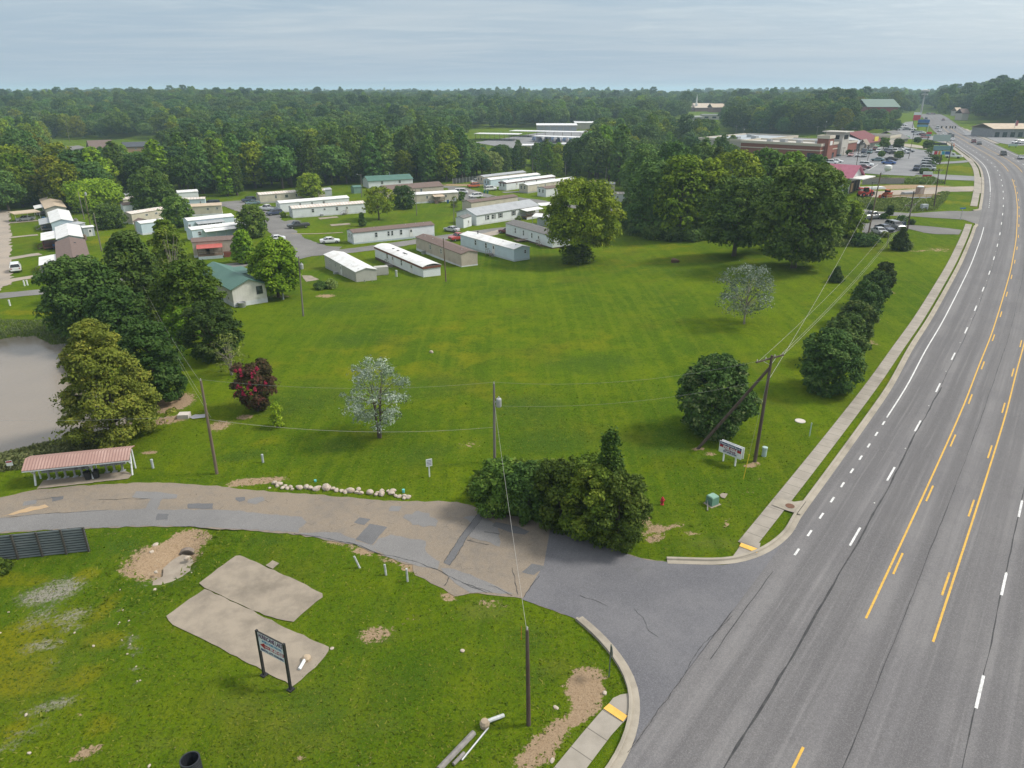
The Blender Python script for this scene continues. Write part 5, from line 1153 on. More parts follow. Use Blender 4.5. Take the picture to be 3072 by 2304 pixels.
class House:
    """local frame: x along the visible long side from P to Q, y away from the viewer"""
    def __init__(s, name, P, Q, w, label, cat='mobile home', group=None, wall=W_WHITE, roof=R_WHITE, skirt=SK_WHITE, eave=2.85, rise=.55, arch=False, over=.15, skh=.55, base=None, toward=None):
        P = Vector(P); Q = Vector(Q); d = Vector((Q.x - P.x, Q.y - P.y, 0)); s.L = d.length; d.normalize(); s.w = w
        n = Vector((-d.y, d.x, 0)); mid = (P + Q) / 2
        s.sg = 1 if (mid + n * w / 2).xy.length > (mid - n * w / 2).xy.length else -1
        if toward is not None: s.sg = 1 if n.dot(Vector(toward) - P) > 0 else -1
        s.eave = eave; zb = min(P.z, Q.z) if base is None else base
        s.root = empty(name, (P.x, P.y, zb - .05), math.atan2(d.y, d.x), label, cat, group); s.zr = eave + rise; L = s.L; sg = s.sg
        s.Y = lambda y: y * sg
        mb = MB(); y1 = s.Y(w)
        if arch:
            mb.box((L / 2, y1 / 2, (skh + eave) / 2), (L, w, eave - skh))
        else:
            lo, hi = min(0, y1), max(0, y1)
            V = []
            for x in (0, L): V += [(x, lo, skh), (x, hi, skh), (x, hi, eave), (x, (lo + hi) / 2, s.zr - .04), (x, lo, eave)]
            mb.add(V, [(0, 1, 2, 3, 4)[::-1], (5, 6, 7, 8, 9), (0, 5, 9, 4)[::1], (1, 2, 7, 6), (2, 3, 8, 7), (3, 4, 9, 8), (0, 1, 6, 5)])
        mb.build('wall', wall, s.root)
        if skh > .05:
            mb = MB(); k = .03; mb.box((L / 2, y1 / 2, skh / 2 - .15), (L + 2 * k, w + 2 * k, skh + .3)); mb.build('skirting', skirt, s.root)
        mb = MB(); lo, hi = min(0, y1) - over, max(0, y1) + over
        if arch:
            n_ = 8; V = []
            for x in (-over, L + over):
                for i in range(n_ + 1):
                    t = i / n_; V.append((x, lo + (hi - lo) * t, eave + rise * math.sin(math.pi * t) ** .8))
            V += [(x, y, z + .08) for x, y, z in V]; F = []; m = n_ + 1
            for i in range(n_):
                F += [(2 * m + i, 3 * m + i, 3 * m + i + 1, 2 * m + i + 1), (i, i + 1, m + i + 1, m + i)]
            F += [tuple(range(m)) + tuple(range(3 * m - 1, 2 * m - 1, -1)), tuple(range(m, 2 * m))[::-1] + tuple(range(3 * m, 4 * m)), (0, m, 3 * m, 2 * m), (m - 1, 3 * m - 1, 4 * m - 1, 2 * m - 1)]
            mb.add(V, F)
        else: gable(mb, -over, L + over, lo, hi, eave - .02, s.zr)
        s.roof = mb.build('roof', roof, s.root)
    def side_box(s, x, z, sx, sz, d=.06):
        """box proud of the visible long side"""
        return (x, s.Y(-d / 2), z), (sx, d, sz)
    def window(s, x, w=.8, h=1.0, z=1.95, end=None, shutters=False, frame=FRAMEW):
        x = x * s.L if x <= 1 else x
        mb = MB(); g = MB()
        if end is None:
            c = (x, s.Y(-.025), z)
            for dx, dz, a, b in ((-w / 2, 0, .07, h + .07), (w / 2, 0, .07, h + .07)): mb.box((x + dx, c[1], z), (a, .05, b))
            for dz in (-h / 2, 0, h / 2): mb.box((x, c[1], z + dz), (w - .07, .045, .06))
            f = mb.build('window', frame, s.root); g.box((x, s.Y(-.012), z), (w - .02, .016, h - .02)).build('pane', GLASS, f)
            if shutters:
                for dx in (-1, 1): MB().box((x + dx * (w / 2 + .22), s.Y(-.03), z), (.32, .05, h + .1)).build('shutter', SHUT, s.root)
        else:
            xe = -.025 if end == 0 else s.L + .025; sgx = -1 if end == 0 else 1; y = s.Y(x / s.L * s.w if x > 1 else x * s.w)
            for dy in (-w / 2, w / 2): mb.box((xe, y + dy, z), (.05, .07, h + .07))
            for dz in (-h / 2, 0, h / 2): mb.box((xe, y, z + dz), (.045, w - .07, .06))
            f = mb.build('window', frame, s.root); g.box((xe - sgx * .013, y, z), (.016, w - .02, h - .02)).build('pane', GLASS, f)
        return s
    def endwin(s, fr, end, w=.8, h=1.0, z=1.95, frame=FRAMEW):
        mb = MB(); xe = -.025 if end == 0 else s.L + .025; sgx = -1 if end == 0 else 1; y = s.Y(fr * s.w)
        for dy in (-w / 2, w / 2): mb.box((xe, y + dy, z), (.05, .07, h + .07))
        for dz in (-h / 2, 0, h / 2): mb.box((xe, y, z + dz), (.045, w - .07, .06))
        f = mb.build('window', frame, s.root); MB().box((xe - sgx * .013, y, z), (.016, w - .02, h - .02)).build('pane', GLASS, f)
        return s
    def door(s, x, w=.9, h=2.0, m=DOORM, z0=.6):
        x = x * s.L
        d = MB().box((x, s.Y(-.03), z0 + h / 2), (w, .05, h)).build('door', m, s.root)
        MB().box((x, s.Y(-.06), z0 + h * .7), (w * .45, .015, h * .3)).build('pane', GLASS, d); return s
    def steps(s, x, w=1.4, m=WOODG, rail=True, n=4, out=1.0):
        x = x * s.L; mb = MB(); mb.box((x, s.Y(-.08 - out / 2), .56), (w, out, .07))
        for i in range(n): mb.box((x - w / 2 - .28 * (i + .5), s.Y(-.08 - out / 2), .56 - .13 * (i + 1)), (.28, out * .9, .05))
        for dx in (-.5, .5):
            for dy in (.1, .95): mb.box((x + dx * (w - .1), s.Y(-.08 - out * dy), .27), (.09, .09, .54))
        if rail:
            for dx in (-.48, 0, .48): mb.box((x + dx * w, s.Y(-.05 - out), 1.05), (.06, .06, .95))
            mb.box((x, s.Y(-.05 - out), 1.5), (w, .05, .07)); mb.box((x, s.Y(-.05 - out), 1.1), (w, .04, .05)); mb.box((x + w * .5, s.Y(-.08 - out / 2), 1.5), (.06, out, .07))
            mb.tube([(x - w / 2, s.Y(-.05 - out), 1.5), (x - w / 2 - .28 * n, s.Y(-.05 - out), .9)], .035, 5)
        mb.build('steps', m, s.root); return s
    def vents(s, xs, y=.5, h=.4, r=.08, m=METAL):
        for x in xs:
            zr = s.eave + (s.zr - s.eave) * (1 - abs(y - .5) * 2)
            MB().lathe([(r, 0), (r, h * .8), (r * 1.8, h * .82), (r * 1.6, h), (0.01, h + .02)], (x * s.L, s.Y(y * s.w), zr), 8).build('roof_vent', m, s.root)
        return s
    def skyl(s, xs, y=.35):
        for x in xs:
            zr = s.eave + (s.zr - s.eave) * (1 - abs(y - .5) * 2) + .1
            MB().box((x * s.L, s.Y(y * s.w), zr + .06), (.45, .4, .14)).build('roof_vent', FRAMED, s.root)
        return s
    def band(s, m=BAND, h=.42):
        mb = MB(); y1 = s.Y(s.w); z = s.eave - h / 2 + .03
        mb.box((s.L / 2, s.Y(-.05), z), (s.L + .26, .09, h)); mb.box((s.L / 2, y1 + s.Y(.05), z), (s.L + .26, .09, h))
        mb.box((-.09, y1 / 2, z), (.09, s.w + .01, h)); mb.box((s.L + .09, y1 / 2, z), (.09, s.w + .01, h)); mb.build('eave_band', m, s.root); return s
    def porch(s, x0, x1, depth, roofm=R_WHITE, floor=.55, zr=2.55, posts=4, m=WOOD_M, rail=True, end=None, fallz=.35, skirtm=None, stair=None):
        """covered porch on the visible long side between fractions x0..x1"""
        a, b = x0 * s.L, x1 * s.L; mb = MB(); yc = s.Y(-depth / 2 - .05)
        mb.box(((a + b) / 2, yc, floor), (b - a, depth, .09))
        for i in range(posts):
            x = a + .06 + (b - a - .12) * i / (posts - 1)
            mb.box((x, s.Y(-depth), (zr - fallz) / 2), (.11, .11, zr - fallz - .02))
        if rail:
            mb.box(((a + b) / 2, s.Y(-depth), floor + .9), (b - a, .06, .08)); mb.box(((a + b) / 2, s.Y(-depth), floor + .25), (b - a, .05, .06))
            n = int((b - a) / .3)
            for i in range(n): mb.box((a + (b - a) * (i + .5) / n, s.Y(-depth), floor + .55), (.04, .04, .62))
            for x in (a + .03, b - .03): mb.box((x, yc, floor + .9), (.06, depth - .12, .08))
        pr = mb.build('porch', m, s.root)
        V = [(a - .15, s.Y(.0), zr), (b + .15, s.Y(.0), zr), (b + .15, s.Y(-depth - .25), zr - fallz), (a - .15, s.Y(-depth - .25), zr - fallz)]
        V += [(x, y, z + .08) for x, y, z in V]
        MB().add(V, [(0, 1, 2, 3), (7, 6, 5, 4), (0, 4, 5, 1), (1, 5, 6, 2), (2, 6, 7, 3), (3, 7, 4, 0)]).build('porch_roof', roofm, s.root)
        if skirtm: MB().box(((a + b) / 2, s.Y(-depth - .08), floor / 2 - .05), (b - a, .05, floor + .1)).build('porch_skirting', skirtm, s.root)
        if stair is not None:
            st = MB(); x = a + (b - a) * stair
            for i in range(4): st.box((x, s.Y(-depth - .2 - .28 * i), floor - .13 * (i + 1)), (1.1, .28, .06))
            for dx in (-.55, .55): st.tube([(x + dx, s.Y(-depth - .1), floor + .85), (x + dx, s.Y(-depth - 1.2), .9)], .04, 5); st.box((x + dx, s.Y(-depth - 1.2), .42), (.08, .08, .95))
            st.build('porch_steps', m, s.root)
        return s
    def unit(s, x, y=-.45, end=None):
        p = (x * s.L, s.Y(y), .4)
        MB().box(p, (.75, .75, .75)).box((p[0], p[1], .79), (.66, .66, .03)).build('cooling_unit', METAL, s.root); return s
    def dish(s, x, y, z=0.9):
        mb = MB(); X, Y = x, s.Y(y); mb.tube([(X, Y, 0), (X, Y, z)], .03, 6); mb.add([(X + .32 * math.cos(a) * .8, Y - s.sg * .05 + .2 * math.cos(a) * 0, z + .1 + .32 * math.sin(a)) for a in np.linspace(0, 6.28, 13)[:-1]] + [(X, Y + s.sg * .08, z + .1)], [(i, (i + 1) % 12, 12) for i in range(12)])
        mb.build('satellite_dish', METAL, s.root); return s

def endon(Pn, Rn, L):
    """(P, Q) of the long left side of a house whose near end runs from Pn to Rn"""
    d = Vector((Rn.x - Pn.x, Rn.y - Pn.y, 0)); n = Vector((-d.y, d.x, 0)).normalized()
    if n.y < 0: n = -n
    return Pn, Pn + n * L
g = lambda z, x, y: G(*z(x, y))

# near row facing the lawn
h = House('mobile_home', g(zY, 1068, 758), g(zY, 500, 545), 3.7, 'white trailer with a red brown band under its white arched roof', wall=W_WHITE, roof=R_WHITE, skirt=SK_BROWN, arch=True, rise=.42, eave=2.8, skh=.62)
h.band().window(.72, .65, 1.0).window(.42, .6, 1.15, 1.85).door(.60, .85, 1.95).door(.22, .85, 1.95).steps(.64, 1.7).vents([.42], .35, .5).skyl([.72, .62, .5, .47], .4)
h = House('mobile_home', g(zY, 1520, 637), g(zY, 985, 435), 3.8, 'beige trailer with brown shingle roof and white skirting', wall=W_BEIGE, roof=R_BROWN, rise=.5, eave=3.0)
h.window(.66, .6, 1.0, 2.0).window(.42, .6, 1.0, 2.0).vents([.9, .72, .1], .35, .2).unit(.78)
h = House('mobile_home', g(zY, 2142, 572), g(zY, 1510, 392), 4.2, 'long white trailer with white roof and a black flue near its far end', wall=W_BLUE, roof=R_WHITE, rise=.5, eave=2.8, skirt=SK_BLUE)
h.window(.70, .65, 1.1).window(.50, .65, 1.1).endwin(.7, 0, .5, .7, 2.0).door(.36).steps(.40, 1.5).vents([.8], .5, .75, .12, FRAMED).vents([.3, .08], .4, .25)
h = House('mobile_home', g(zY, 275, 815), g(z2, 765, 1558), 4.0, 'weathered grey trailer with light metal roof nearest the lawn', wall=W_GREY, roof=R_WHITE, skirt=SK_GREY, rise=.5, eave=2.75)
h.window(.62, .6, .75).window(.82, .5, .6).door(.45, .8, 1.95).vents([.05, .2, .26], .22, .15).unit(.58).dish(-.8, 1.3).dish(-.9, 2.7, .7)
p = g(zY, 570, 728); MB().box((0, 0, .9), (2.6, 1.5, 1.5), .35).box((0, 0, .12), (2.3, 1.3, .2), .35).build('trailer_shed', W_GREY, loc=p); tag(bpy.data.objects['trailer_shed'], 'low corrugated shed butting against the end of the weathered grey trailer', 'shed')
h = House('mobile_home', g(zY, 245, 368), g(zY, 1200, 272), 4.3, 'white trailer with brown roof behind the arched roof trailer', wall=W_WHITE, roof=R_BROWN, skirt=SK_BLUE, rise=.5, eave=2.9)
h.window(.27, .65, 1.1).window(.42, .55, 1.1).window(.465, .55, 1.1).window(.575, .6, 1.2).door(.70).endwin(.25, 0, .5, 1.2).endwin(.55, 0, .5, 1.2).endwin(.82, 0, .5, 1.2).vents([.28, .67, .8, .9], .4, .2)
# central back row
h = House('mobile_home', g(z2, 497, 1146), g(z2, 1098, 1102), 4.3, 'white trailer with rusty cream roof and three windows, nearest of a group of three', wall=W_WHITE, roof=R_RUST, rise=.5, eave=2.9)
h.window(.27, .7, 1.0).window(.43, .6, .5, 2.1).window(.60, .7, 1.0).door(.74, .8).steps(.70, 1.0).endwin(.3, 0, .6, 1.2).endwin(.7, 0, .6, 1.2).unit(.38)
h = House('mobile_home', g(z2, 395, 1100), g(z2, 965, 1052), 4.3, 'white trailer with clean white roof in the middle of a group of three', wall=W_WHITE, roof=R_WHITE, rise=.5, eave=2.9)
h.window(.28, .6, .6, 2.2).window(.45, .6, .6, 2.2).window(.62, .7, .8, 2.1).endwin(.5, 0, .6, 1.0)
h = House('mobile_home', g(z2, 225, 1027), g(z2, 765, 985), 4.3, 'tan trailer with rust streaked white roof nearest the wood', wall=W_CREAM, roof=R_RUST, rise=.5, eave=2.9, skirt=SK_GREY)
h.window(.24, .6, 1.0).window(.40, 1.1, 1.0).window(.55, .6, .9).endwin(.5, 0, .7, 1.0)
h = House('mobile_home', g(z2, 760, 965), g(z2, 820, 960), 3.0, 'small grey shed beside the rust streaked trailer', 'shed', wall=W_GREYB, roof=R_GREY, eave=2.2, rise=.5, skh=0)
h = House('house', g(z2, 1125, 900), g(z2, 1490, 878), 8.0, 'white house with green metal roof at the edge of the wood', 'house', wall=W_WHITE, roof=R_GREEN, rise=1.5, eave=2.7, over=.3)
h.window(.3, .9, 1.0).window(.7, .9, 1.0).vents([.55], .5, .9, .12)
h = House('shed', g(z2, 1003, 943), g(z2, 1070, 938), 3.2, 'small green metal shed at the edge of the wood', 'shed', wall=striped('green_metal_wall', (.16, .26, .21), (.11, .19, .16), .3, 0, .12), roof=R_GREEN, eave=2.2, rise=.5, skh=0)
h = House('mobile_home', g(z2, 1270, 985), g(z2, 1745, 945), 7.0, 'wide beige home with brown shingle roof behind the wooden porch', wall=W_BEIGE, roof=R_BROWN, rise=1.3, eave=2.8)
h.window(.3, .8, 1).window(.6, .8, 1).vents([.3, .7], .4, .3)
h = House('mobile_home', g(z2, 1497, 1027), g(z2, 1866, 1003), 4.3, 'pale beige trailer with white roof and a wooden deck on its front', wall=W_CREAM, roof=R_WHITE, rise=.5, eave=2.9)
h.window(.30, .6, .9).window(.72, .6, .9).porch(.42, .64, 2.2, R_TAN, .6, 2.5, 3, WOOD_M, stair=.1).unit(.36)
h = House('house', g(zM, 320, 703), g(zM, 985, 598), 8.0, 'long white house with black shutters and grey metal roof', 'house', wall=W_WHITE, roof=R_GREY, rise=1.35, eave=3.1, over=.25, skh=.75)
for x in (.175, .245): h.window(x, .85, 1.2, 2.1, shutters=False)
for x in (.14, .28): MB().box((x * h.L, h.Y(-.03), 2.1), (.3, .05, 1.3)).build('shutter', SHUT, h.root)
h.window(.365, .85, 1.2, 2.1, shutters=True).window(.575, .85, 1.2, 2.1, shutters=True).endwin(.45, 0, .6, .8, 2.2).porch(.68, .96, 2.6, R_WHITE, .8, 2.9, 5, WOOD_M, skirtm=SK_WHITE)
q = House('shed', g(zM, 182, 730), g(zM, 268, 705), 2.4, 'small white garden shed against the end of the long white house', 'shed', wall=W_WHITE, roof=R_DGREY, eave=2.7, rise=.45, skh=0); q.door(.6, .7, 1.9, pal('shed_door', (.6, .6, .6)), .1)
h = House('mobile_home', g(zM, 265, 560), g(zM, 760, 490), 4.3, 'tan walled trailer with brown roof behind the long white house', wall=W_CREAM, roof=R_BROWN, rise=.5, eave=3.0); h.vents([.12, .3], .4, .3)
h = House('mobile_home', g(z3, 712, 1400), g(z3, 325, 1290), 5.0, 'white trailer with dark grey roof left of the lone yellow green tree', wall=W_WHITE, roof=R_DGREY, skirt=SK_BROWN, rise=.6, eave=3.1)
h.window(.78, .5, 1.2, 2.0).window(.60, .5, 1.2, 2.0).window(.42, .5, 1.2, 2.0).door(.28, .8).steps(.22, 1.4, WOOD_M).vents([.15], .35, .5)
MB().box((0, 0, .35), (5.5, 2.4, .12), .47).box((0, -1.15, .8), (5.4, .06, .08), .47).build('wooden_deck', WOOD_M, loc=g(z3, 490, 1335)); tag(bpy.data.objects['wooden_deck'], 'low reddish wooden deck along the dark grey roofed trailer', 'deck')
# carport behind
def carport(P, Q, w, hgt_, roofm, label, posts=3, wall=None, arch=False):
    P = Vector(P); Q = Vector(Q); d = (Q - P); d.z = 0; L = d.length; n = Vector((-d.y, d.x, 0)).normalized(); sg = 1 if (P + n * w).length > (P - n * w).length else -1
    r = empty('carport', (P.x, P.y, min(P.z, Q.z)), math.atan2(d.y, d.x), label, 'carport')
    mb = MB(); gable(mb, -.2, L + .2, min(0, sg * w) - .2, max(0, sg * w) + .2, hgt_, hgt_ + .45, .08); mb.build('roof', roofm, r)
    for y in (0, sg * w):
        for i in range(posts):
            MB().box((L * i / (posts - 1), y, hgt_ / 2 - .1), (.1, .1, hgt_ + .2)).build('post', METAL, r)
    if wall: MB().box((L * .6, sg * w * .5, 1.1), (L * .7, w * .8, 2.0)).build('wall', wall, r)
    return r
carport(g(zM, 920, 705), g(zM, 1085, 715), 5.5, 2.5, R_WHITE, 'white metal carport between the long white house and the lone tree', 3, W_GREYB)
carport(g(zM, 1010, 585), g(zM, 1150, 575), 5.0, 2.6, R_WHITE, 'open white roofed carport at the right end of the long white house', 3)
# far row with gable ends to the left
specs = [((zM, 470, 296), (zM, 1000, 232), 4.0, 'white trailer with white roof, second in the far row', W_BLUE, R_WHITE, SK_WHITE, False),
         ((zM, 640, 328), (zM, 1160, 255), 4.0, 'white trailer with dark red trim in the far row', W_WHITE, R_WHITE, SK_WHITE, True),
         ((zM, 868, 358), (zM, 1375, 280), 4.2, 'cream trailer with white roof in the far row', W_CREAM, R_WHITE, SK_GREY, False),
         ((zM, 1062, 398), (zM, 1640, 318), 4.2, 'white trailer with brown roof at the near end of the far row', W_WHITE, R_BROWN, SK_WHITE, False),
         ((zM, 400, 262), (zM, 850, 205), 4.0, 'farthest trailer of the far row, half behind a round tree', W_CREAM, R_GREY, SK_GREY, False)]
for (za, xa, ya), (zb_, xb, yb), w, lab, wl, rf, sk, band in specs:
    h = House('mobile_home', g(za, xa, ya), g(zb_, xb, yb), w, lab, wall=wl, roof=rf, skirt=sk, rise=.5, eave=2.9)
    h.endwin(.35, 0, .7, 1.1, 2.0).endwin(.75, 0, .7, 1.1, 2.0).window(.35, .6, .8, 2.1).window(.6, .6, .8, 2.1).door(.2, .8)
    if band: h.band(pal('dark_red_trim', (.13, .035, .04)), .35)
h = House('mobile_home', g(zM, 1640, 345), g(zM, 1797, 345), 4.0, 'grey roofed trailer end between the lone tree and the rusty roofed trailer', wall=W_CREAM, roof=R_GREY, rise=.5, eave=3.0)
h = House('mobile_home', g(zM, 1755, 462), g(zM, 2115, 428), 4.0, 'white trailer with rust striped roof at the left of the thicket', wall=W_WHITE, roof=R_RUST, skirt=DARK, rise=.45, eave=2.9, skh=.4)
h.window(.78, .6, .7, 2.0).window(.45, .6, .9, 2.0).door(.2, .8).door(.52, .8)
# left group among trees
h = House('mobile_home', g(zW, 490, 915), g(zW, 905, 868), 4.2, 'white trailer front behind the pond trees', wall=W_BLUE, roof=R_WHITE, rise=.35, eave=3.0); h.window(.8, .8, .9)
h = House('mobile_home', g(zW, 330, 735), g(zW, 900, 650), 4.2, 'long trailer with pale tan roof behind the white trailer front', wall=W_CREAM, roof=R_RUST, rise=.4, eave=3.0); h.window(.42, .8, .5, 2.2).window(.7, .8, .5, 2.2)
h = House('shed', g(zW, 365, 845), g(zW, 440, 860), 3.0, 'small brown roofed shed with an orange door beside the white trailer front', 'shed', wall=W_BEIGE, roof=R_BROWN, eave=2.5, rise=.7, skh=0); h.door(.6, .9, 1.9, pal('orange_door', (.45, .16, .04)), .1)
h = House('mobile_home', g(zW, 1270, 875), g(zW, 2025, 800), 4.4, 'pale blue trailer with a glazed porch on its front', wall=W_BLUE, roof=R_WHITE, skirt=SK_BLUE, rise=.45, eave=3.2)
h.porch(.16, .72, 2.0, R_GREY, .4, 2.75, 7, FRAMEW, False, skirtm=W_BLUE).window(.02, .6, .7)
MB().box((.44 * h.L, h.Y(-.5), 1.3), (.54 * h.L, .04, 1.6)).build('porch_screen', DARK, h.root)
h = House('mobile_home', g(zW, 1300, 600), g(zW, 1815, 575), 4.4, 'tan roofed trailer behind the glazed porch trailer', wall=W_CREAM, roof=R_TAN, rise=.5, eave=2.8); h.window(.55, .7, .6, 2.0).window(.85, .6, .6, 2.0)
h = House('mobile_home', g(zW, 1150, 500), g(zW, 1543, 482), 4.4, 'white box trailer with cream roof beside the blue minivan', wall=W_BLUE, roof=R_RUST, rise=.3, eave=3.2); h.window(.8, .4, .6, 2.2)
h = House('mobile_home', g(zW, 1090, 345), g(zW, 1425, 322), 4.2, 'grey white trailer with pale roof deepest in the left group by the wood', wall=W_WHITE, roof=R_WHITE, rise=.5, eave=2.7)
h = House('mobile_home', g(zW, 1330, 1020), g(zW, 2115, 930), 4.2, 'long trailer with bright white roof just behind the red porch', wall=W_BLUE, roof=R_WHITE, rise=.4, eave=2.9); h.window(.15, .7, .9)
carport(g(zW, 1560, 1010), g(zW, 2050, 955), 2.4, 2.2, R_WHITE, 'narrow white awning along the trailer behind the red porch', 4)
h = House('mobile_home', g(zW, 1345, 1290), g(zW, 2110, 1235), 4.4, 'beige trailer with brown roof and a red porch roof', wall=W_BEIGE, roof=R_BROWN, skirt=SK_WHITE, rise=.5, eave=3.4)
h.porch(.10, .62, 2.6, R_RED, .7, 2.75, 4, WOOD_M, skirtm=SK_BLUE).door(.3, .9, 2.0, DARK)
mb = MB(); mb.box((.82 * h.L, h.Y(-1.2), .75), (.36 * h.L, 1.4, .1)); mb.box((.82 * h.L, h.Y(-1.9), 1.3), (.36 * h.L, .06, .1)); mb.box((.82 * h.L, h.Y(-1.9), .95), (.36 * h.L, .05, .45)); mb.box((.82 * h.L, h.Y(-1.9), .35), (.36 * h.L, .05, .7)); mb.build('ramp', mat('red_wood', (.24, .075, .05), (.17, .06, .045), 3), h.root)
h = House('mobile_home', g(zW, 190, 580), g(zW, 440, 560), 4.2, 'brown roofed trailer half hidden by the tall tree on the left', wall=W_WHITE, roof=R_BROWN, rise=.5, eave=2.9)
h = House('mobile_home', g(zW, 185, 480), g(zW, 460, 455), 4.2, 'cream roofed trailer half hidden by the tall tree on the left', wall=W_CREAM, roof=R_RUST, rise=.4, eave=2.9)
h = House('mobile_home', g(zW, 210, 400), g(zW, 480, 380), 4.2, 'grey roofed trailer at the wood, left of the tall tree', wall=W_BEIGE, roof=R_GREY, rise=.4, eave=2.8)
# left column seen end on
def column_house(pn, pq, w, label, **kw):
    P, Q = G(*zX(*pn)), G(*zX(*pq)); return House('mobile_home', P, Q, w, label, toward=P + Vector((20, 0, 0)), rise=kw.pop('rise', .75), eave=kw.pop('eave', 3.0), over=.2, **kw)
h = column_house((1010, 1530), (985, 1165), 5.4, 'trailer with brown shingle roof nearest in the left column', wall=W_WHITE, roof=R_BROWN, eave=3.2, rise=.9)
h.porch(.25, .55, 3.0, R_WHITE, .7, 2.9, 3, WOODG, stair=.8).endwin(.35, 0, .5, 1.1).skyl([.2, .75], .65)
MB().box((-.03, h.Y(.35 * h.w - .45), 1.95), (.05, .3, 1.2)).build('shutter', pal('plum_shutter', (.12, .04, .05)), h.root)
h = column_house((995, 1080), (972, 880), 5.0, 'white roofed grey walled trailer, second in the left column', wall=W_GREYB, roof=R_WHITE, eave=3.0)
h.porch(.2, .8, 3.0, R_WHITE, .7, 2.8, 3, mat('red_brown_deck', (.12, .045, .04), (.09, .04, .035), 3), stair=.3).endwin(.6, 0, .7, .7)
h = column_house((885, 772), (842, 605), 4.9, 'pale blue trailer with white roof, third in the left column', wall=W_BLUE, roof=R_WHITE, eave=3.0); h.endwin(.5, 0, .6, 1.0).porch(.2, .7, 2.4, R_GREY, .8, 2.5, 3, WOODG, stair=.5)
h = column_house((790, 528), (700, 372), 5.2, 'tan roofed trailer farthest in the left column', wall=W_GREY, roof=R_TAN, eave=3.0); h.porch(.3, .6, 2.2, R_WHITE, .7, 2.7, 3, WOODG)
# flat tan carport with a car under it
P, Q = g(zX, 275, 600), g(zX, 690, 560); r = empty('carport', P, math.atan2(Q.y - P.y, Q.x - P.x), 'tan flat roofed carport with a grey car under it at the far left', 'carport'); L = (Q - P).length
MB().box((L / 2, 2.6, 2.45), (L + .4, 5.6, .12)).box((L / 2, -.2, 2.38), (L + .4, .06, .25)).build('roof', R_TAN, r)
for x in (.1, L / 2, L - .1):
    for y in (.05, 5.2): MB().box((x, y, 1.15), (.1, .1, 2.4)).build('post', METAL, r)
# small sheds beside the column
h = House('shed', g(zX, 1320, 775), g(zX, 1440, 745), 4.0, 'small grey metal shed with pale roof beside the left column', 'shed', wall=W_GREYB, roof=R_GREY, eave=2.3, rise=.25, skh=0)
h = House('shed', g(zX, 1405, 832), g(zX, 1585, 815), 2.6, 'grey wooden shed with flat white roof beside the leaning poles', 'shed', wall=W_GREYB, roof=R_WHITE, eave=2.3, rise=.15, skh=0); h.door(.6, .9, 1.8, FRAMEW, .1)
MB().box((0, 0, .45), (1.6, 1.2, .9), .2).box((.3, .2, 1.0), (.7, .5, .35), .5).box((-.5, -.3, .95), (.5, .4, .25), .8).build('junk_pile', WOODG, loc=g(zX, 1240, 600)); tag(bpy.data.objects['junk_pile'], 'pile of wooden odds and ends behind the pale blue trailer', 'junk')
MB().box((0, 0, .5), (1.4, .9, 1.0), .3).box((.1, .1, 1.1), (.9, .6, .25), .1).box((.9, -.4, .35), (.5, .5, .7), .6).build('junk_pile', WOOD_M, loc=g(zX, 1385, 880)); tag(bpy.data.objects['junk_pile.001'], 'wooden boxes stacked beside the second trailer of the left column', 'junk')
# green roofed house by the lawn
Pn, Rn = G(*zA(1945, 338)), G(*zC(286, 294)); P, Q = endon(Pn, Rn, 15.5); w = (Rn - Pn).xy.length
h = House('house', P, Q, w, 'pale house with green metal roof at the left edge of the lawn', 'house', toward=Rn, wall=striped('pale_wall', (.56, .55, .51), (.46, .45, .42), .4, 1, .08), roof=R_GREEN, skirt=SK_WHITE, rise=1.25, eave=2.9, over=.35, skh=.7)
h.endwin(.80, 0, .95, 1.25, 2.15, FRAMED)
MB().box((8.5, h.Y(w * .72), 3.75), (5.5, w * .75, .1)).build('side_roof', R_GREEN, h.root)
q = g(zC, 75, 335); MB().lathe([(.52, 0), (.62, .55), (.66, .8), (.58, .8), (.54, .62), (.02, .60)], n=16).build('stock_tank', METAL, loc=q); tag(bpy.data.objects['stock_tank'], 'round galvanised tub standing before the cream gable wall', 'tub')
# houses in the wood clearing
for nm, p_, q_, w, lab, wl, rf, ev, ri in (('house', (z1, 590, 620), (z1, 715, 600), 8, 'pale green walled house with grey roof in the woodland clearing', striped('pale_green_wall', (.36, .42, .36), (.3, .36, .3), .3), R_DGREY, 2.7, 1.4),
        ('house', (z1, 760, 610), (z1, 950, 600), 11, 'brick house with tall brown hipped roof in the woodland clearing', mat('brick_house_wall', (.28, .17, .12), (.22, .13, .10), 3), R_BROWN, 3, 4.0),
        ('house', (z1, 1040, 600), (z1, 1340, 585), 12, 'house with long dark blue grey roof in the woodland clearing', mat('tan_brick_wall', (.32, .22, .15), (.26, .18, .13), 3), mat('slate_roof', (.065, .072, .085), (.05, .055, .065), 2), 3, 2.4)):
    h = House(nm, g(*p_), g(*q_), w, lab, 'house', wall=wl, roof=rf, eave=ev, rise=ri, skh=0, over=.5); h.window(.3).window(.7)

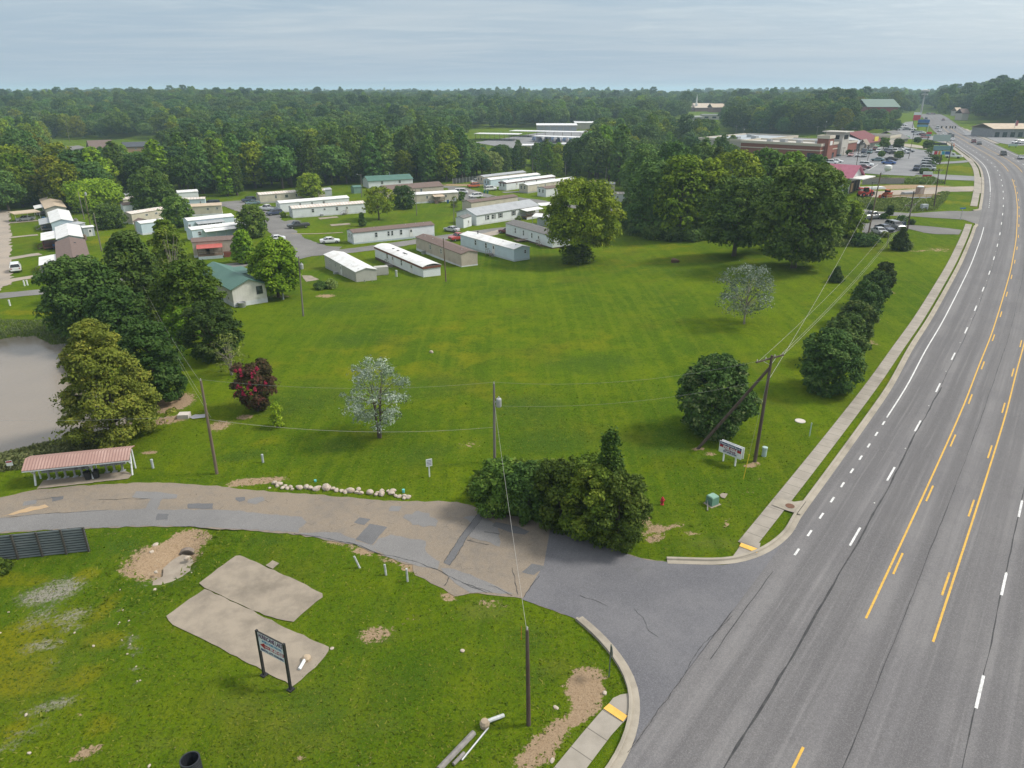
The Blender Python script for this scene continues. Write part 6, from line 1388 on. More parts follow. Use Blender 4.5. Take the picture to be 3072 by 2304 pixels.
# ---------------------------------------------------------------- storage yard, church and other far buildings
def same_depth(P, Q):
    """Q moved along its pixel column to P's distance"""
    k = P.y / Q.y; return Vector((Q.x * k, P.y, P.z))
def flat_box(name, P, Q, w, h, wall, roof, label, cat, parapet=.0, over=.0, parts=None, rise=0):
    P = Vector(P); Q = same_depth(P, Vector(Q)); d = Q - P; d.z = 0; L = d.length; n = Vector((-d.y, d.x, 0)).normalized(); sg = 1 if (P + n * w).xy.length > (P - n * w).xy.length else -1
    r = empty(name, (P.x, P.y, min(P.z, Q.z) - .2), math.atan2(d.y, d.x), label, cat)
    MB().box((L / 2, sg * w / 2, h / 2), (L, w, h)).build('wall', wall, r)
    if parapet:
        mb = MB(); t = .35
        mb.box((L / 2, -sg * .06, h + parapet / 2 - .3), (L + .3, t, parapet)); mb.box((L / 2, sg * (w + .06), h + parapet / 2 - .3), (L + .3, t, parapet))
        mb.box((-.06, sg * w / 2, h + parapet / 2 - .3), (t, w - .2, parapet)); mb.box((L + .06, sg * w / 2, h + parapet / 2 - .3), (t, w - .2, parapet)); mb.build('parapet', TRIM, r)
        MB().box((L / 2, sg * w / 2, h + .05), (L - .4, w - .4, .1)).build('roof', roof, r)
    elif rise:
        mb = MB(); gable(mb, -over, L + over, min(0, sg * w) - over, max(0, sg * w) + over, h - .02, h + rise, .15); mb.build('roof', roof, r)
    else: MB().box((L / 2, sg * w / 2, h + .12), (L + 2 * over, w + 2 * over, .24)).build('roof', roof, r)
    return r, L, sg
TRIM = pal('stone_trim', (.52, .47, .39)); BRICK = mat('red_brick', (.235, .090, .065), (.19, .075, .055), 5, .9); STONE = mat('grey_stone', (.26, .245, .225), (.18, .17, .16), 4, .9); STUC = mat('white_stucco', (.46, .435, .39), (.38, .36, .33), 2)
MEMB = mat('grey_roof_membrane', (.35, .385, .415), (.29, .32, .35), .3); ROOFW = striped('white_rib_roof', (.66, .665, .67), (.54, .55, .56), 1.0, 0, .08); TANW = striped('tan_metal_wall', (.42, .39, .33), (.33, .31, .27), 1.2, 0, .1)
r, L, sg = flat_box('storage_building', g(z3, 585, 432), g(z3, 912, 420), 22, 5.0, TANW, ROOFW, 'long storage building with white roof and grey doors', 'warehouse', over=.6, rise=.9)
for i in range(6): MB().box((L * (i + .5) / 6, -sg * .05, 2.1), (L / 6 - .5, .1, 4.0)).build('door', pal('roll_door', (.30, .32, .34)), r)
r, L, sg = flat_box('storage_building', g(z3, 900, 410), g(z3, 1080, 385), 24, 5.0, TANW, ROOFW, 'white roofed storage building behind the trees, right of the long one', 'warehouse', over=.6, rise=1.0)
def canopy(P, Q, w, h, label, n=9):
    P = Vector(P); Q = Vector(Q); d = Q - P; d.z = 0; L = d.length; nn = Vector((-d.y, d.x, 0)).normalized(); sg = 1 if (P + nn * w).xy.length > (P - nn * w).xy.length else -1
    r = empty('storage_canopy', (P.x, P.y, min(P.z, Q.z)), math.atan2(d.y, d.x), label, 'canopy', None)
    MB().box((L / 2, sg * w / 2, h), (L, w, .3)).build('roof', ROOFW, r)
    for i in range(n):
        MB().box((L * (i + .3) / n, sg * .4, h / 2), (.2, .2, h)).build('post', pal('brown_post', (.14, .07, .05)), r)
    return r
canopy(g(z3, 350, 470), g(z3, 990, 495), 13, 4.6, 'long white vehicle canopy, nearest the long storage building')
canopy(g(z3, 540, 515), g(z3, 960, 540), 11, 4.4, 'white vehicle canopy on thin posts, in front of the longest canopy')
canopy(g(z3, 60, 500), g(z3, 420, 510), 13, 4.4, 'white vehicle canopy at the left of the storage yard')
canopy(g(z3, 740, 580), g(z3, 1090, 600), 10, 4.0, 'white vehicle canopy half hidden by the trees beyond the trailers')
r, L, sg = flat_box('storage_building', g(z3, 440, 590), g(z3, 640, 590), 9, 3.4, TANW, ROOFW, 'low white roofed store behind the trees beyond the far trailers', 'warehouse', over=.3, rise=.5)
r, L, sg = flat_box('storage_building', g(z3, 1080, 348), g(z3, 1220, 345), 12, 3.0, TANW, R_TAN, 'low tan building in front of the farther woodland', 'building', over=.3, rise=.5)
sheet('storage_yard', PX(z3, [(60, 520), (350, 480), (600, 440), (1000, 420), (1500, 470), (1500, 560), (1000, 610), (640, 620), (300, 560)]), LOT, 0.08, 0, maxlen=15)
boat = pal('boat_cover', (.10, .15, .25)); bw = pal('boat_white', (.6, .6, .62))
for i in range(16):
    p = g(z3, 560 + 25 * i, 500 + (i % 3) * 6); o = MB().box((0, 0, .9), (2.3, 6.5, 1.5), 0, taper=.8).box((0, -.8, 2.0), (1.8, 2.2, .8), 0, taper=.7).build('covered_vehicle', [boat, bw][i % 2], loc=p)
    o.rotation_euler.z = .1; tag(o, 'white boxy vehicle parked under the storage canopies' if i % 2 else 'dark blue covered vehicle parked under the storage canopies', 'vehicle', 'white vehicles in the storage yard' if i % 2 else 'blue vehicles in the storage yard')
# church
r, L, sg = flat_box('church', g(z3, 1895, 262), g(z3, 2050, 262), 26, 4.5, mat('church_brick', (.25, .13, .10), (.2, .11, .09), 3), mat('church_roof', (.50, .42, .33), (.44, .37, .30), .4), 'brick church with tan roof and slim white steeple', 'church', over=1, rise=5.0)
MB().box((2, sg * 5, 5), (2.4, 2.4, 8)).lathe([(1.3, 0), (.9, 2), (.1, 11)], (2, sg * 5, 9), 8).build('steeple', pal('steeple_white', (.7, .7, .68)), r)
r, L, sg = flat_box('church_hall', g(z3, 2040, 268), g(z3, 2150, 266), 24, 5.5, mat('church_brick', (.25, .13, .10)), R_TAN, 'tan roofed brick hall to the right of the church', 'building', over=1, rise=4)
r, L, sg = flat_box('church_hall', g(z3, 1835, 262), g(z3, 1895, 262), 20, 5, mat('church_brick', (.25, .13, .10)), R_TAN, 'small brick wing at the left of the church', 'building', over=1, rise=3.5)
for i, (a, b_, c, d, w, h_, wl, rf, lab) in enumerate([(1555, 335, 1665, 335, 14, 3.6, STUC, ROOFW, 'white flat building left of the pale office below the church'), (1840, 345, 1955, 343, 14, 4.6, STUC, ROOFW, 'white building with dark windows below the church'), (1955, 330, 2150, 320, 12, 4.8, STUC, R_GREY, 'pale long building directly below the church halls'),
        (1860, 375, 2060, 365, 14, 3.2, mat('pink_wall', (.42, .32, .29)), ROOFW, 'low pinkish building in front of the white building'), (1880, 425, 2000, 445, 22, 3.5, W_GREYB, R_GREY, 'low grey building at the right of the tall shady trees'), (2040, 510, 2150, 505, 14, 3.0, STUC, ROOFW, 'white flat roof just left of the shopping building')]):
    r, L, sg = flat_box('building', g(z3, a, b_), g(z3, c, d), w, h_, wl, rf, lab, 'building', over=.3)
    for k in range(3): MB().box((L * (k + .5) / 3, -sg * .06, h_ * .5), (L / 3 * .5, .12, h_ * .35)).build('window', GLASS, r)

# ---------------------------------------------------------------- shopping strip
C0 = g(zN, 1640, 492); C1 = g(zN, 1085, 470); base = C0.z
def ground_dir(a, b): v = Vector((b.x - a.x, b.y - a.y, 0)); return v.normalized()
_e1 = G(*z4(1118, 525)); hs = math.atan2(_e1.y - C0.y, _e1.x - C0.x); du = Vector((math.cos(hs), math.sin(hs), 0)); dl = Vector((-du.y, du.x, 0))   # along the road, and to its left
def block(name, u0, u1, l0, l1, h, wall, roof, label, parapet=.8, rise=0, over=0, cat='shop building', z=base):
    """axis box in the strip's own frame: u along the road, l to the left of the front"""
    o = C0 + du * u0 + dl * l0; r = empty(name, (o.x, o.y, z - .2), hs, label, cat); L = u1 - u0; w = l1 - l0
    MB().box((L / 2, w / 2, h / 2), (L, w, h)).build('wall', wall, r)
    if parapet:
        mb = MB(); t = .4
        for x, y, a, b in ((L / 2, -.05, L + .4, t), (L / 2, w + .05, L + .4, t), (-.05, w / 2, t, w - .3), (L + .05, w / 2, t, w - .3)): mb.box((x, y, h + parapet / 2 - .25), (a, b, parapet))
        mb.build('parapet', TRIM, r); MB().box((L / 2, w / 2, h + .06), (L - .5, w - .5, .12)).build('roof', roof, r)
    elif rise:
        mb = MB(); gable(mb, -over, L + over, -over, w + over, h - .02, h + rise, .2); mb.build('roof', roof, r)
    else: MB().box((L / 2, w / 2, h + .15), (L + 2 * over, w + 2 * over, .3)).build('roof', roof, r)
    return r, L, w
def front(r, xs, w, h, z=1.6, m=GLASS, name='window'):
    for x in xs: MB().box((x, -.06, z), (w, .12, h)).build(name, m, r)
r, L, w = block('brick_shop', 0, 19, 0, 34, 6.2, BRICK, STUC, 'brick shop block with pale parapet at the near end of the shopping strip', 1.0)
front(r, [4, 9, 14], 2.6, 2.6); MB().box((-.06, w / 2, 4.3), (.12, w, .35)).box((L / 2, -.06, 4.3), (L, .12, .35)).build('stone_course', TRIM, r)
MB().box((-.05, 3.5, 1.7), (.12, 3.0, 3.2)).build('window', GLASS, r)
for x, y, s in ((8, 12, 2.4), (11, 20, 3.0), (6, 24, 2.2), (12, 6, 1.8)): MB().box((x, y, 6.9), (s, s * .8, 1.3)).build('roof_unit', METAL, r)
r, L, w = block('brick_tower', 3.5, 9, -1.6, 3, 9.0, BRICK, STUC, 'square brick shop tower with pale cap on the brick block', 1.2)
MB().box((L / 2, -.06, 7.0), (2.6, .12, 1.6)).build('sign_panel', pal('pale_sign', (.66, .66, .64)), r)
r, L, w = block('stucco_tower', 19.6, 27, -1.2, 6, 10.5, STUC, STUC, 'tall pale stucco shop tower with flat overhanging roof', 0, 0, 1.2)
MB().box((L / 2, -.06, 8.6), (4.4, .12, 1.6)).box((-.06, w / 2, 8.6), (.12, 4.4, 1.6)).build('window', DARK, r)
r, L, w = block('brick_shop', 27.4, 40, -.5, 28, 6.0, BRICK, MEMB, 'second brick shop front beyond the stucco tower', .8); front(r, [2, 5, 8, 11], 1.4, 2.4)
r, L, w = block('shop_hall', 14, 62, 35, 62, 5.6, STUC, MEMB, 'large grey flat roofed store hall behind the shop fronts', 1.0)
for x, y in ((8, 12), (18, 8), (28, 15)): MB().box((x, y, 6.3), (3, 2.4, 1.4)).build('roof_unit', METAL, r)
r, L, w = block('stone_shop', 40.6, 52.4, 0, 18, 5.0, STONE, R_GREY, 'grey stone shop front with a gabled timber porch', 0, 2.4, .6)
mb = MB(); gable(mb, 2.5, 7.5, -3.5, .2, 4.4, 6.6, .2); mb.build('porch_roof', mat('tan_shingle', (.26, .215, .17), (.2, .17, .14), 2), r)
for x in (2.8, 7.2): MB().box((x, -3.2, 2.2), (.5, .5, 4.4)).build('post', WOOD_M, r)
front(r, [1.2, 8.7, 10.6], 1.0, 2.4, 1.6)
r, L, w = block('red_roof_shop', 53.6, 75, 0, 18, 4.6, STUC, mat('dark_red_roof', (.155, .036, .042), (.12, .034, .038), 1), 'long shop with dark red roof and a yellow sign', 0, 4.2, 1.2)
front(r, [2.5 + 3.2 * i for i in range(6)], 1.4, 2.6, 1.5)
MB().box((L * .55, -.4, 6.0), (5.0, .3, 1.9)).build('sign_panel', pal('yellow_sign', (.62, .50, .07)), r)
r, L, w = block('white_parapet_shop', 75.8, 92, -3, 24, 6.0, STUC, MEMB, 'far shop with white parapet beyond the red roofed shop', 1.2); front(r, [2 + 3.4 * i for i in range(4)], 2, 2.4)
MB().box((L * .8, -1.2, 3.2), (5, 2.2, .25)).build('awning', R_RED, r)
r, L, w = block('dark_roof_shop', 97, 109, -2, 12, 4.4, STONE, R_DGREY, 'small shop with dark grey gable roof at the end of the strip', 0, 3.4, .8)
# construction site building
Pc = g(zN, 1985, 878); r = empty('unfinished_shop', Pc, hs, 'white unfinished shop with pinkish red metal roof', 'shop building')
PR = striped('pink_red_roof', (.36, .115, .165), (.30, .095, .14), .5, 1, .1)
W_ = 9.0; L_ = 12.0
mb = MB(); V = []
for y in (0.0, 22.0): V += [(0, y, 0), (9, y, 0), (9, y, 4.4), (4.5, y, 7.2), (0, y, 4.4)]
mb.add(V, [(0, 1, 2, 3, 4), (9, 8, 7, 6, 5), (1, 0, 5, 6), (2, 1, 6, 7), (3, 2, 7, 8), (4, 3, 8, 9), (0, 4, 9, 5)]); mb.build('wall', striped('pale_wrap', (.50, .52, .52), (.44, .46, .46), 1.2), r)
mb = MB()
for (xa, xb, za, zb2) in ((-.7, 4.5, 4.1, 7.25), (4.5, 9.7, 7.25, 4.1)):
    Vr = [(xa, -.8, za), (xb, -.8, zb2), (xb, 22.5, zb2), (xa, 22.5, za)]; Vr += [(x, y, z + .16) for x, y, z in Vr]
    mb.add(Vr, [(3, 2, 1, 0), (4, 5, 6, 7), (0, 1, 5, 4), (1, 2, 6, 5), (2, 3, 7, 6), (3, 0, 4, 7)])
mb.build('roof', PR, r)
MB().box((4.5, -1.8, 4.25), (10.5, 3.4, .25)).build('awning', pal('awning_white', (.66, .66, .64)), r)
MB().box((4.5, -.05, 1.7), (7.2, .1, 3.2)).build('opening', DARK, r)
for x in (1.0, 3.3, 5.7, 8.0): MB().box((x, -.14, 1.7), (.3, .12, 3.3)).build('frame', WOOD_M, r)
MB().box((2.1, -.12, 1.6), (1.4, .1, 2.4)).build('board', pal('plywood', (.42, .27, .13)), r)
# brick bank with green roof, gas canopy, right hand store
r, L, sg = flat_box('brick_office', g(z4, 900, 330), g(z4, 1150, 330), 24, 9.5, mat('office_brick', (.26, .105, .08), (.21, .09, .07), 3), mat('green_hip_roof', (.16, .22, .19), (.13, .18, .16), 1), 'brick office with green grey roof on the hill', 'office building', over=1.2, rise=5.5)
for k in range(5): MB().box((L * (k + .5) / 5, -sg * .1, 3.6), (L / 9, .2, 5)).build('window', pal('office_glass', (.05, .055, .06), .2), r)
canopy_r = empty('fuel_canopy', g(z4, 1060, 335), hs, 'red edged fuel station canopy below the brick office', 'canopy')
MB().box((15, 6, 5.2), (38, 12, .9)).build('roof', pal('red_edge', (.42, .05, .07)), canopy_r)
for x in (0, 10, 20, 30):
    for y in (3, 9): MB().box((x, y, 2.4), (.5, .5, 4.8)).build('post', STUC, canopy_r)
r, L, sg = flat_box('tan_shop', g(z4, 1150, 262), g(z4, 1240, 268), 14, 4, STONE, R_TAN, 'small tan roofed building right of the brick office', 'building', over=1, rise=3)
r, L, sg = flat_box('metal_store', g(z4, 1950, 478), g(z4, 2400, 478), 20, 4.6, mat('grey_store_wall', (.27, .275, .28), (.22, .22, .225), 1), R_TAN, 'long grey store with pale roof on the right of the highway', 'shop building', over=1.0, rise=2.4)
for k in range(7): MB().box((L * (k + .5) / 7, -sg * .08, 1.7), (L / 7 * .55, .15, 2.6)).build('window', GLASS, r)
r, L, sg = flat_box('house', g(z4, 1650, 300), g(z4, 1690, 298), 9, 4, STUC, R_TAN, 'small tan house on the wooded slope right of the highway', 'house', over=.5, rise=3)
r, L, sg = flat_box('house', g(z4, 1690, 335), g(z4, 1745, 335), 9, 5, STUC, R_BROWN, 'brown roofed house below the tan one on the wooded slope', 'house', over=.5, rise=3.4)
# ---------------------------------------------------------------- vehicles
def paint_material():
    t = NT('car_paint'); oi = t.n.new('ShaderNodeObjectInfo').outputs['Color']
    n = t.noise(t.coord(), 3, 2); c = t.mix(t.math('MULTIPLY', n, .15), oi, (.25, .24, .22)); t.b.inputs['Coat Weight'].default_value = .5
    return t.done(c, .32, .5)
PAINT = paint_material(); TYRE = pal('tyre', (.018, .018, .018), .9); RIM = pal('wheel_rim', (.34, .34, .35), .35, .5, .6); CARGLASS = pal('car_glass', (.012, .015, .018), .06, .6)
HEADL = pal('headlamp', (.62, .62, .60), .2); TAILL = pal('tail_lamp', (.28, .015, .015), .3); TRIMB = pal('black_trim', (.02, .02, .021), .6)

def loft(mb, secs, m=0, close=True):
    """secs: list of rings with equal point count"""
    n = len(secs[0]); V = [p for s in secs for p in s]; F = []
    for i in range(len(secs) - 1):
        for k in range(n):
            k2 = (k + 1) % n; F.append((i * n + k, i * n + k2, (i + 1) * n + k2, (i + 1) * n + k))
    F.append(tuple(range(n))[::-1]); F.append(tuple((len(secs) - 1) * n + k for k in range(n)))
    return mb.add(V, F, m)
def ring(x, hw, z0, z1, r=.12):
    return [(x, -hw + r, z0), (x, hw - r, z0), (x, hw, z0 + r), (x, hw * 1.01, (z0 + z1) / 2), (x, hw * .96, z1 - r * .6), (x, hw * .88, z1), (x, -hw * .88, z1), (x, -hw * .96, z1 - r * .6), (x, -hw * 1.01, (z0 + z1) / 2), (x, -hw, z0 + r)]
CARS = {  # length, half width, lower body stations (x fraction, half width factor, z0, z1), cabin: (x0 bottom, x0 top, x1 top, x1 bottom, z base, z top)
    'sedan': (4.7, .90, [(0, .80, .38, .72), (.03, .92, .28, .80), (.20, .99, .22, .92), (.33, 1, .20, .97), (.70, 1, .20, .98), (.85, .97, .22, .99), (.97, .9, .28, .95), (1, .82, .40, .85)], (.27, .42, .66, .84, .94, 1.43)),
    'suv': (4.75, .95, [(0, .84, .42, .85), (.03, .94, .32, .98), (.20, 1, .28, 1.05), (.30, 1, .26, 1.10), (.80, 1, .26, 1.12), (.96, .97, .32, 1.10), (1, .88, .42, 1.02)], (.25, .36, .90, .985, 1.06, 1.72)),
    'van': (5.0, .98, [(0, .84, .40, .80), (.03, .94, .30, .95), (.15, 1, .25, 1.05), (.25, 1, .24, 1.12), (.85, 1, .24, 1.15), (.98, .97, .30, 1.15), (1, .9, .42, 1.05)], (.13, .27, .95, .99, 1.05, 1.85)),
    'pickup': (5.8, .99, [(0, .86, .48, 1.0), (.03, .95, .40, 1.08), (.18, 1, .36, 1.14), (.28, 1, .34, 1.17), (.60, 1, .34, 1.17), (.605, 1, .34, 1.17), (.97, .98, .40, 1.15), (1, .94, .50, 1.12)], (.23, .33, .52, .60, 1.12, 1.86)),
}
def car_meshes(kind):
    L, hw, st, cab = CARS[kind]; d = {}
    mb = MB(); loft(mb, [ring((x - .5) * L, hw * f, a, b) for x, f, a, b in st]); d['body'] = mb
    x0, xt0, xt1, x1, zb, zt = cab; X = lambda f: (f - .5) * L
    mb = MB(); cw = hw * .93; tw = hw * .74
    V = [(X(x0), -cw, zb), (X(x0), cw, zb), (X(xt0), tw, zt - .06), (X(xt0), -tw, zt - .06), (X(x1), -cw, zb), (X(x1), cw, zb), (X(xt1), tw, zt - .06), (X(xt1), -tw, zt - .06)]
    mb.add(V, [(0, 1, 2, 3), (5, 4, 7, 6), (1, 5, 6, 2), (4, 0, 3, 7), (3, 2, 6, 7)]); d['windows'] = mb
    mb = MB(); mb.add([(X(xt0) - .05, -tw - .01, zt - .08), (X(xt0) - .05, tw + .01, zt - .08), (X(xt1) + .05, tw + .01, zt - .08), (X(xt1) + .05, -tw - .01, zt - .08), (X(xt0) + .1, -tw * .9, zt), (X(xt0) + .1, tw * .9, zt), (X(xt1) - .1, tw * .9, zt), (X(xt1) - .1, -tw * .9, zt)],
                [(3, 2, 1, 0), (4, 5, 6, 7), (0, 1, 5, 4), (1, 2, 6, 5), (2, 3, 7, 6), (3, 0, 4, 7)])
    for sy in (-1, 1):   # pillars
        for a, b in (((x0, zb), (xt0, zt - .06)), ((x1, zb), (xt1, zt - .06)), (((x0 + x1) / 2 + .03, zb), ((xt0 + xt1) / 2 + .03, zt - .06))):
            mb.tube([(X(a[0]), sy * (cw + .005), a[1]), (X(b[0]), sy * (tw + .005), b[1])], .045, 4)
    d['roof'] = mb
    if kind == 'pickup':
        mb = MB(); mb.box((X(.79), 0, 1.165), (L * .34, hw * 1.6, .02)); d['bed'] = mb
    mb = MB(); mb.box((X(.0) + .02, 0, (st[0][2] + st[0][3]) / 2 - .04), (.06, hw * 1.1, .22)); d['grille'] = mb
    return d
CARM = {}
for kd in CARS:
    d = car_meshes(kd); CARM[kd] = {k: v.mesh(kd + '_' + k, {'body': PAINT, 'roof': PAINT, 'windows': CARGLASS, 'bed': TRIMB, 'grille': TRIMB}[k]) for k, v in d.items()}
wm = MB(); wm.lathe([(.20, -.11), (.33, -.10), (.34, 0), (.33, .10), (.20, .11)], n=14); V = [(x, z, y) for x, y, z in wm.v]; wm.v = V; TYRE_ME = wm.mesh('tyre', TYRE)
wm = MB(); wm.lathe([(.05, -.125), (.19, -.115), (.20, 0), (.19, .115), (.05, .125)], n=10); wm.v = [(x, z, y) for x, y, z in wm.v]; RIM_ME = wm.mesh('rim', RIM)
HL_ME = MB().box((0, 0, 0), (.10, .34, .15)).mesh('headlight', HEADL); TL_ME = MB().box((0, 0, 0), (.08, .26, .22)).mesh('tail_light', TAILL)
# one-mesh version for cars too small to show parts
FARM = {}
for kd in CARS:
    L, hw, st, cab = CARS[kd]; mb = MB()
    for k, v in car_meshes(kd).items():
        o = len(mb.v); mb.v += v.v; mb.f += [tuple(i + o for i in f) for f in v.f]; mb.m += [{'body': 0, 'roof': 0, 'windows': 1, 'bed': 2, 'grille': 2}[k]] * len(v.f)
    for fx in (.17, .80):
        for sy in (-1, 1):
            q = MB(); q.lathe([(.20, -.11), (.34, -.10), (.34, .10), (.20, .11)], n=10); o = len(mb.v)
            mb.v += [(x + (fx - .5) * L, z + sy * (hw - .1), y + .34) for x, y, z in q.v]; mb.f += [tuple(i + o for i in f) for f in q.f]; mb.m += [2] * len(q.f)
    for sy in (-1, 1): mb.box((L * .5 - .02, sy * hw * .75, st[-1][3] - .15), (.08, .26, .2), m=3)
    FARM[kd] = mb.mesh('far_' + kd, [PAINT, CARGLASS, TYRE, TAILL])
COLS = {'white': (.72, .73, .74), 'silver': (.42, .43, .45), 'grey': (.17, .18, .19), 'black': (.012, .013, .015), 'navy': (.02, .035, .08), 'blue': (.03, .10, .32), 'maroon': (.13, .015, .025), 'red': (.38, .03, .03), 'green': (.05, .28, .10), 'teal': (.10, .17, .19), 'pink': (.42, .20, .20), 'orange': (.50, .10, .03)}
NAME = {'sedan': 'sedan_car', 'suv': 'suv_car', 'van': 'van', 'pickup': 'pickup_truck'}; CATN = {'sedan': 'car', 'suv': 'car', 'van': 'van', 'pickup': 'pickup'}
def place(kind, color, pos, rz, label, far=False, group=None):
    L, hw, st, cab = CARS[kind]
    if far:
        o = link(NAME[kind], FARM[kind]); o.location = pos; o.rotation_euler.z = rz; o.color = (*COLS[color], 1); return tag(o, label, CATN[kind], group)
    r = empty(NAME[kind], pos, rz, label, CATN[kind], group)
    for k, me_ in CARM[kind].items():
        o = link(k, me_, r); o.color = (*COLS[color], 1)
    for fx in (.17, .80):
        for sy in (-1, 1):
            w_ = link('wheel', TYRE_ME, r, ((fx - .5) * L, sy * (hw - .1), .34)); link('rim', RIM_ME, w_)
    for sy in (-1, 1):
        link('headlight', HL_ME, r, (-.5 * L + .09, sy * hw * .70, st[1][3] - .16)); link('tail_light', TL_ME, r, (.5 * L - .03, sy * hw * .74, st[-1][3] - .16))
    return r
def car(kind, color, za, a, b_, label, far=False, group=None):
    """car whose front wheel meets the ground at pixel a and rear wheel at b (near side)"""
    A, B = G(*za(*a)), G(*za(*b_)); d = Vector((B.x - A.x, B.y - A.y, 0)); d.normalize(); n = Vector((-d.y, d.x, 0))
    m = (A + B) / 2; hw = CARS[kind][1]
    c = m + n * hw if (m + n * hw).xy.length > (m - n * hw).xy.length else m - n * hw
    c.z = float(terrain(c.x, c.y) + lift_at(c.y)) + .02
    return place(kind, color, c, math.atan2(d.y, d.x), label, far, group)
car('pickup', 'black', z2, (490, 1238), (610, 1228), 'black pickup parked by the trailer park lane')
car('sedan', 'white', z2, (845, 1358), (762, 1362), 'white sedan parked at the left end of the brown roofed white trailer')
car('sedan', 'silver', z2, (1765, 1258), (1822, 1266), 'silver sedan parked on the grass below the long white house')
car('pickup', 'white', z2, (230, 1085), (318, 1090), 'white pickup parked beside the group of three trailers')
car('suv', 'navy', z2, (318, 1128), (392, 1120), 'dark blue car parked in front of the white pickup')
car('suv', 'navy', z2, (100, 1018), (175, 1012), 'dark car parked at the end of the tan trailer by the wood')
car('sedan', 'teal', z2, (135, 1040), (205, 1034), 'pale covered car beside the dark car near the wood')
car('suv', 'white', z2, (1990, 862), (2058, 858), 'white car beside the red jeep at the far trailers')
car('suv', 'orange', z2, (1965, 897), (2035, 893), 'red orange jeep parked at the far trailers')
car('suv', 'white', z2, (2170, 918), (2112, 922), 'white car behind the green bins at the far trailers')
car('suv', 'white', z2, (1985, 984), (2048, 980), 'white crossover on the lane before the far trailers')
car('van', 'white', z2, (1920, 948), (1862, 948), 'white van half hidden by the pale beige trailer')
car('van', 'navy', zW, (1560, 440), (1690, 438), 'blue minivan parked beside the white box trailer')
car('sedan', 'silver', zX, (330, 585), (560, 562), 'grey car parked under the tan carport')
p, q = G(*zX(55, 1445)), G(*zX(240, 1438)); m_ = (p + q) / 2; d_ = (q - p).normalized(); rz = math.atan2(-d_.x, d_.y) ; place('suv', 'white', (m_.x, m_.y + 2.3, float(terrain(m_.x, m_.y)) + .05), math.radians(-57), 'white car seen from behind on the gravel lane at the left edge')
car('sedan', 'white', z1, (1945, 1200), (2000, 1196), 'white car between the glazed porch trailer and the twiggy tree')
car('sedan', 'white', z1, (1950, 1232), (2005, 1228), 'lower white car beside the glazed porch trailer')
car('sedan', 'white', z2, (325, 1345), (390, 1340), 'white car behind the broad bright green tree')
car('sedan', 'maroon', z3, (300, 1275), (360, 1278), 'dark red car half hidden by the dark grey roofed trailer')
car('pickup', 'red', zY, (1495, 330), (1560, 322), 'red vehicle behind the far end of the long white trailer')
car('pickup', 'grey', zV, (480, 640), (270, 668), 'dark grey pickup in the small car park under the street trees')
car('suv', 'grey', zV, (830, 860), (610, 800), 'grey car nearest the low sign board in the small car park')
car('sedan', 'navy', zV, (640, 905), (420, 850), 'dark blue car in the middle of the small car park row')
car('sedan', 'silver', zV, (500, 960), (340, 905), 'silver car nearest the dark trees in the small car park row')
LOTC = [  # big parking lot: kind, colour, x centre, y base, heading code, label
 ('suv', 'white', 610, 700, 0, 'white car parked closest to the brick tower'), ('sedan', 'white', 655, 688, 0, 'white car just behind the one closest to the brick tower'),
 ('sedan', 'maroon', 832, 752, 0, 'dark red car nearest the pink roofed building'), ('sedan', 'maroon', 880, 736, 0, 'second dark red car beside the nearest one in the lot'), ('suv', 'white', 900, 718, 0, 'white car beyond the two dark red cars'),
 ('sedan', 'teal', 998, 675, 0, 'teal grey car alone in the middle of the lot'), ('sedan', 'black', 1108, 670, 0, 'black car behind the bright blue car'), ('sedan', 'blue', 1088, 700, 0, 'bright blue car in the middle of the lot'),
 ('sedan', 'teal', 678, 632, 1, 'pale teal car in front of the stone shop'), ('sedan', 'pink', 772, 636, 1, 'pinkish red car in front of the stone shop'), ('sedan', 'silver', 836, 638, 1, 'silver car near the lamp post of the lot'), ('sedan', 'grey', 886, 640, 1, 'grey car right of the silver car near the lamp post'),
 ('suv', 'navy', 882, 608, 1, 'dark blue car before the red roofed shop'), ('suv', 'teal', 930, 612, 1, 'dark teal car before the red roofed shop'), ('suv', 'maroon', 974, 586, 1, 'maroon car in the far rows of the lot'), ('suv', 'white', 1003, 602, 1, 'white pickup sized car left of the slim island tree'),
 ('sedan', 'green', 992, 560, 1, 'bright green car farthest left in the lot'), ('van', 'navy', 1066, 605, 1, 'dark van right of the slim island tree'), ('van', 'grey', 1100, 607, 1, 'grey van beside the dark van'), ('van', 'white', 1140, 604, 1, 'white van at the end of the van row'),
 ('sedan', 'silver', 1116, 565, 0, 'silver car under the round young tree'), ('sedan', 'white', 1165, 575, 0, 'white car in the farthest row, left one'), ('sedan', 'white', 1200, 582, 0, 'white car in the farthest row, right one'), ('sedan', 'silver', 1216, 612, 0, 'silver car at the right end of the far row'),
 ('sedan', 'grey', 1252, 600, 0, 'grey car at the right end of the lot rows'), ('sedan', 'black', 1130, 618, 0, 'dark car behind the bushy island tree'), ('sedan', 'white', 1185, 596, 0, 'white car between the van row and the silver car'),
 ('suv', 'silver', 1412, 750, 2, 'silver car nearest in the row along the road strip'), ('suv', 'grey', 1415, 726, 2, 'dark grey car second in the row along the road strip'), ('suv', 'white', 1412, 702, 2, 'white car third in the row along the road strip'), ('suv', 'white', 1430, 684, 2, 'white car farthest in the row along the road strip'),
 ('pickup', 'navy', 1318, 752, 1, 'navy pickup with raised back at the corner of the lot'), ('pickup', 'white', 1625, 648, 3, 'white pickup towing out beside the striped sign')]
lz = hs + math.pi / 2
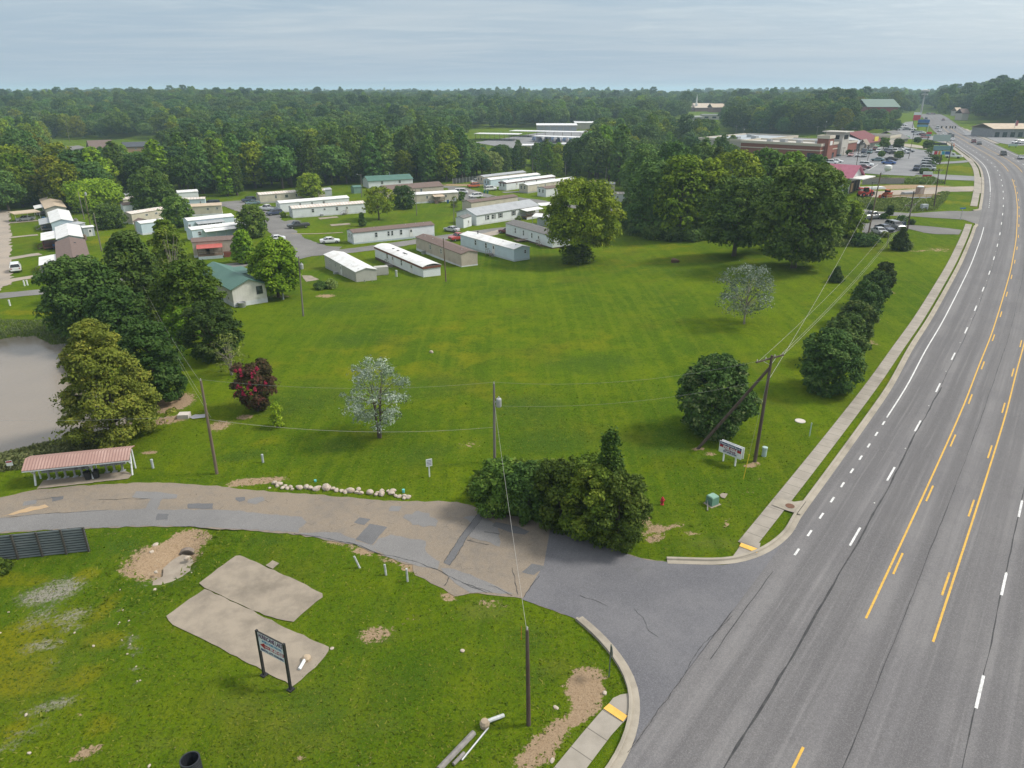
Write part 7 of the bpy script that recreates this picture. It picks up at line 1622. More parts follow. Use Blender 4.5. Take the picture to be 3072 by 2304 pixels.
for kind, c_, x, y, hd, lab in LOTC:
    p = G(*z4(x, y)); rz = {0: lz + .15, 1: hs + .2, 2: lz + .2, 3: lz + math.pi}[hd]
    place(kind, c_, (p.x, p.y, p.z + .07), rz + (math.pi if hd == 0 and c_ in ('blue', 'teal') else 0), lab, True)
for i, (x, y, c_, k) in enumerate([(1145, 378, 'white', 'suv'), (1165, 378, 'white', 'sedan'), (1188, 380, 'silver', 'suv'), (1212, 380, 'white', 'sedan'), (1130, 418, 'silver', 'sedan'), (1155, 418, 'white', 'suv'), (1190, 416, 'white', 'suv'), (1240, 418, 'grey', 'suv'), (1262, 416, 'white', 'sedan'), (1285, 414, 'white', 'sedan'),
        (1310, 440, 'navy', 'sedan'), (1335, 444, 'silver', 'sedan'), (1360, 444, 'white', 'sedan'), (1320, 456, 'white', 'sedan'), (1350, 460, 'silver', 'sedan'), (1378, 462, 'maroon', 'sedan'), (1225, 482, 'green', 'sedan'), (1390, 485, 'pink', 'suv')]):
    p = G(*z4(x, y)); place(k, c_, (p.x, p.y, p.z + .1), lz + .1 * (i % 3), c_ + ' car among the distant parked cars past the shopping strip', True, c_ + ' cars in the distant car parks')
for x, y, c_, k, rv, lab in [(2038, 628, 'black', 'suv', 0, 'black car coming down the highway, largest of the moving cars'), (2185, 658, 'silver', 'sedan', 0, 'silver car cut by the right edge on the highway'), (1792, 524, 'maroon', 'suv', 0, 'dark red car on the highway before the crossing'), (1838, 538, 'black', 'sedan', 0, 'small black car on the highway beside the dark red one'),
        (1492, 406, 'white', 'van', 1, 'white van driving away on the highway'), (1510, 430, 'white', 'sedan', 1, 'white car following the van on the highway'), (1548, 462, 'white', 'sedan', 1, 'white car waiting near the big blank sign'), (1612, 478, 'grey', 'suv', 1, 'grey car waiting in the turning lane'), (1616, 505, 'white', 'sedan', 1, 'white car last in the turning lane'),
        (1540, 338, 'maroon', 'sedan', 0, 'dark car far up the highway'), (1398, 330, 'navy', 'suv', 1, 'dark blue car far up the highway by the tall signs'), (1592, 466, 'grey', 'suv', 1, 'grey car ahead in the turning lane')]:
    p = G(*z4(x, y)); s_, o_ = ref_so(p); hd = ref_heading(s_); place(k, c_, (p.x, p.y, p.z + float(lift_at(p.y)) + .03), hd + (0 if rv == 0 else math.pi), lab, True)
for i, (x, c_) in enumerate([(1410, 'black'), (1428, 'grey'), (1446, 'maroon'), (1465, 'black')]):
    p = G(*z4(x, 287 + i % 2)); place('sedan', c_, (p.x, p.y, p.z + .3), 1.2, c_ + ' car on the crest of the hill', True, c_ + ' cars on the crest')
for x, y, c_, k, lab in [(1908, 468, 'maroon', 'suv', 'maroon car parked at the grey store'), (2150, 530, 'white', 'suv', 'white car parked right of the palms sign'), (2190, 532, 'silver', 'suv', 'silver car parked at the right edge lot'), (2175, 528, 'grey', 'suv', 'grey car between the white and silver ones at the right edge lot')]:
    p = G(*z4(x, y)); place(k, c_, (p.x, p.y, p.z + .1), .2, lab.replace('palms sign', 'grass strip'), True)
# ---------------------------------------------------------------- utility poles and overhead wires
POLEW = mat('pole_wood', (.135, .098, .072), (.19, .15, .115), 2.5, .9, streak=(1, 1, .15)); POLED = mat('dark_pole_wood', (.075, .052, .042), (.11, .085, .07), 2.5, .9, streak=(1, 1, .15)); POLEG = mat('grey_pole_wood', (.20, .185, .165), (.14, .125, .11), 2.5, .9, streak=(1, 1, .15))
GALV = pal('galvanised', (.42, .43, .44), .45, .5, .3); CERAM = pal('insulator', (.35, .33, .32), .3); WIREM = pal('wire', (.30, .30, .30), .5); WIREB = pal('bright_wire', (.36, .35, .33), .5)
def pole(base, top, label, r=.15, m=POLEW, zt=None, arm=None, can=None, lamp=None, guy=None, cat='utility pole', name='utility_pole'):
    """base, top: photo pixels; the top is raised vertically over the base unless it leans"""
    b = G(*base); H = hgt(b, top[1]); b2 = pix((b.x, b.y, b.z + H))
    lean = (top[0] - b2[0]) / ppm(b)          # leaning poles
    rt = empty(name, b, 0, label, cat); T_ = Vector((lean, 0, H))
    MB().tube([(0, 0, -.4), (lean * .5, 0, H * .5), (lean, 0, H)], [r, r * .88, r * .68], 10).build('pole', m, rt)
    if arm:   # (height below top, half length, heading)
        for dz, hl, hd in (arm if isinstance(arm, list) else [arm]):
            dx, dy = math.cos(hd), math.sin(hd); z = H - dz
            a = MB().box((lean + -dy * .16, dx * .16, z), (2 * hl, .10, .13), hd).build('crossarm', POLEG if m is not POLED else POLED, rt)
            for k in (-1, -.35, .35, 1) if hl > .9 else (-1, 1):
                MB().lathe([(.045, 0), (.05, .08), (.02, .1), (.06, .15), (.02, .2)], (lean - dy * .16 + dx * hl * k * .93, dx * .16 + dy * hl * k * .93, z + .065), 8).build('insulator', CERAM, rt)
            for k in (-.5, .5): MB().tube([(lean - dy * .2 + dx * hl * k, dx * .2 + dy * hl * k, z - .05), (lean, 0, z - .55)], .02, 5).build('brace', GALV, rt)
    else: MB().lathe([(.045, 0), (.05, .08), (.02, .1), (.06, .16), (.02, .22)], (lean, 0, H - .02), 8).build('insulator', CERAM, rt)
    if can:
        z, side = can; MB().lathe([(.02, 0), (.22, .02), (.24, .1), (.24, .72), (.21, .80), (.05, .84), (.05, .98), (.02, 1.0)], (lean * z / H + side * .42, -.12, z), 12).build('transformer', GALV, rt)
        MB().box((lean * z / H + side * .2, -.06, z + .45), (.25, .08, .1)).build('bracket', GALV, rt)
    if lamp:
        z, hd, ln = lamp; e = Vector((math.cos(hd) * ln, math.sin(hd) * ln, z + .35)); MB().tube([(lean * z / H, 0, z), (e.x * .5, e.y * .5, z + .3), tuple(e)], .03, 6).build('lamp_arm', GALV, rt)
        MB().lathe([(.05, .16), (.12, .12), (.17, -.02), (.10, -.08)], tuple(e), 10).build('lamp_head', GALV, rt)
    return rt, b + T_
def wire(a, b_, sag, label, r=.018, m=WIREM, group=None, n=16, name='overhead_wire'):
    a, b_ = Vector(a), Vector(b_); P = []
    for i in range(n + 1):
        t = i / n; p = a.lerp(b_, t); p.z -= sag * 4 * t * (1 - t); P.append(p - a)
    o = MB().tube(P, r * .5, 5).build(name, m, loc=a); return tag(o, label, 'wire', group)

p1, t1 = pole(zB(1800, 197), zA(1665, 945), 'tall leaning wooden pole beside the side road left of the crape myrtle', .14, POLEW)
bx = G(1484, 1387); p2, t2 = pole((1484, 1387), zE(226, 418), 'wooden pole with grey transformer behind the roadside hedge', .14, POLEG, can=(hgt(bx, zE(0, 605)[1]), 1))
pm_, tm_ = pole((2264, 1385), (2316, 1066), 'dark wooden pole with a crossarm beside the FOR SALE sign', .16, POLED, arm=(.35, 1.75, .55))
bb = G(*zF(695, 350)); e = G(2264, 1385); zt_ = hgt(e, 1100)
o = MB().tube([(0, 0, -.3), tuple(Vector((e.x + .1, e.y, zt_)) - bb * 1.0)], [.15, .13], 10).build('brace_pole', POLED, loc=bb); tag(o, 'dark brace pole leaning against the crossarm pole in front of the glossy bush', 'pole')
p4, t4 = pole(zC(580, 410), z2(540, 1465), 'grey pole with transformer to the right of the green roofed house', .13, POLEG, can=(7.2, 1))
p5, t5 = pole(zY(1335, 808), zY(1303, 295), 'bare wooden pole standing between the arched roof trailer and the beige trailer', .13, POLEW)
p6, t6 = pole(z2(1521, 1125), z2(1512, 905), 'slim pole on the grass in front of the wooden deck trailer', .12, POLEG)
p7, t7 = pole(z2(1830, 1222), z2(1828, 985), 'pole with transformer at the left of the long white house', .12, POLEG, can=(7.0, 1))
p8, t8 = pole(z2(1065, 975), z2(1058, 785), 'grey pole beside the small green shed', .13, POLEG, lamp=(7.5, 3.14, 1.0))
p9, t9 = pole((420, 945), zA(1153, 75), 'wooden pole with a lamp arm among the pond trees', .14, POLEG, lamp=(6.0, .2, 1.3))
p10, _ = pole(z1(700, 1158), z1(648, 930), 'leftmost of the three wooden poles by the round bush', .13, POLEG)
p11, _ = pole(z1(752, 1212), z1(703, 962), 'middle pole with transformer of the three by the round bush', .13, POLEW, can=(8.2, 1))
p12, _ = pole(z1(843, 1420), z1(778, 1112), 'nearest and rightmost of the three poles by the round bush', .14, POLEG)
p13, t13 = pole(zG(515, 1300), zG(503, 512), 'dark weathered pole standing on the corner lawn at the bottom', .13, POLED, name='guy_stub_pole')
p14, t14 = pole(z4(915, 1300), z4(1025, 770), 'tall dark pole with round white lamp beside the small car park', .16, POLEW)
MB().lathe([(.05, 0), (.55, .15), (.75, .6), (.7, 1.1), (.3, 1.3), (.02, 1.32)], (t14.x - p14.location.x + 1.3, 0, t14.z - p14.location.z + .3), 14).build('lamp_globe', pal('lamp_white', (.68, .68, .66)), p14)
MB().tube([(t14.x - p14.location.x, 0, t14.z - p14.location.z - .3), (t14.x - p14.location.x + 1.3, 0, t14.z - p14.location.z + .45)], .06, 6).build('lamp_arm', GALV, p14)
p15, t15 = pole(z4(1243, 1250), z4(1300, 920), 'dark pole with crossarm behind the corner conifer', .15, POLED, arm=(3.0, 1.9, .5))
p16, t16 = pole(z4(1463, 1070), z4(1510, 735), 'dark pole with short crossarm in the weeds before the cross street', .15, POLED, arm=(.4, 1.6, .35))
p17, t17 = pole(z4(1553, 865), z4(1615, 525), 'tall dark pole beside the white pickup and the striped sign', .15, POLED)
for bz, tz, lab, r_ in (((940, 1010), (955, 850), 'thin pole with flat lamp in front of the red telehandler', .09), ((812, 770), (855, 500), 'lamp post at the pink roofed corner of the parking lot', .10), ((1254, 655), (1302, 425), 'lamp post in the middle of the parking lot', .10), ((905, 690), (945, 560), 'lamp post beside the two dark red cars', .08), ((710, 630), (720, 565), 'short lamp post in front of the stone shop', .07)):
    b_ = G(*z4(*bz)); H = hgt(b_, z4(*tz)[1]); rt, _ = pole(z4(*bz), z4(*tz), lab, r_, GALV if False else POLED, cat='lamp post', name='lamp_post')
    MB().box((0, 0, H + .1), (1.4, .4, .16), .4).build('lamp_head', pal('lamp_dark', (.06, .06, .06)), rt)
for i, (bz, tz, zf, lab) in enumerate([((818, 812), (822, 690), z3, 'bare pole behind the lone yellow green tree, left one'), ((1150, 855), (1160, 730), z3, 'bare pole behind the lone yellow green tree, right one'), ((546, 775), (548, 655), z3, 'grey pole at the wood edge behind the far trailers'), ((578, 512), (545, 335), z1, 'grey pole in the woodland clearing at the left'),
        ((740, 275), (757, 88), zN, 'pole with transformer behind the brick shop block'), ((655, 208), (672, 62), zN, 'pole left of the transformer pole behind the brick shop block'), ((1615, 195), (1635, 72), zN, 'pole behind the stucco tower, left one'), ((1715, 190), (1725, 62), zN, 'pole with double arms behind the stucco tower, right one'), ((1920, 195), (1925, 88), zN, 'pole behind the stone shop'), ((2065, 190), (2072, 88), zN, 'pole behind the red roofed shop')]):
    pole(zf(*bz), zf(*tz), lab, .14, POLEG, arm=(.5, 1.3, 0) if i >= 4 else None, can=(8, 1) if i in (4, 7) else None)
pole(zW(222, 1660), zW(135, 1300), 'grey pole with a lamp arm above the dark pond trees', .13, POLEG, lamp=(6.5, 3.1, 1.2))
# tall floodlight mast on the horizon
b_ = G(*z4(1348, 318)); H = hgt(b_, z4(0, 90)[1]); rt = empty('floodlight_mast', b_, 0, 'tall floodlight mast rising above the horizon beside the highway', 'light mast')
MB().tube([(0, 0, 0), (0, 0, H)], [.9, .4], 8).build('pole', GALV, rt); MB().lathe([(.4, 0), (3.2, .4), (3.2, 1.5), (.6, 2.2)], (0, 0, H - 1), 10).build('lamp_ring', GALV, rt); MB().lathe([(.4, 0), (2.4, .3), (2.4, 1.2), (.4, 1.6)], (0, 0, H * .84), 10).build('lamp_ring', GALV, rt)

hd = .55; ax = Vector((math.cos(hd), math.sin(hd), 0)); armz = Vector((0, 0, -.2))
h2 = .5; ax2 = Vector((math.cos(h2), math.sin(h2), 0))
for k in (-1.6, 1.1, 1.6):
    wire(tm_ + ax * k + armz, t15 + ax2 * k * 1.1 + Vector((0, 0, -2.8)), 1.6, 'bright power line running up the roadside from the crossarm pole', .022, WIREB, 'power lines along the highway', 24)
    wire(t15 + ax2 * k * 1.1 + Vector((0, 0, -2.8)), t16 + ax2 * k * .9 + Vector((0, 0, -.3)), 1.0, 'power line between the two crossarm poles by the cross street', .022, WIREB, 'power lines by the cross street')
wire(tm_ + Vector((0, 0, -2.3)), t14 + Vector((0, 0, -2.2)), 1.2, 'thick cable from the crossarm pole to the lamp pole', .03, WIREB, None, 24)
wire(t16, t17 + Vector((0, 0, -3)), 1.0, 'wire from the weedy crossarm pole to the tall pole by the pickup', .022, WIREM)
wire(tm_ + ax * -1.6 + armz, t2 + Vector((0, 0, .15)), .9, 'top wire across the lawn from the crossarm pole to the transformer pole', .012, WIREM, None, 20)
wire(tm_ + Vector((0, 0, -2.2)), t2 + Vector((0, 0, -2.1)), .9, 'lower wire across the lawn from the crossarm pole to the transformer pole', .012, WIREM, None, 20)
wire(t2 + Vector((0, 0, .15)), t1 + Vector((0, 0, .1)), .7, 'top wire across the lawn between the transformer pole and the leaning pole', .012, WIREM, None, 20)
wire(t2 + Vector((0, 0, -4.2)), t1 + Vector((0, 0, -3.6)), .8, 'pale cable across the lawn behind the silver tree', .022, WIREB, None, 20)
wire(t2 + Vector((0, -.1, -1.5)), t13 + Vector((0, 0, -.2)), .3, 'guy wire over the side road to the dark weathered pole', .02, WIREB, None, 16, 'guy_wire')
for k, dz in ((-.1, 0), (.15, -2.2), (.3, -3.4)):
    wire(t1 + Vector((k, 0, dz)), t9 + Vector((k, 0, dz * .8 - .1)), 1.0, 'wire from the leaning pole into the pond trees', .014, WIREB, 'wires over the pond trees')
q_ = G(*zA(-300, 1700)); wire(t1 + Vector((0, 0, -3.2)), (q_.x - 6, q_.y, q_.z + 5.5), .5, 'cable from the leaning pole leftwards above the pond bank', .014, WIREM)

# ---------------------------------------------------------------- signs
def text_mesh(txt, size, mt, bold=.0, align='CENTER', width=None):
    cu = bpy.data.curves.new('lettering', 'FONT'); cu.body = txt; cu.size = size; cu.align_x = align; cu.align_y = 'CENTER'; cu.offset = bold; cu.extrude = .004; cu.resolution_u = 2
    o = bpy.data.objects.new('lettering', cu); COL.objects.link(o); dg = bpy.context.evaluated_depsgraph_get(); dg.update()
    me = bpy.data.meshes.new_from_object(o.evaluated_get(dg)); bpy.data.objects.remove(o); bpy.data.curves.remove(cu); me.materials.clear(); me.materials.append(mt)
    if width:
        xs = [v.co.x for v in me.vertices]; w = max(xs) - min(xs); k = width / w; c = (max(xs) + min(xs)) / 2
        for v in me.vertices: v.co.x = (v.co.x - c) * k
    return me
def lettering(parent, txt, size, x, z, y, mt, width=None, bold=.0):
    me = text_mesh(txt, size, mt, bold, width=width)
    for v in me.vertices: v.co = Vector((v.co.x, -v.co.z, v.co.y))
    return link('lettering', me, parent, (x, y, z))
SW = pal('sign_white', (.68, .70, .71)); SRED = pal('sign_red', (.36, .02, .03)); SBLUE = pal('sign_blue', (.015, .02, .13)); SLB = pal('sign_light_blue', (.05, .22, .40)); SBLK = pal('sign_black', (.02, .02, .022))
# park sign on two black posts
A = G(792.7, 2025.7); B = G(872.4, 2069.4); d_ = (B - A).normalized(); L = (B - A).length; H = .5 * (hgt(A, 1890.3) + hgt(B, 1930.8))
r = empty('park_sign', A, math.atan2(d_.y, d_.x), 'white HURRICANE LAKE mobile home park sign with red arrow on two black posts', 'sign'); sg = 1 if True else -1
for x in (0, L): MB().box((x, 0, H / 2 - .1), (.13, .13, H + .2)).box((x, 0, .03), (.35, .35, .1)).build('post', SBLK, r)
ph = H * .40; pz = H - ph / 2 - .08; w_ = L - .13
MB().box((L / 2, 0, pz), (w_, .05, ph)).build('panel', SW, r); MB().box((L / 2, 0, pz + ph / 2 + .02), (w_, .07, .04)).build('frame', SBLK, r)
lettering(r, 'HURRICANE LAKE', .42, L / 2, pz + ph * .33, -.03, mat('sign_plum', (.10, .03, .10)), w_ * .93, .012)
lettering(r, 'MOBILE HOME PARK INC.', .22, L / 2 + .08, pz + ph * .10, -.03, SLB, w_ * .78, .006)
mb = MB(); zc = pz - ph * .14; mb.add([(L * .07, -.029, zc), (L * .25, -.029, zc + ph * .17), (L * .25, -.029, zc + ph * .09), (L * .94, -.029, zc + ph * .09), (L * .94, -.029, zc - ph * .09), (L * .25, -.029, zc - ph * .09), (L * .25, -.029, zc - ph * .17)], [(0, 6, 5, 4, 3, 2, 1)]); mb.build('arrow', SRED, r)
lettering(r, 'OFFICE', .13, L * .33, zc, -.034, SW, w_ * .17); lettering(r, '501-847-4220', .26, L * .68, zc, -.034, SW, w_ * .5, .008)
lettering(r, 'RENTAL LOTS AVAILABLE', .20, L / 2, pz - ph * .39, -.03, SBLUE, w_ * .88, .008)
# for sale sign: two boards in a shallow V
A = G(2168.1, 1383.9); B = G(2203.6, 1398.8); d_ = (B - A).normalized(); L = (B - A).length
r = empty('for_sale_sign', A, math.atan2(d_.y, d_.x), 'white FOR SALE board with blue and red bands on white posts', 'sign')
Pw = 3.0; zlo_ = hgt(A, 1359); zhi_ = hgt(A, 1326); ph = zhi_ - zlo_; x0 = L / 2
Pw = L * 1.86
for x in (0, L): MB().box((x, .06, zhi_ / 2 - .2), (.11, .11, zhi_ + .1)).build('post', SW, r)
MB().box((x0, 0, zlo_ + ph / 2), (Pw, .05, ph)).build('panel', SW, r); b2 = MB().box((x0 + .08, .24, zlo_ + ph / 2 + .03), (Pw, .05, ph)).build('back_panel', SW, r)
MB().box((x0, -.03, zlo_ + ph * .835), (Pw - .12, .012, ph * .25)).build('blue_band', SBLUE, r); MB().box((x0, -.03, zlo_ + ph * .60), (Pw - .12, .012, ph * .21)).build('red_band', SRED, r)
lettering(r, 'Hunter Penfield Moudy', .26, x0, zlo_ + ph * .835, -.042, SW, Pw * .88, .004); lettering(r, 'FOR SALE', .30, x0, zlo_ + ph * .59, -.042, SW, Pw * .62, .012)
lettering(r, 'Gary Moudy', .24, x0, zlo_ + ph * .385, -.034, pal('sign_wine', (.18, .03, .10)), Pw * .5, .008); lettering(r, '501-840-2036', .24, x0, zlo_ + ph * .20, -.034, SBLUE, Pw * .6, .008)
# stop sign seen from behind
b_ = G(*zG(1180, 906)); H = hgt(b_, zG(0, 640)[1]); r = empty('stop_sign', b_, math.radians(4), 'grey back of a stop sign on a green post at the corner', 'sign')
MB().box((0, 0, H / 2 - .1), (.06, .05, H + .1)).build('post', pal('green_post', (.10, .13, .12)), r)
oc = [(.38 * math.cos(math.pi / 8 + k * math.pi / 4), .38 * math.sin(math.pi / 8 + k * math.pi / 4)) for k in range(8)]
mb = MB(); V = [(.05, y, H - .42 + z) for y, z in oc] + [(.058, y, H - .42 + z) for y, z in oc]; mb.add(V, [tuple(range(8))[::-1]] + [(i, (i + 1) % 8, 8 + (i + 1) % 8, 8 + i) for i in range(8)]); mb.build('sign_back', pal('aluminium', (.30, .30, .29), .5, .5, .3), r)
mb = MB(); mb.add([(.060, y, H - .42 + z) for y, z in oc], [tuple(range(8))]); mb.build('sign_face', SRED, r)
# small notice board on a post
b_ = G(*zD(1628, 222)); H = hgt(b_, zD(0, 72)[1]); r = empty('notice_sign', b_, .35, 'small white notice on a white post at the lawn edge', 'sign')
MB().box((0, 0, H / 2 - .1), (.10, .10, H)).build('post', SW, r); MB().box((0, -.07, H - .36), (.55, .03, .72), 0).build('panel', SW, r)
for i in range(4): MB().box((0, -.088, H - .14 - .14 * i), (.40, .006, .045)).build('print_line', SBLUE, r)
b_ = G(*zB(95, 165)); H = hgt(b_, zB(0, 92)[1]); r = empty('warning_sign', b_, .3, 'small red and white warning sign on the pond bank', 'sign')
MB().box((0, 0, H / 2), (.05, .05, H)).build('post', GALV, r); MB().box((0, -.04, H - .2), (.5, .02, .5)).build('panel', SW, r); MB().box((0, -.055, H - .05), (.44, .012, .14)).build('red_band', SRED, r)
# blue street name sign
b_ = G(*z4(1683, 1160)); H = hgt(b_, z4(0, 1068)[1]); r = empty('street_sign', b_, .2, 'blue street name sign on a thin post at the cross street', 'sign'); MB().box((0, 0, H / 2), (.08, .08, H)).build('post', GALV, r); MB().box((0, 0, H + .1), (1.5, .05, .28)).build('blade', pal('street_blue', (.03, .14, .40)), r)
# roadside business signs
def pole_sign(bz, tops, label, w, posts=2, zf=z4, hd_=None, pm=POLED, name='business_sign', sides=None):
    """tops: list of (y_top, y_bottom, material)"""
    b = G(*zf(*bz)); r = empty(name, b, (-.35 if hd_ is None else hd_), label, 'sign')
    ztop = hgt(b, zf(0, tops[0][0])[1])
    for k in range(posts):
        x = 0 if posts == 1 else (k - .5) * w * .7
        MB().box((x, .15, ztop / 2), (.35 if posts == 1 else .25, .25, ztop)).build('post', pm, r)
    for yt, yb, m_ in tops:
        a, c = hgt(b, zf(0, yt)[1]), hgt(b, zf(0, yb)[1]); MB().box((0, -.12, (a + c) / 2), (w, .35, abs(a - c))).build('panel', m_, r)
    return r
PB = pal('panel_blue', (.025, .10, .30)); PT = pal('panel_teal', (.16, .27, .31)); PG = pal('panel_grey', (.36, .42, .42)); PD = pal('panel_dark', (.03, .04, .05)); PR_ = pal('panel_red', (.46, .03, .05)); PO = pal('panel_orange', (.55, .25, .06))
pole_sign((1305, 400), [(268, 290, SW), (291, 335, PR_)], 'tall red and white road sign before the floodlight mast', 4.2)
pole_sign((1365, 420), [(328, 355, PB), (357, 369, SBLK), (371, 388, pal('panel_mid_blue', (.10, .27, .45)))], 'tall blue road sign on two posts', 6.5)
pole_sign((1512, 560), [(452, 508, PG)], 'big pale blank road sign beyond the striped sign', 7.0)
pole_sign((1500, 590), [(522, 538, PD)], 'narrow dark road sign with thin board', 5.0, 1)
r = pole_sign((1512, 700), [(545, 583, PT), (590, 618, SW)], 'teal and white business sign on a thick dark post', 6.0, 1)
b_ = G(*z4(1512, 700)); zz_ = hgt(b_, z4(0, 604)[1])
for x, m_, s in ((-2.0, PR_, 1.0), (-.9, PO, .7), (.3, pal('panel_cyan', (.04, .30, .42)), .9), (1.6, PB, 1.5)): MB().box((x, -.32, zz_), (s, .06, 1.1)).build('graphic', m_, r)
pole_sign((1405, 812), [(760, 785, SW), (786, 808, PR_)], 'small red and white lawn sign at the corner of the lot', 2.6, 1)
pole_sign((1412, 500), [(430, 448, PR_), (450, 466, PT)], 'slim red road sign among the far parked cars', 2.4, 1)
pole_sign((2115, 560), [(530, 548, pal('panel_pale_green', (.40, .50, .47)))], 'low pale sign on the right verge of the highway', 3.6, 2)
b_ = G(*zV(870, 800)); r = empty('business_sign', b_, -.15, 'low dark sign board with a white panel beside the small car park', 'sign'); wv = (1010 - 745) / 6.5 / ppm(b_); hv = hgt(b_, zV(0, 683)[1])
MB().box((0, 0, hv / 2), (wv, .35, hv)).build('panel', pal('slate_board', (.045, .07, .10)), r); MB().box((-wv * .04, -.2, hv * .40), (wv * .62, .05, hv * .48)).build('white_panel', SW, r)
for i in range(2): MB().box((-wv * .04 + i * .1, -.235, hv * (.48 - .16 * i)), (wv * .34, .02, hv * .07)).build('print_line', SBLK, r)
# traffic signals on a span wire
a_, c_ = G(*z4(1405, 450)), G(*z4(1870, 440)); Ha = hgt(a_, z4(0, 373)[1]); Hc = hgt(c_, z4(0, 372)[1])
for q_, hh, lab in ((a_, Ha, 'signal pole at the left of the far crossing'), (c_, Hc, 'signal pole at the right of the far crossing')):
    r = empty('signal_pole', q_, 0, lab, 'signal pole'); MB().tube([(0, 0, 0), (0, 0, hh + .6)], .2, 8).build('pole', GALV, r)
wire((a_.x, a_.y, a_.z + Ha), (c_.x, c_.y, c_.z + Hc), .6, 'span wire carrying the traffic signals over the highway', .06, POLED)
for i, x in enumerate((1515, 1553, 1585, 1605, 1628)):
    t = (x - 1405) / (1870 - 1405); q_ = Vector((a_.x, a_.y, a_.z + Ha)).lerp(Vector((c_.x, c_.y, c_.z + Hc)), t); q_.z -= .6 * 4 * t * (1 - t) + .75
    r = empty('traffic_signal', q_, .5, 'dark traffic signal head hanging over the far crossing', 'traffic signal', 'traffic signals over the crossing'); MB().box((0, 0, 0), (.6, .5, 1.3)).build('housing', pal('signal_dark', (.03, .035, .025)), r); MB().box((0, -.27, .38), (.3, .05, .3)).box((0, -.27, 0), (.3, .05, .3)).box((0, -.27, -.38), (.3, .05, .3)).build('lens', SBLK, r)
# flag at the store
b_ = G(*z4(2112, 478)); r = empty('flag_pole', b_, 0, 'flag hanging on a pole before the grey store', 'flag'); MB().tube([(0, 0, 0), (0, 0, 9)], .1, 6).build('pole', GALV, r); MB().box((.7, 0, 7.4), (1.3, .1, 2.6)).build('flag', pal('flag_red', (.40, .12, .13)), r)
# traffic barrels near the sign strip
for i in range(2):
    b_ = G(*z4(1628, 560 - 14 * i)); o = MB().lathe([(.32, 0), (.30, .35)], n=10).lathe([(.30, .35), (.29, .55)], n=10, m=1).lathe([(.29, .55), (.24, 1.0)], n=10).build('traffic_barrel', [pal('barrel_orange', (.55, .14, .03)), SW], loc=b_); tag(o, 'orange and white traffic barrel at the highway edge', 'barrel', 'traffic barrels')

# ---------------------------------------------------------------- mailbox shelter, fence, lawn furniture
A = G(*zB(285, 297)); B = G(*zB(1108, 207)); d_ = (B - A).normalized(); L = (B - A).length
r = empty('mailbox_shelter', A, math.atan2(d_.y, d_.x), 'long open shelter with corrugated pink roof over rows of mailboxes', 'shelter')
zf_ = 1.95; zr_ = 2.3; D = 1.25
PINKR = striped("pink_corrugated_roof", (.33, .205, .175), (.24, .145, .125), .24, 0, .4, .7, (.44, .30, .26))
mb = MB()
for y0_, y1_, a, c in ((-.55, D * .55, zf_ - .2, zr_), (D * .55, D + .5, zr_, zf_ + .05)):
    V = [(-.4, y0_, a), (L + .1, y0_, a), (L + .1, y1_, c), (-.4, y1_, c)]; V += [(x, y, z + .05) for x, y, z in V]; mb.add(V, [(3, 2, 1, 0), (4, 5, 6, 7), (0, 1, 5, 4), (1, 2, 6, 5), (2, 3, 7, 6), (3, 0, 4, 7)])
mb.build('roof', PINKR, r); MB().box((L / 2 - .15, -.50, zf_ - .26), (L + .5, .07, .12)).build('fascia', SW, r)
for x in (.1, L * .585, L - .1):
    MB().tube([(x, .0, -.1), (x, D * .45, 1.5), (x, D * .55, zr_ - .1)], .08, 6).build('post', SW, r); MB().tube([(x, D * .3, .9), (x, -.42, zf_ - .26)], .06, 6).build('brace', SW, r); MB().tube([(x, D, -.1), (x, D, zf_)], .07, 6).build('post', SW, r)
sheet('concrete_slab', PX(zB, [(305, 327), (360, 255), (1050, 180), (1100, 205), (1065, 243), (780, 272), (775, 275)]), SLAB, .03, .03, .5, 41)
MBX = pal('mailbox_grey', (.30, .31, .32), .5); MBL = pal('mailbox_line', (.13, .135, .14))
units = [.12, .20, .285, .38, .455, .52, .70, .78, .865]
for i, u in enumerate(units):
    q = empty('mailbox_unit', A + d_ * (L * u) + Vector((-d_.y, d_.x, 0)) * (.85 if i < 3 else .8 if i < 6 else .95), math.atan2(d_.y, d_.x), ['leftmost of the mailbox units in the shelter', 'second mailbox unit from the left in the shelter', 'third mailbox unit from the left in the shelter', 'fourth mailbox unit from the left in the shelter', 'fifth mailbox unit from the left in the shelter', 'mailbox unit just left of the bins in the shelter', 'mailbox unit just right of the bins in the shelter', 'second mailbox unit from the right in the shelter', 'rightmost of the mailbox units in the shelter'][i], 'mailbox')
    MB().box((0, 0, 1.22), (.80, .45, .85)).build('cabinet', MBX, q); mb = MB()
    for k in range(1, 5): mb.box((0, -.227, .80 + .17 * k), (.74, .01, .02))
    for k in (-.2, 0, .2): mb.box((k, -.229, 1.22), (.02, .01, .8))
    mb.build('doors', MBL, q); MB().box((0, 0, .4), (.14, .14, .8)).box((0, 0, .05), (.4, .36, .06)).build('pedestal', MBX, q)
for x, y, lab in ((735, 245, 'left black rubbish bin under the mailbox shelter'), (802, 232, 'right black rubbish bin under the mailbox shelter')):
    b_ = G(*zB(x, y)); r2 = empty('rubbish_bin', b_, 0, lab, 'bin'); MB().lathe([(.24, 0), (.29, .75), (.31, .78), (.27, .78), (.25, .3), (.02, .28)], n=14).build('bin', SBLK, r2)
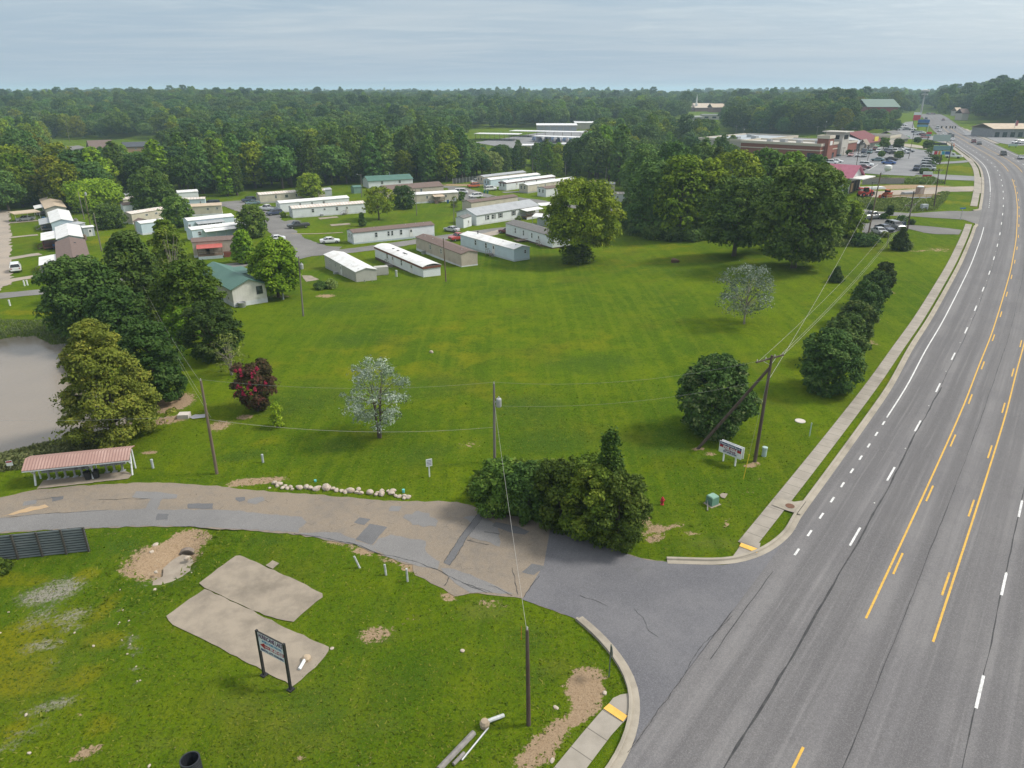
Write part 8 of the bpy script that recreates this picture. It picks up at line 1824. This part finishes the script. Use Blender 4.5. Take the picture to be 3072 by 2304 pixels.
# board fence at the left edge
A = G(*zB(-260, 945)); B = G(*zB(748, 838)); d_ = (B - A).normalized(); L = (B - A).length; Hf = hgt(B, zB(0, 640)[1])
r = empty('board_fence', A, math.atan2(d_.y, d_.x), 'tall dark slatted board fence at the left edge by the road', 'fence')
FB = mat('fence_boards', (.15, .175, .185), (.21, .23, .24), 2.0, .85, streak=(.3, 1, 1)); FD = mat('fence_posts', (.06, .055, .05), (.09, .085, .08), 2)
mb = MB(); nb = 10
for i in range(nb): mb.box((L / 2, .0, Hf * (i + .5) / nb), (L, .05, Hf / nb * .60), 0)
mb.build('boards', FB, r); MB().box((L / 2, .06, Hf / 2), (L, .02, Hf - .05)).build('gap_shade', DARK, r)  # near-black sheet behind the boards paints shade into the gaps
for i in range(6): MB().box((L * (i + .0) / 5 - (.05 if i == 5 else -.05), -.09, Hf / 2), (.12, .12, Hf + .08)).build('post', FD, r)
# leaning white posts
for (bx_, by_), (tx_, ty_), lab in (((1052, 977), (998, 882), 'left leaning white post beside the side road'), ((1268, 1037), (1254, 950), 'middle white post beside the side road'), ((1446, 1090), (1436, 985), 'right white post beside the side road')):
    b_ = G(*zD(bx_, by_)); H = hgt(b_, zD(0, ty_)[1]); lx = (zD(tx_, 0)[0] - pix((b_.x, b_.y, b_.z + H))[0]) / ppm(b_)
    o = MB().tube([(0, 0, -.1), (lx * .9, 0, H)], .075, 8).build('marker_post', mat('old_white_post', (.52, .54, .54), (.30, .31, .31), 4), loc=b_); tag(o, lab, 'post')
# little pedestals and boxes
def pedestal(p, h, r_, m_, label, name='utility_pedestal', cat='utility box'):
    b_ = G(*p); o = MB().lathe([(r_, -.1), (r_, h * .78), (r_ * 1.12, h * .8), (r_ * 1.12, h * .97), (r_ * .7, h)], n=12).build(name, m_, loc=b_); return tag(o, label, cat)
PGRN = pal('pale_green_plastic', (.36, .47, .44)); PGRY = pal('grey_plastic', (.38, .41, .42))
pedestal(zF(1443, 435), .95, .22, PGRN, 'pale green utility cylinder beside the crossarm pole'); pedestal(zD(247, 103), .85, .10, PGRY, 'small grey utility post on the lawn above the rocks'); pedestal(zB(1270, 150), .9, .11, PGRY, 'small white topped post right of the mailbox shelter')
pedestal(zC(415, 272), 1.1, .14, PGRY, 'grey meter post at the foot of the broad bright tree'); pedestal(zY(740, 752), 1.3, .09, PGRY, 'left grey meter post between the grey and the arched roof trailers'); pedestal(zY(755, 752), 1.3, .09, SW, 'right meter post between the grey and the arched roof trailers')
pedestal(zF(1947, 215), 1.45, .05, PGRN, 'thin pale marker post on the roadside lawn', 'marker_post', 'post'); pedestal(zD(680, 262), .18, .10, pal('cyan_cap', (.12, .45, .45)), 'tiny turquoise cap on the lawn above the rocks', 'valve_cap', 'valve cap'); pedestal(zD(1412, 352), .30, .11, pal('cyan_cap', (.12, .45, .45)), 'turquoise cap at the right end of the row of rocks', 'valve_cap', 'valve cap')
b_ = G(*zF(1215, 690)); H = hgt(b_, zF(0, 415)[1]); tx = zF(1282, 0)[0]; lx = (tx - pix((b_.x, b_.y, b_.z + H))[0]) / ppm(b_); o = MB().tube([(0, 0, -.1), (lx, 0, H)], .035, 6).build('guy_guard', pal('guy_yellow', (.60, .44, .03)), loc=b_); tag(o, 'thin yellow guy wire guard beside the FOR SALE sign', 'guy guard')
wire(b_ + Vector((lx, 0, H)), tm_ + Vector((0, 0, -1.2)), 0, 'guy wire from the yellow guard up to the crossarm pole', .012, WIREM, None, 3, 'guy_wire')
b_ = G(*zF(905, 985)); r = empty('transformer_box', b_, .55, 'green metal transformer box on a pad near the corner', 'transformer'); MB().box((0, .35, .36), (.80, .72, .72), 0, 0, .94).build('cabinet', pal('box_green', (.12, .24, .18)), r); MB().box((0, .35, .765), (.76, .68, .09), 0, 0, .86).build('lid', pal('box_green_lid', (.20, .34, .27)), r); MB().box((0, .35, -.03), (1.1, 1.0, .1)).build('pad', SLAB, r)
patch('concrete_slab', zF, [(950, 870), (985, 852), (1045, 860), (1010, 912), (970, 900)], SLAB, .05, .03, 51)
pts = [zF(820, 1050), zF(815, 960), zF(835, 900), zF(870, 880)]; o = MB().tube([Vector((*G(*p).xy, .12 + .25 * (i % 2))) for i, p in enumerate(pts)], .05, 5).build('dead_branch', WOODG); tag(o, 'dead branches lying beside the green transformer box', 'branch')
b_ = G(*zF(318, 972)); r = empty('fire_hydrant', b_, .3, 'small red fire hydrant on the corner lawn', 'hydrant'); HR = pal('hydrant_red', (.40, .02, .03)); MB().lathe([(.16, -.1), (.16, .05), (.11, .07), (.11, .48), (.14, .50), (.12, .62), (.05, .72), (.03, .76)], n=12).build('barrel', HR, r); MB().tube([(-.22, 0, .40), (.22, 0, .40)], .06, 8).build('outlet', HR, r); MB().tube([(0, 0, .40), (0, -.2, .40)], .07, 8).build('outlet', HR, r)
b_ = G(*zF(1845, 50)); o = MB().lathe([(.52, -.05), (.52, .06), (.46, .08), (.01, .08)], n=16).build('manhole_cover', mat('pale_concrete', (.55, .50, .45), (.48, .44, .40), 3), loc=b_); tag(o, 'pale round concrete manhole lid on the roadside lawn', 'manhole cover')
b_ = G(*zG(453, 600)); o = MB().tube([(0, 0, 0), (0, 0, 1.1)], .015, 5).build('marker_flag', pal('flag_orange', (.55, .15, .02)), loc=b_); tag(o, 'thin orange marker stake beside the dark weathered pole', 'stake')
# white rocks by the road
rng = np.random.default_rng(3)
def rock(name, p, s, seed, m_, label, group=None, flat=.7):
    r_ = np.random.default_rng(seed); bm = bmesh.new(); bmesh.ops.create_icosphere(bm, subdivisions=2, radius=1)
    ks = [(r_.normal(size=3), r_.uniform(.6, .95)) for _ in range(9)]
    for v in bm.verts:
        n = np.array(v.co); k = 1.0
        for q, t in ks:
            q = q / np.linalg.norm(q); d = n @ q
            if d > t: k = min(k, t / d)
        v.co = v.co * k; v.co.x *= s * 1.15; v.co.y *= s * .9; v.co.z *= s * flat
    me = bpy.data.meshes.new(name); bm.to_mesh(me); bm.free(); me.materials.append(m_)
    o = link(name, me, None, (p[0], p[1], p[2] + s * flat * .45)); o.rotation_euler.z = r_.uniform(0, 6.28); return tag(o, label, 'rock', group)
RK = mat('pale_quartz_rock', (.44, .385, .325), (.31, .235, .175), 3.0, .85, bump=.4)
rk = [(345, 278, .5), (385, 290, .5), (365, 302, .35), (410, 318, .35), (430, 300, .3), (447, 322, .35), (478, 312, .38), (490, 330, .28), (550, 318, .55), (605, 312, .5), (640, 322, .45), (690, 328, .6), (712, 312, .3), (775, 320, .75), (825, 328, .42), (857, 340, .42), (897, 342, .36), (928, 353, .40),
      (970, 342, .62), (1025, 355, .38), (1040, 332, .42), (1058, 362, .42), (1135, 362, .6), (1182, 375, .38), (1195, 358, .32), (1232, 372, .55), (1233, 345, .42), (1282, 345, .32), (1312, 365, .5), (1325, 345, .45), (1348, 385, .32), (1378, 390, .36), (1420, 385, .34), (1415, 404, .34), (1452, 396, .45), (300, 318, .22)]
for i, (x, y, s) in enumerate(rk): rock('rock', G(*zD(x, y)), s * .6, 100 + i, RK, 'white quartz rock in the row along the side road', 'rocks along the side road')
for i, (x, y, s, lab) in enumerate([(1552, 882, .42, 'white boulder at the culvert mouth'), (1290, 992, .28, 'tan stone beside the mud channel'), (1280, 1138, .25, 'pale stone at the end of the mud channel'), (1290, 775, .45, 'grey rock on the bare bank above the culvert'), (1250, 830, .35, 'grey slab of rock on the bare bank left of the culvert')]):
    p_ = G(*zB(x, y)); rock('rock', (p_.x, p_.y, p_.z - .25), s * .6, 300 + i, RK, lab)
for i, (x, y, s) in enumerate([(995, 183, .13), (1070, 440, .14), (990, 455, .13), (1055, 715, .15), (1140, 940, .12), (1162, 935, .12), (775, 650, .2), (215, 1222, .2), (1240, 1645, .2), (1590, 40, .12), (1080, 635, .14), (1130, 820, .12), (70, 370, .16), (240, 1540, .22), (980, 470, .1), (1020, 350, .12), (1010, 600, .12), (1100, 560, .1), (620, 540, .16), (5, 540, .14)]):
    rock('rock', G(*zI(x, y)), s * .5, 400 + i, RK, 'small pale stone lying in the rough grass at the lower left', 'stones in the rough grass')
# culvert under the side road
b_ = G(*zB(1535, 805)); o = MB().lathe([(.62, 0), (.62, .4), (.52, .4), (.52, .0)], n=18).build('culvert_pipe', mat('culvert_steel', (.16, .13, .11), (.22, .18, .15), 3), loc=(b_.x, b_.y, b_.z - .9)); o.rotation_euler = (math.radians(-90), 0, .2); tag(o, 'end of the culvert pipe in the bare earth bank', 'pipe')
o = MB().lathe([(.5, 0), (.5, .02), (.01, .02)], n=16).build('culvert_shadow', DARK, loc=(b_.x, b_.y + .25, b_.z - .9)); o.rotation_euler = (math.radians(-90), 0, .2); tag(o, 'near-black disc standing for the shade inside the culvert pipe', 'opening')  # near-black disc paints the shade inside the pipe
# black corrugated pipe standing at the bottom edge
b_ = G(*zI(1625, 1800)); H = max(.9, hgt(b_, zI(0, 1585)[1])); prof = []
for i in range(24): z = H * i / 23; prof.append((.47 if i % 2 else .43, z))
prof += [(.40, H), (.38, H * .2), (.01, H * .18)]
o = MB().lathe(prof, n=20).build('drain_pipe', pal('black_plastic', (.018, .02, .026), .45), loc=b_); tag(o, 'black corrugated drain pipe standing upright at the bottom edge', 'pipe')
# concrete block and broken posts
b_ = G(*zH(885, 765)); r = empty('broken_post', b_, 1.2, 'broken stub of white post with a concrete foot lying on the slab', 'debris'); MB().lathe([(.26, 0), (.27, .22), (.15, .34), (.02, .36)], n=9).build('concrete_foot', mat('crumbled_concrete', (.42, .33, .23), (.34, .27, .2), 5), r); MB().tube([(-.1, 0, .2), (-.85, -.12, .12)], .10, 8).build('post_stub', SW, r)
b_ = G(*zG(150, 1315)); c_ = G(*zG(308, 1240)); v = c_ - b_; r = empty('broken_post', b_, 0, 'fallen white post with a tan concrete foot on the grass', 'debris'); MB().lathe([(.24, 0), (.28, .25), (.2, .42), (.02, .44)], n=9).build('concrete_foot', mat('crumbled_concrete', (.42, .33, .23)), r); MB().tube([(0, 0, .3), (v.x, v.y, .16)], .11, 8).build('post_stub', mat('old_white_post', (.52, .54, .54)), r)
for (a, c_, w_, lab, m_) in (((60, 1385), (-230, 1690), .16, 'grey weathered timber lying on the grass at the bottom', WOODG), ((180, 1330), (-40, 1600), .05, 'thin metal rail lying beside the weathered timber', GALV), ((-20, 1545), (-110, 1640), .10, 'short grey pole piece lying at the bottom edge', WOODG)):
    p_, q_ = G(*zG(*a)), G(*zG(*c_)); v = q_ - p_; o = MB().tube([(0, 0, w_), (v.x, v.y, w_)], w_, 8).build('fallen_post' if w_ > .08 else 'metal_rail', m_, loc=p_); tag(o, lab, 'debris')
for x, y, zf, lab in ((740, 1160, zG, 'white scrap of litter on the grass beside the gravel patch'), (1145, 1040, zG, 'pale concrete chunk at the tip of the gravel patch'), (710, 1600, zG, 'pale broken slab beside the lower sidewalk'), (2180, 690, zH, 'white scrap of litter on the corner lawn'), (1095, 670, zH, 'broken concrete chip at the corner of the big slab')):
    p_ = G(*zf(x, y)); rock('debris_piece', p_, .16, int(x), RK, lab, None, .4).__setitem__('category', 'debris')
# box at the pond outlet, stump pile, lawn litter
b_ = G(*zA(1530, 1250)); o = MB().box((0, 0, .2), (1.1, .9, .5), .1).build('concrete_box', mat('pale_concrete', (.55, .50, .45)), loc=b_); tag(o, 'small concrete outlet box beside the leaning pole', 'concrete box')
patch('puddle', zA, [(1565, 1250), (1620, 1232), (1700, 1228), (1700, 1255), (1600, 1268)], mat('puddle_wet', (.30, .30, .32), (.26, .26, .28), 2, .2), .04, .05, 55)
b_ = G(*z3(1727, 1512)); rock('stump_pile', b_, 1.0, 77, mat('stump_brown', (.13, .075, .045), (.09, .055, .035), 4), 'brown stump pile alone on the far lawn').__setitem__('category', 'stump')
b_ = G(*zC(1645, 712)); rock('lawn_rock', b_, .3, 78, RK, 'small pale stone alone in the middle of the lawn')
# blue and green bins
def bin_(p, m_, label):
    b_ = G(*p); r = empty('wheeled_bin', b_, .2, label, 'bin'); MB().box((0, 0, .5), (.6, .65, 1.0), 0, 0, 1.12).build('body', m_, r); MB().box((0, 0, 1.03), (.72, .78, .08)).build('lid', m_, r)
BB = pal('bin_blue', (.03, .10, .24)); BG = pal('bin_green', (.03, .16, .14))
for p, m_, lab in ((zX(735, 565), BB, 'blue bin beside the porch of the tan roofed trailer'), (zX(762, 715), BB, 'blue bin beside the pale blue trailer'), (zX(920, 1025), BB, 'blue bin in front of the red brown deck'), (zX(795, 1468), BB, 'blue bin under the porch of the brown roofed trailer'), (z2(2083, 940), BG, 'left green bin before the far trailers'), (z2(2108, 942), BG, 'right green bin before the far trailers'), (zM(430, 290), BB, 'blue bin at the corner of the second far trailer'), (z2(1780, 1022), BB, 'blue bin at the right end of the beige deck trailer')): bin_(p, m_, lab)
for x, y, zf, lab in ((205, 160, zA, 'left white stake by the lane at the left edge'), (230, 155, zA, 'right white stake by the lane at the left edge'), (85, 325, zA, 'small white valve marker on the rough grass at the left edge')):
    b_ = G(*zf(x, y)); o = MB().lathe([(.12, -.1), (.12, .9), (.16, .95), (.02, 1.0)], n=8).build('marker_post', SW, loc=b_); tag(o, lab, 'post')
# dark wire fence at the wood edge
A = G(*z2(1820, 862)); B = G(*z2(2040, 835)); d_ = B - A; L = d_.length; r = empty('wire_fence', A, math.atan2(d_.y, d_.x), 'dark wire fence along the wood beside the far trailers', 'fence')
MB().box((L / 2, 0, 1.0), (L, .03, 1.9)).build('mesh', pal('fence_mesh', (.045, .05, .05)), r)
for i in range(9): MB().box((L * i / 8, -.05, 1.05), (.1, .1, 2.2)).build('post', GALV, r)

# ---------------------------------------------------------------- building site
OR = pal('machine_orange', (.46, .085, .035)); MR = pal('machine_red', (.42, .045, .035))
def wheels(r, xs, ys, rad, w=.35):
    for x in xs:
        for y in ys:
            me_ = MB(); me_.lathe([(rad * .45, -w / 2), (rad * .95, -w / 2), (rad, 0), (rad * .95, w / 2), (rad * .45, w / 2)], n=14); me_.v = [(a, c, b) for a, b, c in me_.v]
            o = me_.build('wheel', TYRE, r, (x, y, rad)); hb_ = MB(); hb_.lathe([(.03, -w / 2 - .02), (rad * .45, -w / 2), (rad * .45, w / 2), (.03, w / 2 + .02)], n=10); hb_.v = [(a, c, b) for a, b, c in hb_.v]; hb_.build('rim', MR, o)
b_ = G(*z4(890, 968)); r = empty('telehandler', b_, .35, 'red telehandler with its boom lowered on the building site', 'telehandler')
MB().box((0, 0, 1.1), (3.6, 1.5, .8)).box((1.3, 0, 1.6), (1.1, 1.3, .5), 0, 0, .8).build('chassis', MR, r); MB().box((-.3, -.45, 1.95), (1.3, .85, 1.1), 0, 0, .85).build('cab', CARGLASS, r); MB().box((-.3, -.45, 2.52), (1.15, .75, .08)).build('cab_roof', MR, r)
MB().tube([(-2.0, .45, 2.3), (1.2, .45, 1.9), (3.0, .45, 1.2)], .26, 6).build('boom', MR, r); MB().box((3.2, .45, .8), (.25, 1.2, .8)).build('fork_frame', SBLK, r); wheels(r, (-1.35, 1.35), (-.85, .85), .62)
b_ = G(*z4(1072, 985)); r = empty('skid_steer', b_, -1.3, 'orange skid steer loader seen front on at the building site', 'loader')
MB().box((0, 0, .95), (2.2, 1.2, .9)).box((.7, 0, 1.3), (.8, 1.1, .6)).build('body', OR, r); MB().box((-.1, 0, 1.75), (1.2, .95, 1.0), 0, 0, .9).build('cab', CARGLASS, r); MB().box((-.1, 0, 2.28), (1.2, .95, .1)).build('cab_roof', OR, r)
for y in (-.72, .72): MB().tube([(1.0, y, 1.7), (-.6, y, 1.4), (-1.4, y, .6)], .12, 6).build('lift_arm', OR, r)
MB().box((-1.75, 0, .45), (.7, 1.9, .7), 0, 0, .8).build('bucket', OR, r); wheels(r, (-.6, .6), (-.75, .75), .42, .3)
b_ = G(*z4(1340, 960)); r = empty('portable_toilet', b_, .3, 'tan portable toilet with white roof on the building site', 'portable toilet'); MB().box((0, 0, 1.15), (1.5, 1.5, 2.3)).build('cabin', pal('cabin_tan', (.33, .24, .19)), r); MB().lathe([(1.12, 0), (1.05, .15), (.5, .3), (.02, .34)], (0, 0, 2.3), 4).build('roof', SW, r); MB().box((0, -.77, 1.1), (.8, .04, 1.9)).build('door', pal('cabin_door', (.38, .30, .25)), r)
b_ = G(*z4(1290, 985)); r = empty('form_frame', b_, .12, 'timber formwork frame laid out at the building site', 'formwork')
FW = pal('new_timber', (.52, .36, .20))
for y, z in ((0, .5), (2.6, .5), (0, 1.0)): MB().box((0, y, z), (15, .12, .22)).build('rail', FW, r)
for i in range(9): MB().box((-7.4 + 1.85 * i, 0, .5), (.12, .12, 1.0)).build('stake', FW, r)
MB().box((0, 1.3, .2), (14.6, 2.4, .1)).build('slab', pal('steel_bed', (.30, .33, .38)), r)
for (x, y, L_, h_, lab) in ((950, 905, 8, .6, 'pale stack of wrapped sheets beside the telehandler'), (1255, 955, 4, .8, 'dark steel bundle behind the timber formwork')):
    b_ = G(*z4(x, y)); r = empty('material_stack', b_, .2, lab, 'stack')
    for k in range(3): MB().box((0, .1 * k, h_ * (k + .5) / 3), (L_ - .4 * k, 1.6, h_ / 3 * .9)).build('sheet_layer', SW if L_ == 8 else METAL, r)
wall_pts = [g(z4, 870, 868), g(z4, 1210, 862)]; d_ = wall_pts[1] - wall_pts[0]; r = empty('retaining_wall', wall_pts[0], math.atan2(d_.y, d_.x), 'grey block retaining wall below the parking lot bank', 'wall')
MB().box((d_.length / 2, 0, .9), (d_.length, .5, 1.8)).build('blocks', mat('grey_blocks', (.27, .265, .25), (.2, .195, .185), 5), r); MB().box((d_.length / 2, 0, 1.86), (d_.length + .1, .6, .14)).build('cap', SLAB, r)
b_ = G(*z4(1378, 1082)); r = empty('utility_cabinet', b_, .2, 'pale utility cabinet in the weeds before the cross street', 'utility box'); MB().box((0, 0, .75), (1.6, 1.0, 1.5), 0, 0, .94).build('cabinet', PGRY, r); MB().box((.1, -.52, .5), (.7, .04, .8)).build('door', pal('cabinet_door', (.14, .15, .16)), r)
for i, (x, y) in enumerate([(1075, 1390), (1190, 1402)]): pole(z4(x, y), z4(x + 15, y - 115), 'short thin post beside the corner conifer, ' + ('left one' if i == 0 else 'right one'), .07, POLEG, cat='post', name='thin_post')
# person standing by the shop corner, dressed in dark blue
b_ = G(*z4(555, 728)); r = empty('person', b_, .4, 'person in dark blue clothes standing at the corner of the parking lot', 'person')
rings = []
me_ = bpy.data.meshes.new('body'); vs_ = [(0, 0, .98), (0, 0, 1.22), (0, 0, 1.44), (0, 0, 1.54), (0, 0, 1.66), (0, -.01, 1.76), (-.10, 0, .90), (-.11, -.02, .50), (-.11, .02, .08), (-.11, -.12, .04), (.10, 0, .90), (.12, .03, .50), (.12, .08, .08), (.12, -.06, .04), (-.19, 0, 1.42), (-.25, .02, 1.14), (-.24, -.06, .90), (-.23, -.08, .80), (.19, 0, 1.42), (.26, .02, 1.14), (.25, -.08, .90), (.24, -.10, .80)]
es_ = [(0, 1), (1, 2), (2, 3), (3, 4), (4, 5), (0, 6), (6, 7), (7, 8), (8, 9), (0, 10), (10, 11), (11, 12), (12, 13), (2, 14), (14, 15), (15, 16), (16, 17), (2, 18), (18, 19), (19, 20), (20, 21)]
me_.from_pydata(vs_, es_, []); ob = link('body', me_, r); md = ob.modifiers.new('skin', 'SKIN'); sv = me_.skin_vertices[0].data
for i, q in enumerate([.15, .15, .16, .06, .10, .08, .10, .07, .05, .045, .10, .07, .05, .045, .07, .05, .04, .035, .07, .05, .04, .035]): sv[i].radius = (q, q * .8)
sv[0].use_root = True; ob.modifiers.new('sub', 'SUBSURF').levels = 1; me_.materials.append(pal('navy_cloth', (.025, .045, .12)))
MB().lathe([(.02, 0), (.10, .03), (.11, .12), (.06, .19), (.01, .2)], (0, 0, 1.62), 10).build('hair', pal('dark_hair', (.03, .02, .015)), r)
# ---------------------------------------------------------------- camera, sky, sun, air
cam = bpy.data.cameras.new('camera'); co = bpy.data.objects.new('camera', cam); COL.objects.link(co)
co.location = (0, 0, CAM_H); co.rotation_euler = (math.pi / 2 - PITCH, 0, 0)
cam.sensor_width = 36; cam.lens = 36 * FOC / 3072; cam.clip_start = 0.5; cam.clip_end = 30000
SC.camera = co

SUN_EL = math.radians(47); SUN_AZ = math.radians(84)     # azimuth clockwise from +Y (view direction): to the right
w = bpy.data.worlds.new('World'); SC.world = w; w.use_nodes = True
nt = w.node_tree; nt.nodes.clear(); N = nt.nodes; L = nt.links
out = N.new('ShaderNodeOutputWorld'); bg = N.new('ShaderNodeBackground'); L.new(bg.outputs[0], out.inputs[0])
sky = N.new('ShaderNodeTexSky'); sky.sky_type = 'NISHITA'; sky.sun_disc = False; sky.sun_elevation = SUN_EL; sky.sun_rotation = SUN_AZ
sky.air_density = 1.4; sky.dust_density = 4.0; sky.ozone_density = 2.0
tc = N.new('ShaderNodeTexCoord'); sx = N.new('ShaderNodeSeparateXYZ'); L.new(tc.outputs['Generated'], sx.inputs[0])
def M_(op, a, b=0.0):
    q = N.new('ShaderNodeMath'); q.operation = op
    for s, v in zip(q.inputs, (a, b)):
        if isinstance(v, (int, float)): s.default_value = v
        else: L.new(v, s)
    return q.outputs[0]
zz = M_('ADD', M_('MAXIMUM', sx.outputs[2], 0.0), 0.035)
cx = N.new('ShaderNodeCombineXYZ'); L.new(M_('DIVIDE', sx.outputs[0], zz), cx.inputs[0]); L.new(M_('DIVIDE', sx.outputs[1], zz), cx.inputs[1])
mp = N.new('ShaderNodeMapping'); L.new(cx.outputs[0], mp.inputs[0]); mp.inputs['Scale'].default_value = (0.55, 1.0, 1); mp.inputs['Rotation'].default_value = (0, 0, 0.35)
def noise(sc, det, ro, vec=mp.outputs[0], dist=0.0):
    q = N.new('ShaderNodeTexNoise'); q.inputs['Scale'].default_value = sc; q.inputs['Detail'].default_value = det; q.inputs['Roughness'].default_value = ro; q.inputs['Distortion'].default_value = dist
    L.new(vec, q.inputs['Vector']); return q.outputs[0]
def ramp(f, a, b):
    q = N.new('ShaderNodeMapRange'); q.interpolation_type = 'SMOOTHSTEP'; L.new(f, q.inputs[0]); q.inputs[1].default_value = a; q.inputs[2].default_value = b; return q.outputs[0]
def mix(f, a, b):
    q = N.new('ShaderNodeMix'); q.data_type = 'RGBA'
    for s, v in zip((q.inputs[0], q.inputs[6], q.inputs[7]), (f, a, b)):
        if isinstance(v, (int, float)): s.default_value = v
        elif isinstance(v, tuple): s.default_value = (*v, 1)
        else: L.new(v, s)
    return q.outputs[2]
# cloud sheet: grey blue stratus with paler streaks, thinner and brighter towards the sun
sunv = (math.sin(SUN_AZ) * math.cos(SUN_EL), math.cos(SUN_AZ) * math.cos(SUN_EL), math.sin(SUN_EL))
dt = N.new('ShaderNodeVectorMath'); dt.operation = 'DOT_PRODUCT'; L.new(tc.outputs['Generated'], dt.inputs[0]); dt.inputs[1].default_value = sunv
glow = ramp(dt.outputs['Value'], 0.12, 1.0)
c1 = ramp(noise(0.33, 6, 0.55, dist=.4), 0.38, 0.68); c2 = ramp(noise(1.5, 7, 0.62, dist=.6), 0.45, 0.75); c3 = ramp(noise(5.0, 6, .6, dist=.3), .45, .7)
K = 5.4
grey = mix(c1, (K * 0.305, K * 0.405, K * 0.510), (K * 0.430, K * 0.500, K * 0.565))
grey = mix(M_('MULTIPLY', c2, 0.38), grey, (K * 0.56, K * 0.62, K * 0.65))
grey = mix(M_('MULTIPLY', M_('MULTIPLY', c3, glow), 0.55), grey, (K * .85, K * .87, K * .86))
grey = mix(M_('MULTIPLY', glow, 0.75), grey, (K * 0.85, K * 0.92, K * 0.94))
hz = ramp(sx.outputs[2], 0.0, 0.11)
grey = mix(hz, mix(0.62, grey, (K * 0.385, K * 0.470, K * 0.555)), grey)
zen = N.new('ShaderNodeVectorMath'); zen.operation = 'SCALE'; L.new(mix(ramp(sx.outputs[2], 0.08, 0.6), grey, (K * .46, K * .47, K * .475)), zen.inputs[0]); L.new(M_('ADD', M_('MULTIPLY', ramp(sx.outputs[2], 0.10, 0.8), 0.9), 1.0), zen.inputs['Scale'])   # an overcast sky is brightest overhead
L.new(mix(0.90, sky.outputs[0], zen.outputs[0]), bg.inputs[0])
bg.inputs[1].default_value = 0.15

sl = bpy.data.lights.new('sun', 'SUN'); so = bpy.data.objects.new('sun', sl); COL.objects.link(so)
sl.energy = 2.5; sl.angle = math.radians(12); sl.color = (1.0, 0.95, 0.86)
so.rotation_euler = Vector((-sunv[0], -sunv[1], -sunv[2])).to_track_quat('-Z', 'Y').to_euler()
so.location = (100, 60, 120)

HAZE = 0.0002
if HAZE:
    m = bpy.data.materials.new('haze_air'); m.use_nodes = True; n = m.node_tree.nodes; n.clear()
    o_ = n.new('ShaderNodeOutputMaterial'); v_ = n.new('ShaderNodeVolumePrincipled')
    v_.inputs['Density'].default_value = HAZE; v_.inputs['Color'].default_value = (0.62, 0.82, 1.0, 1); v_.inputs['Anisotropy'].default_value = 0.2
    m.node_tree.links.new(v_.outputs[0], o_.inputs['Volume'])
    zlo = float(GZ.min()) - 1.0
    hb = MB().box((0, 4000, (zlo + 62) / 2), (17000, 12000, 62 - zlo)).build('haze', m); hb['kind'] = 'stuff'; hb['label'] = 'pale summer haze in the air'; hb['category'] = 'haze'

vs = SC.view_settings
SC.display_settings.display_device = 'sRGB'
vs.view_transform = 'Standard'; vs.look = 'None'; vs.gamma = 1.0; vs.use_curve_mapping = False; vs.exposure = 0.62
SC.cycles.max_bounces = 5; SC.cycles.diffuse_bounces = 3; SC.cycles.glossy_bounces = 2; SC.cycles.transmission_bounces = 2; SC.cycles.volume_bounces = 1; SC.cycles.transparent_max_bounces = 4
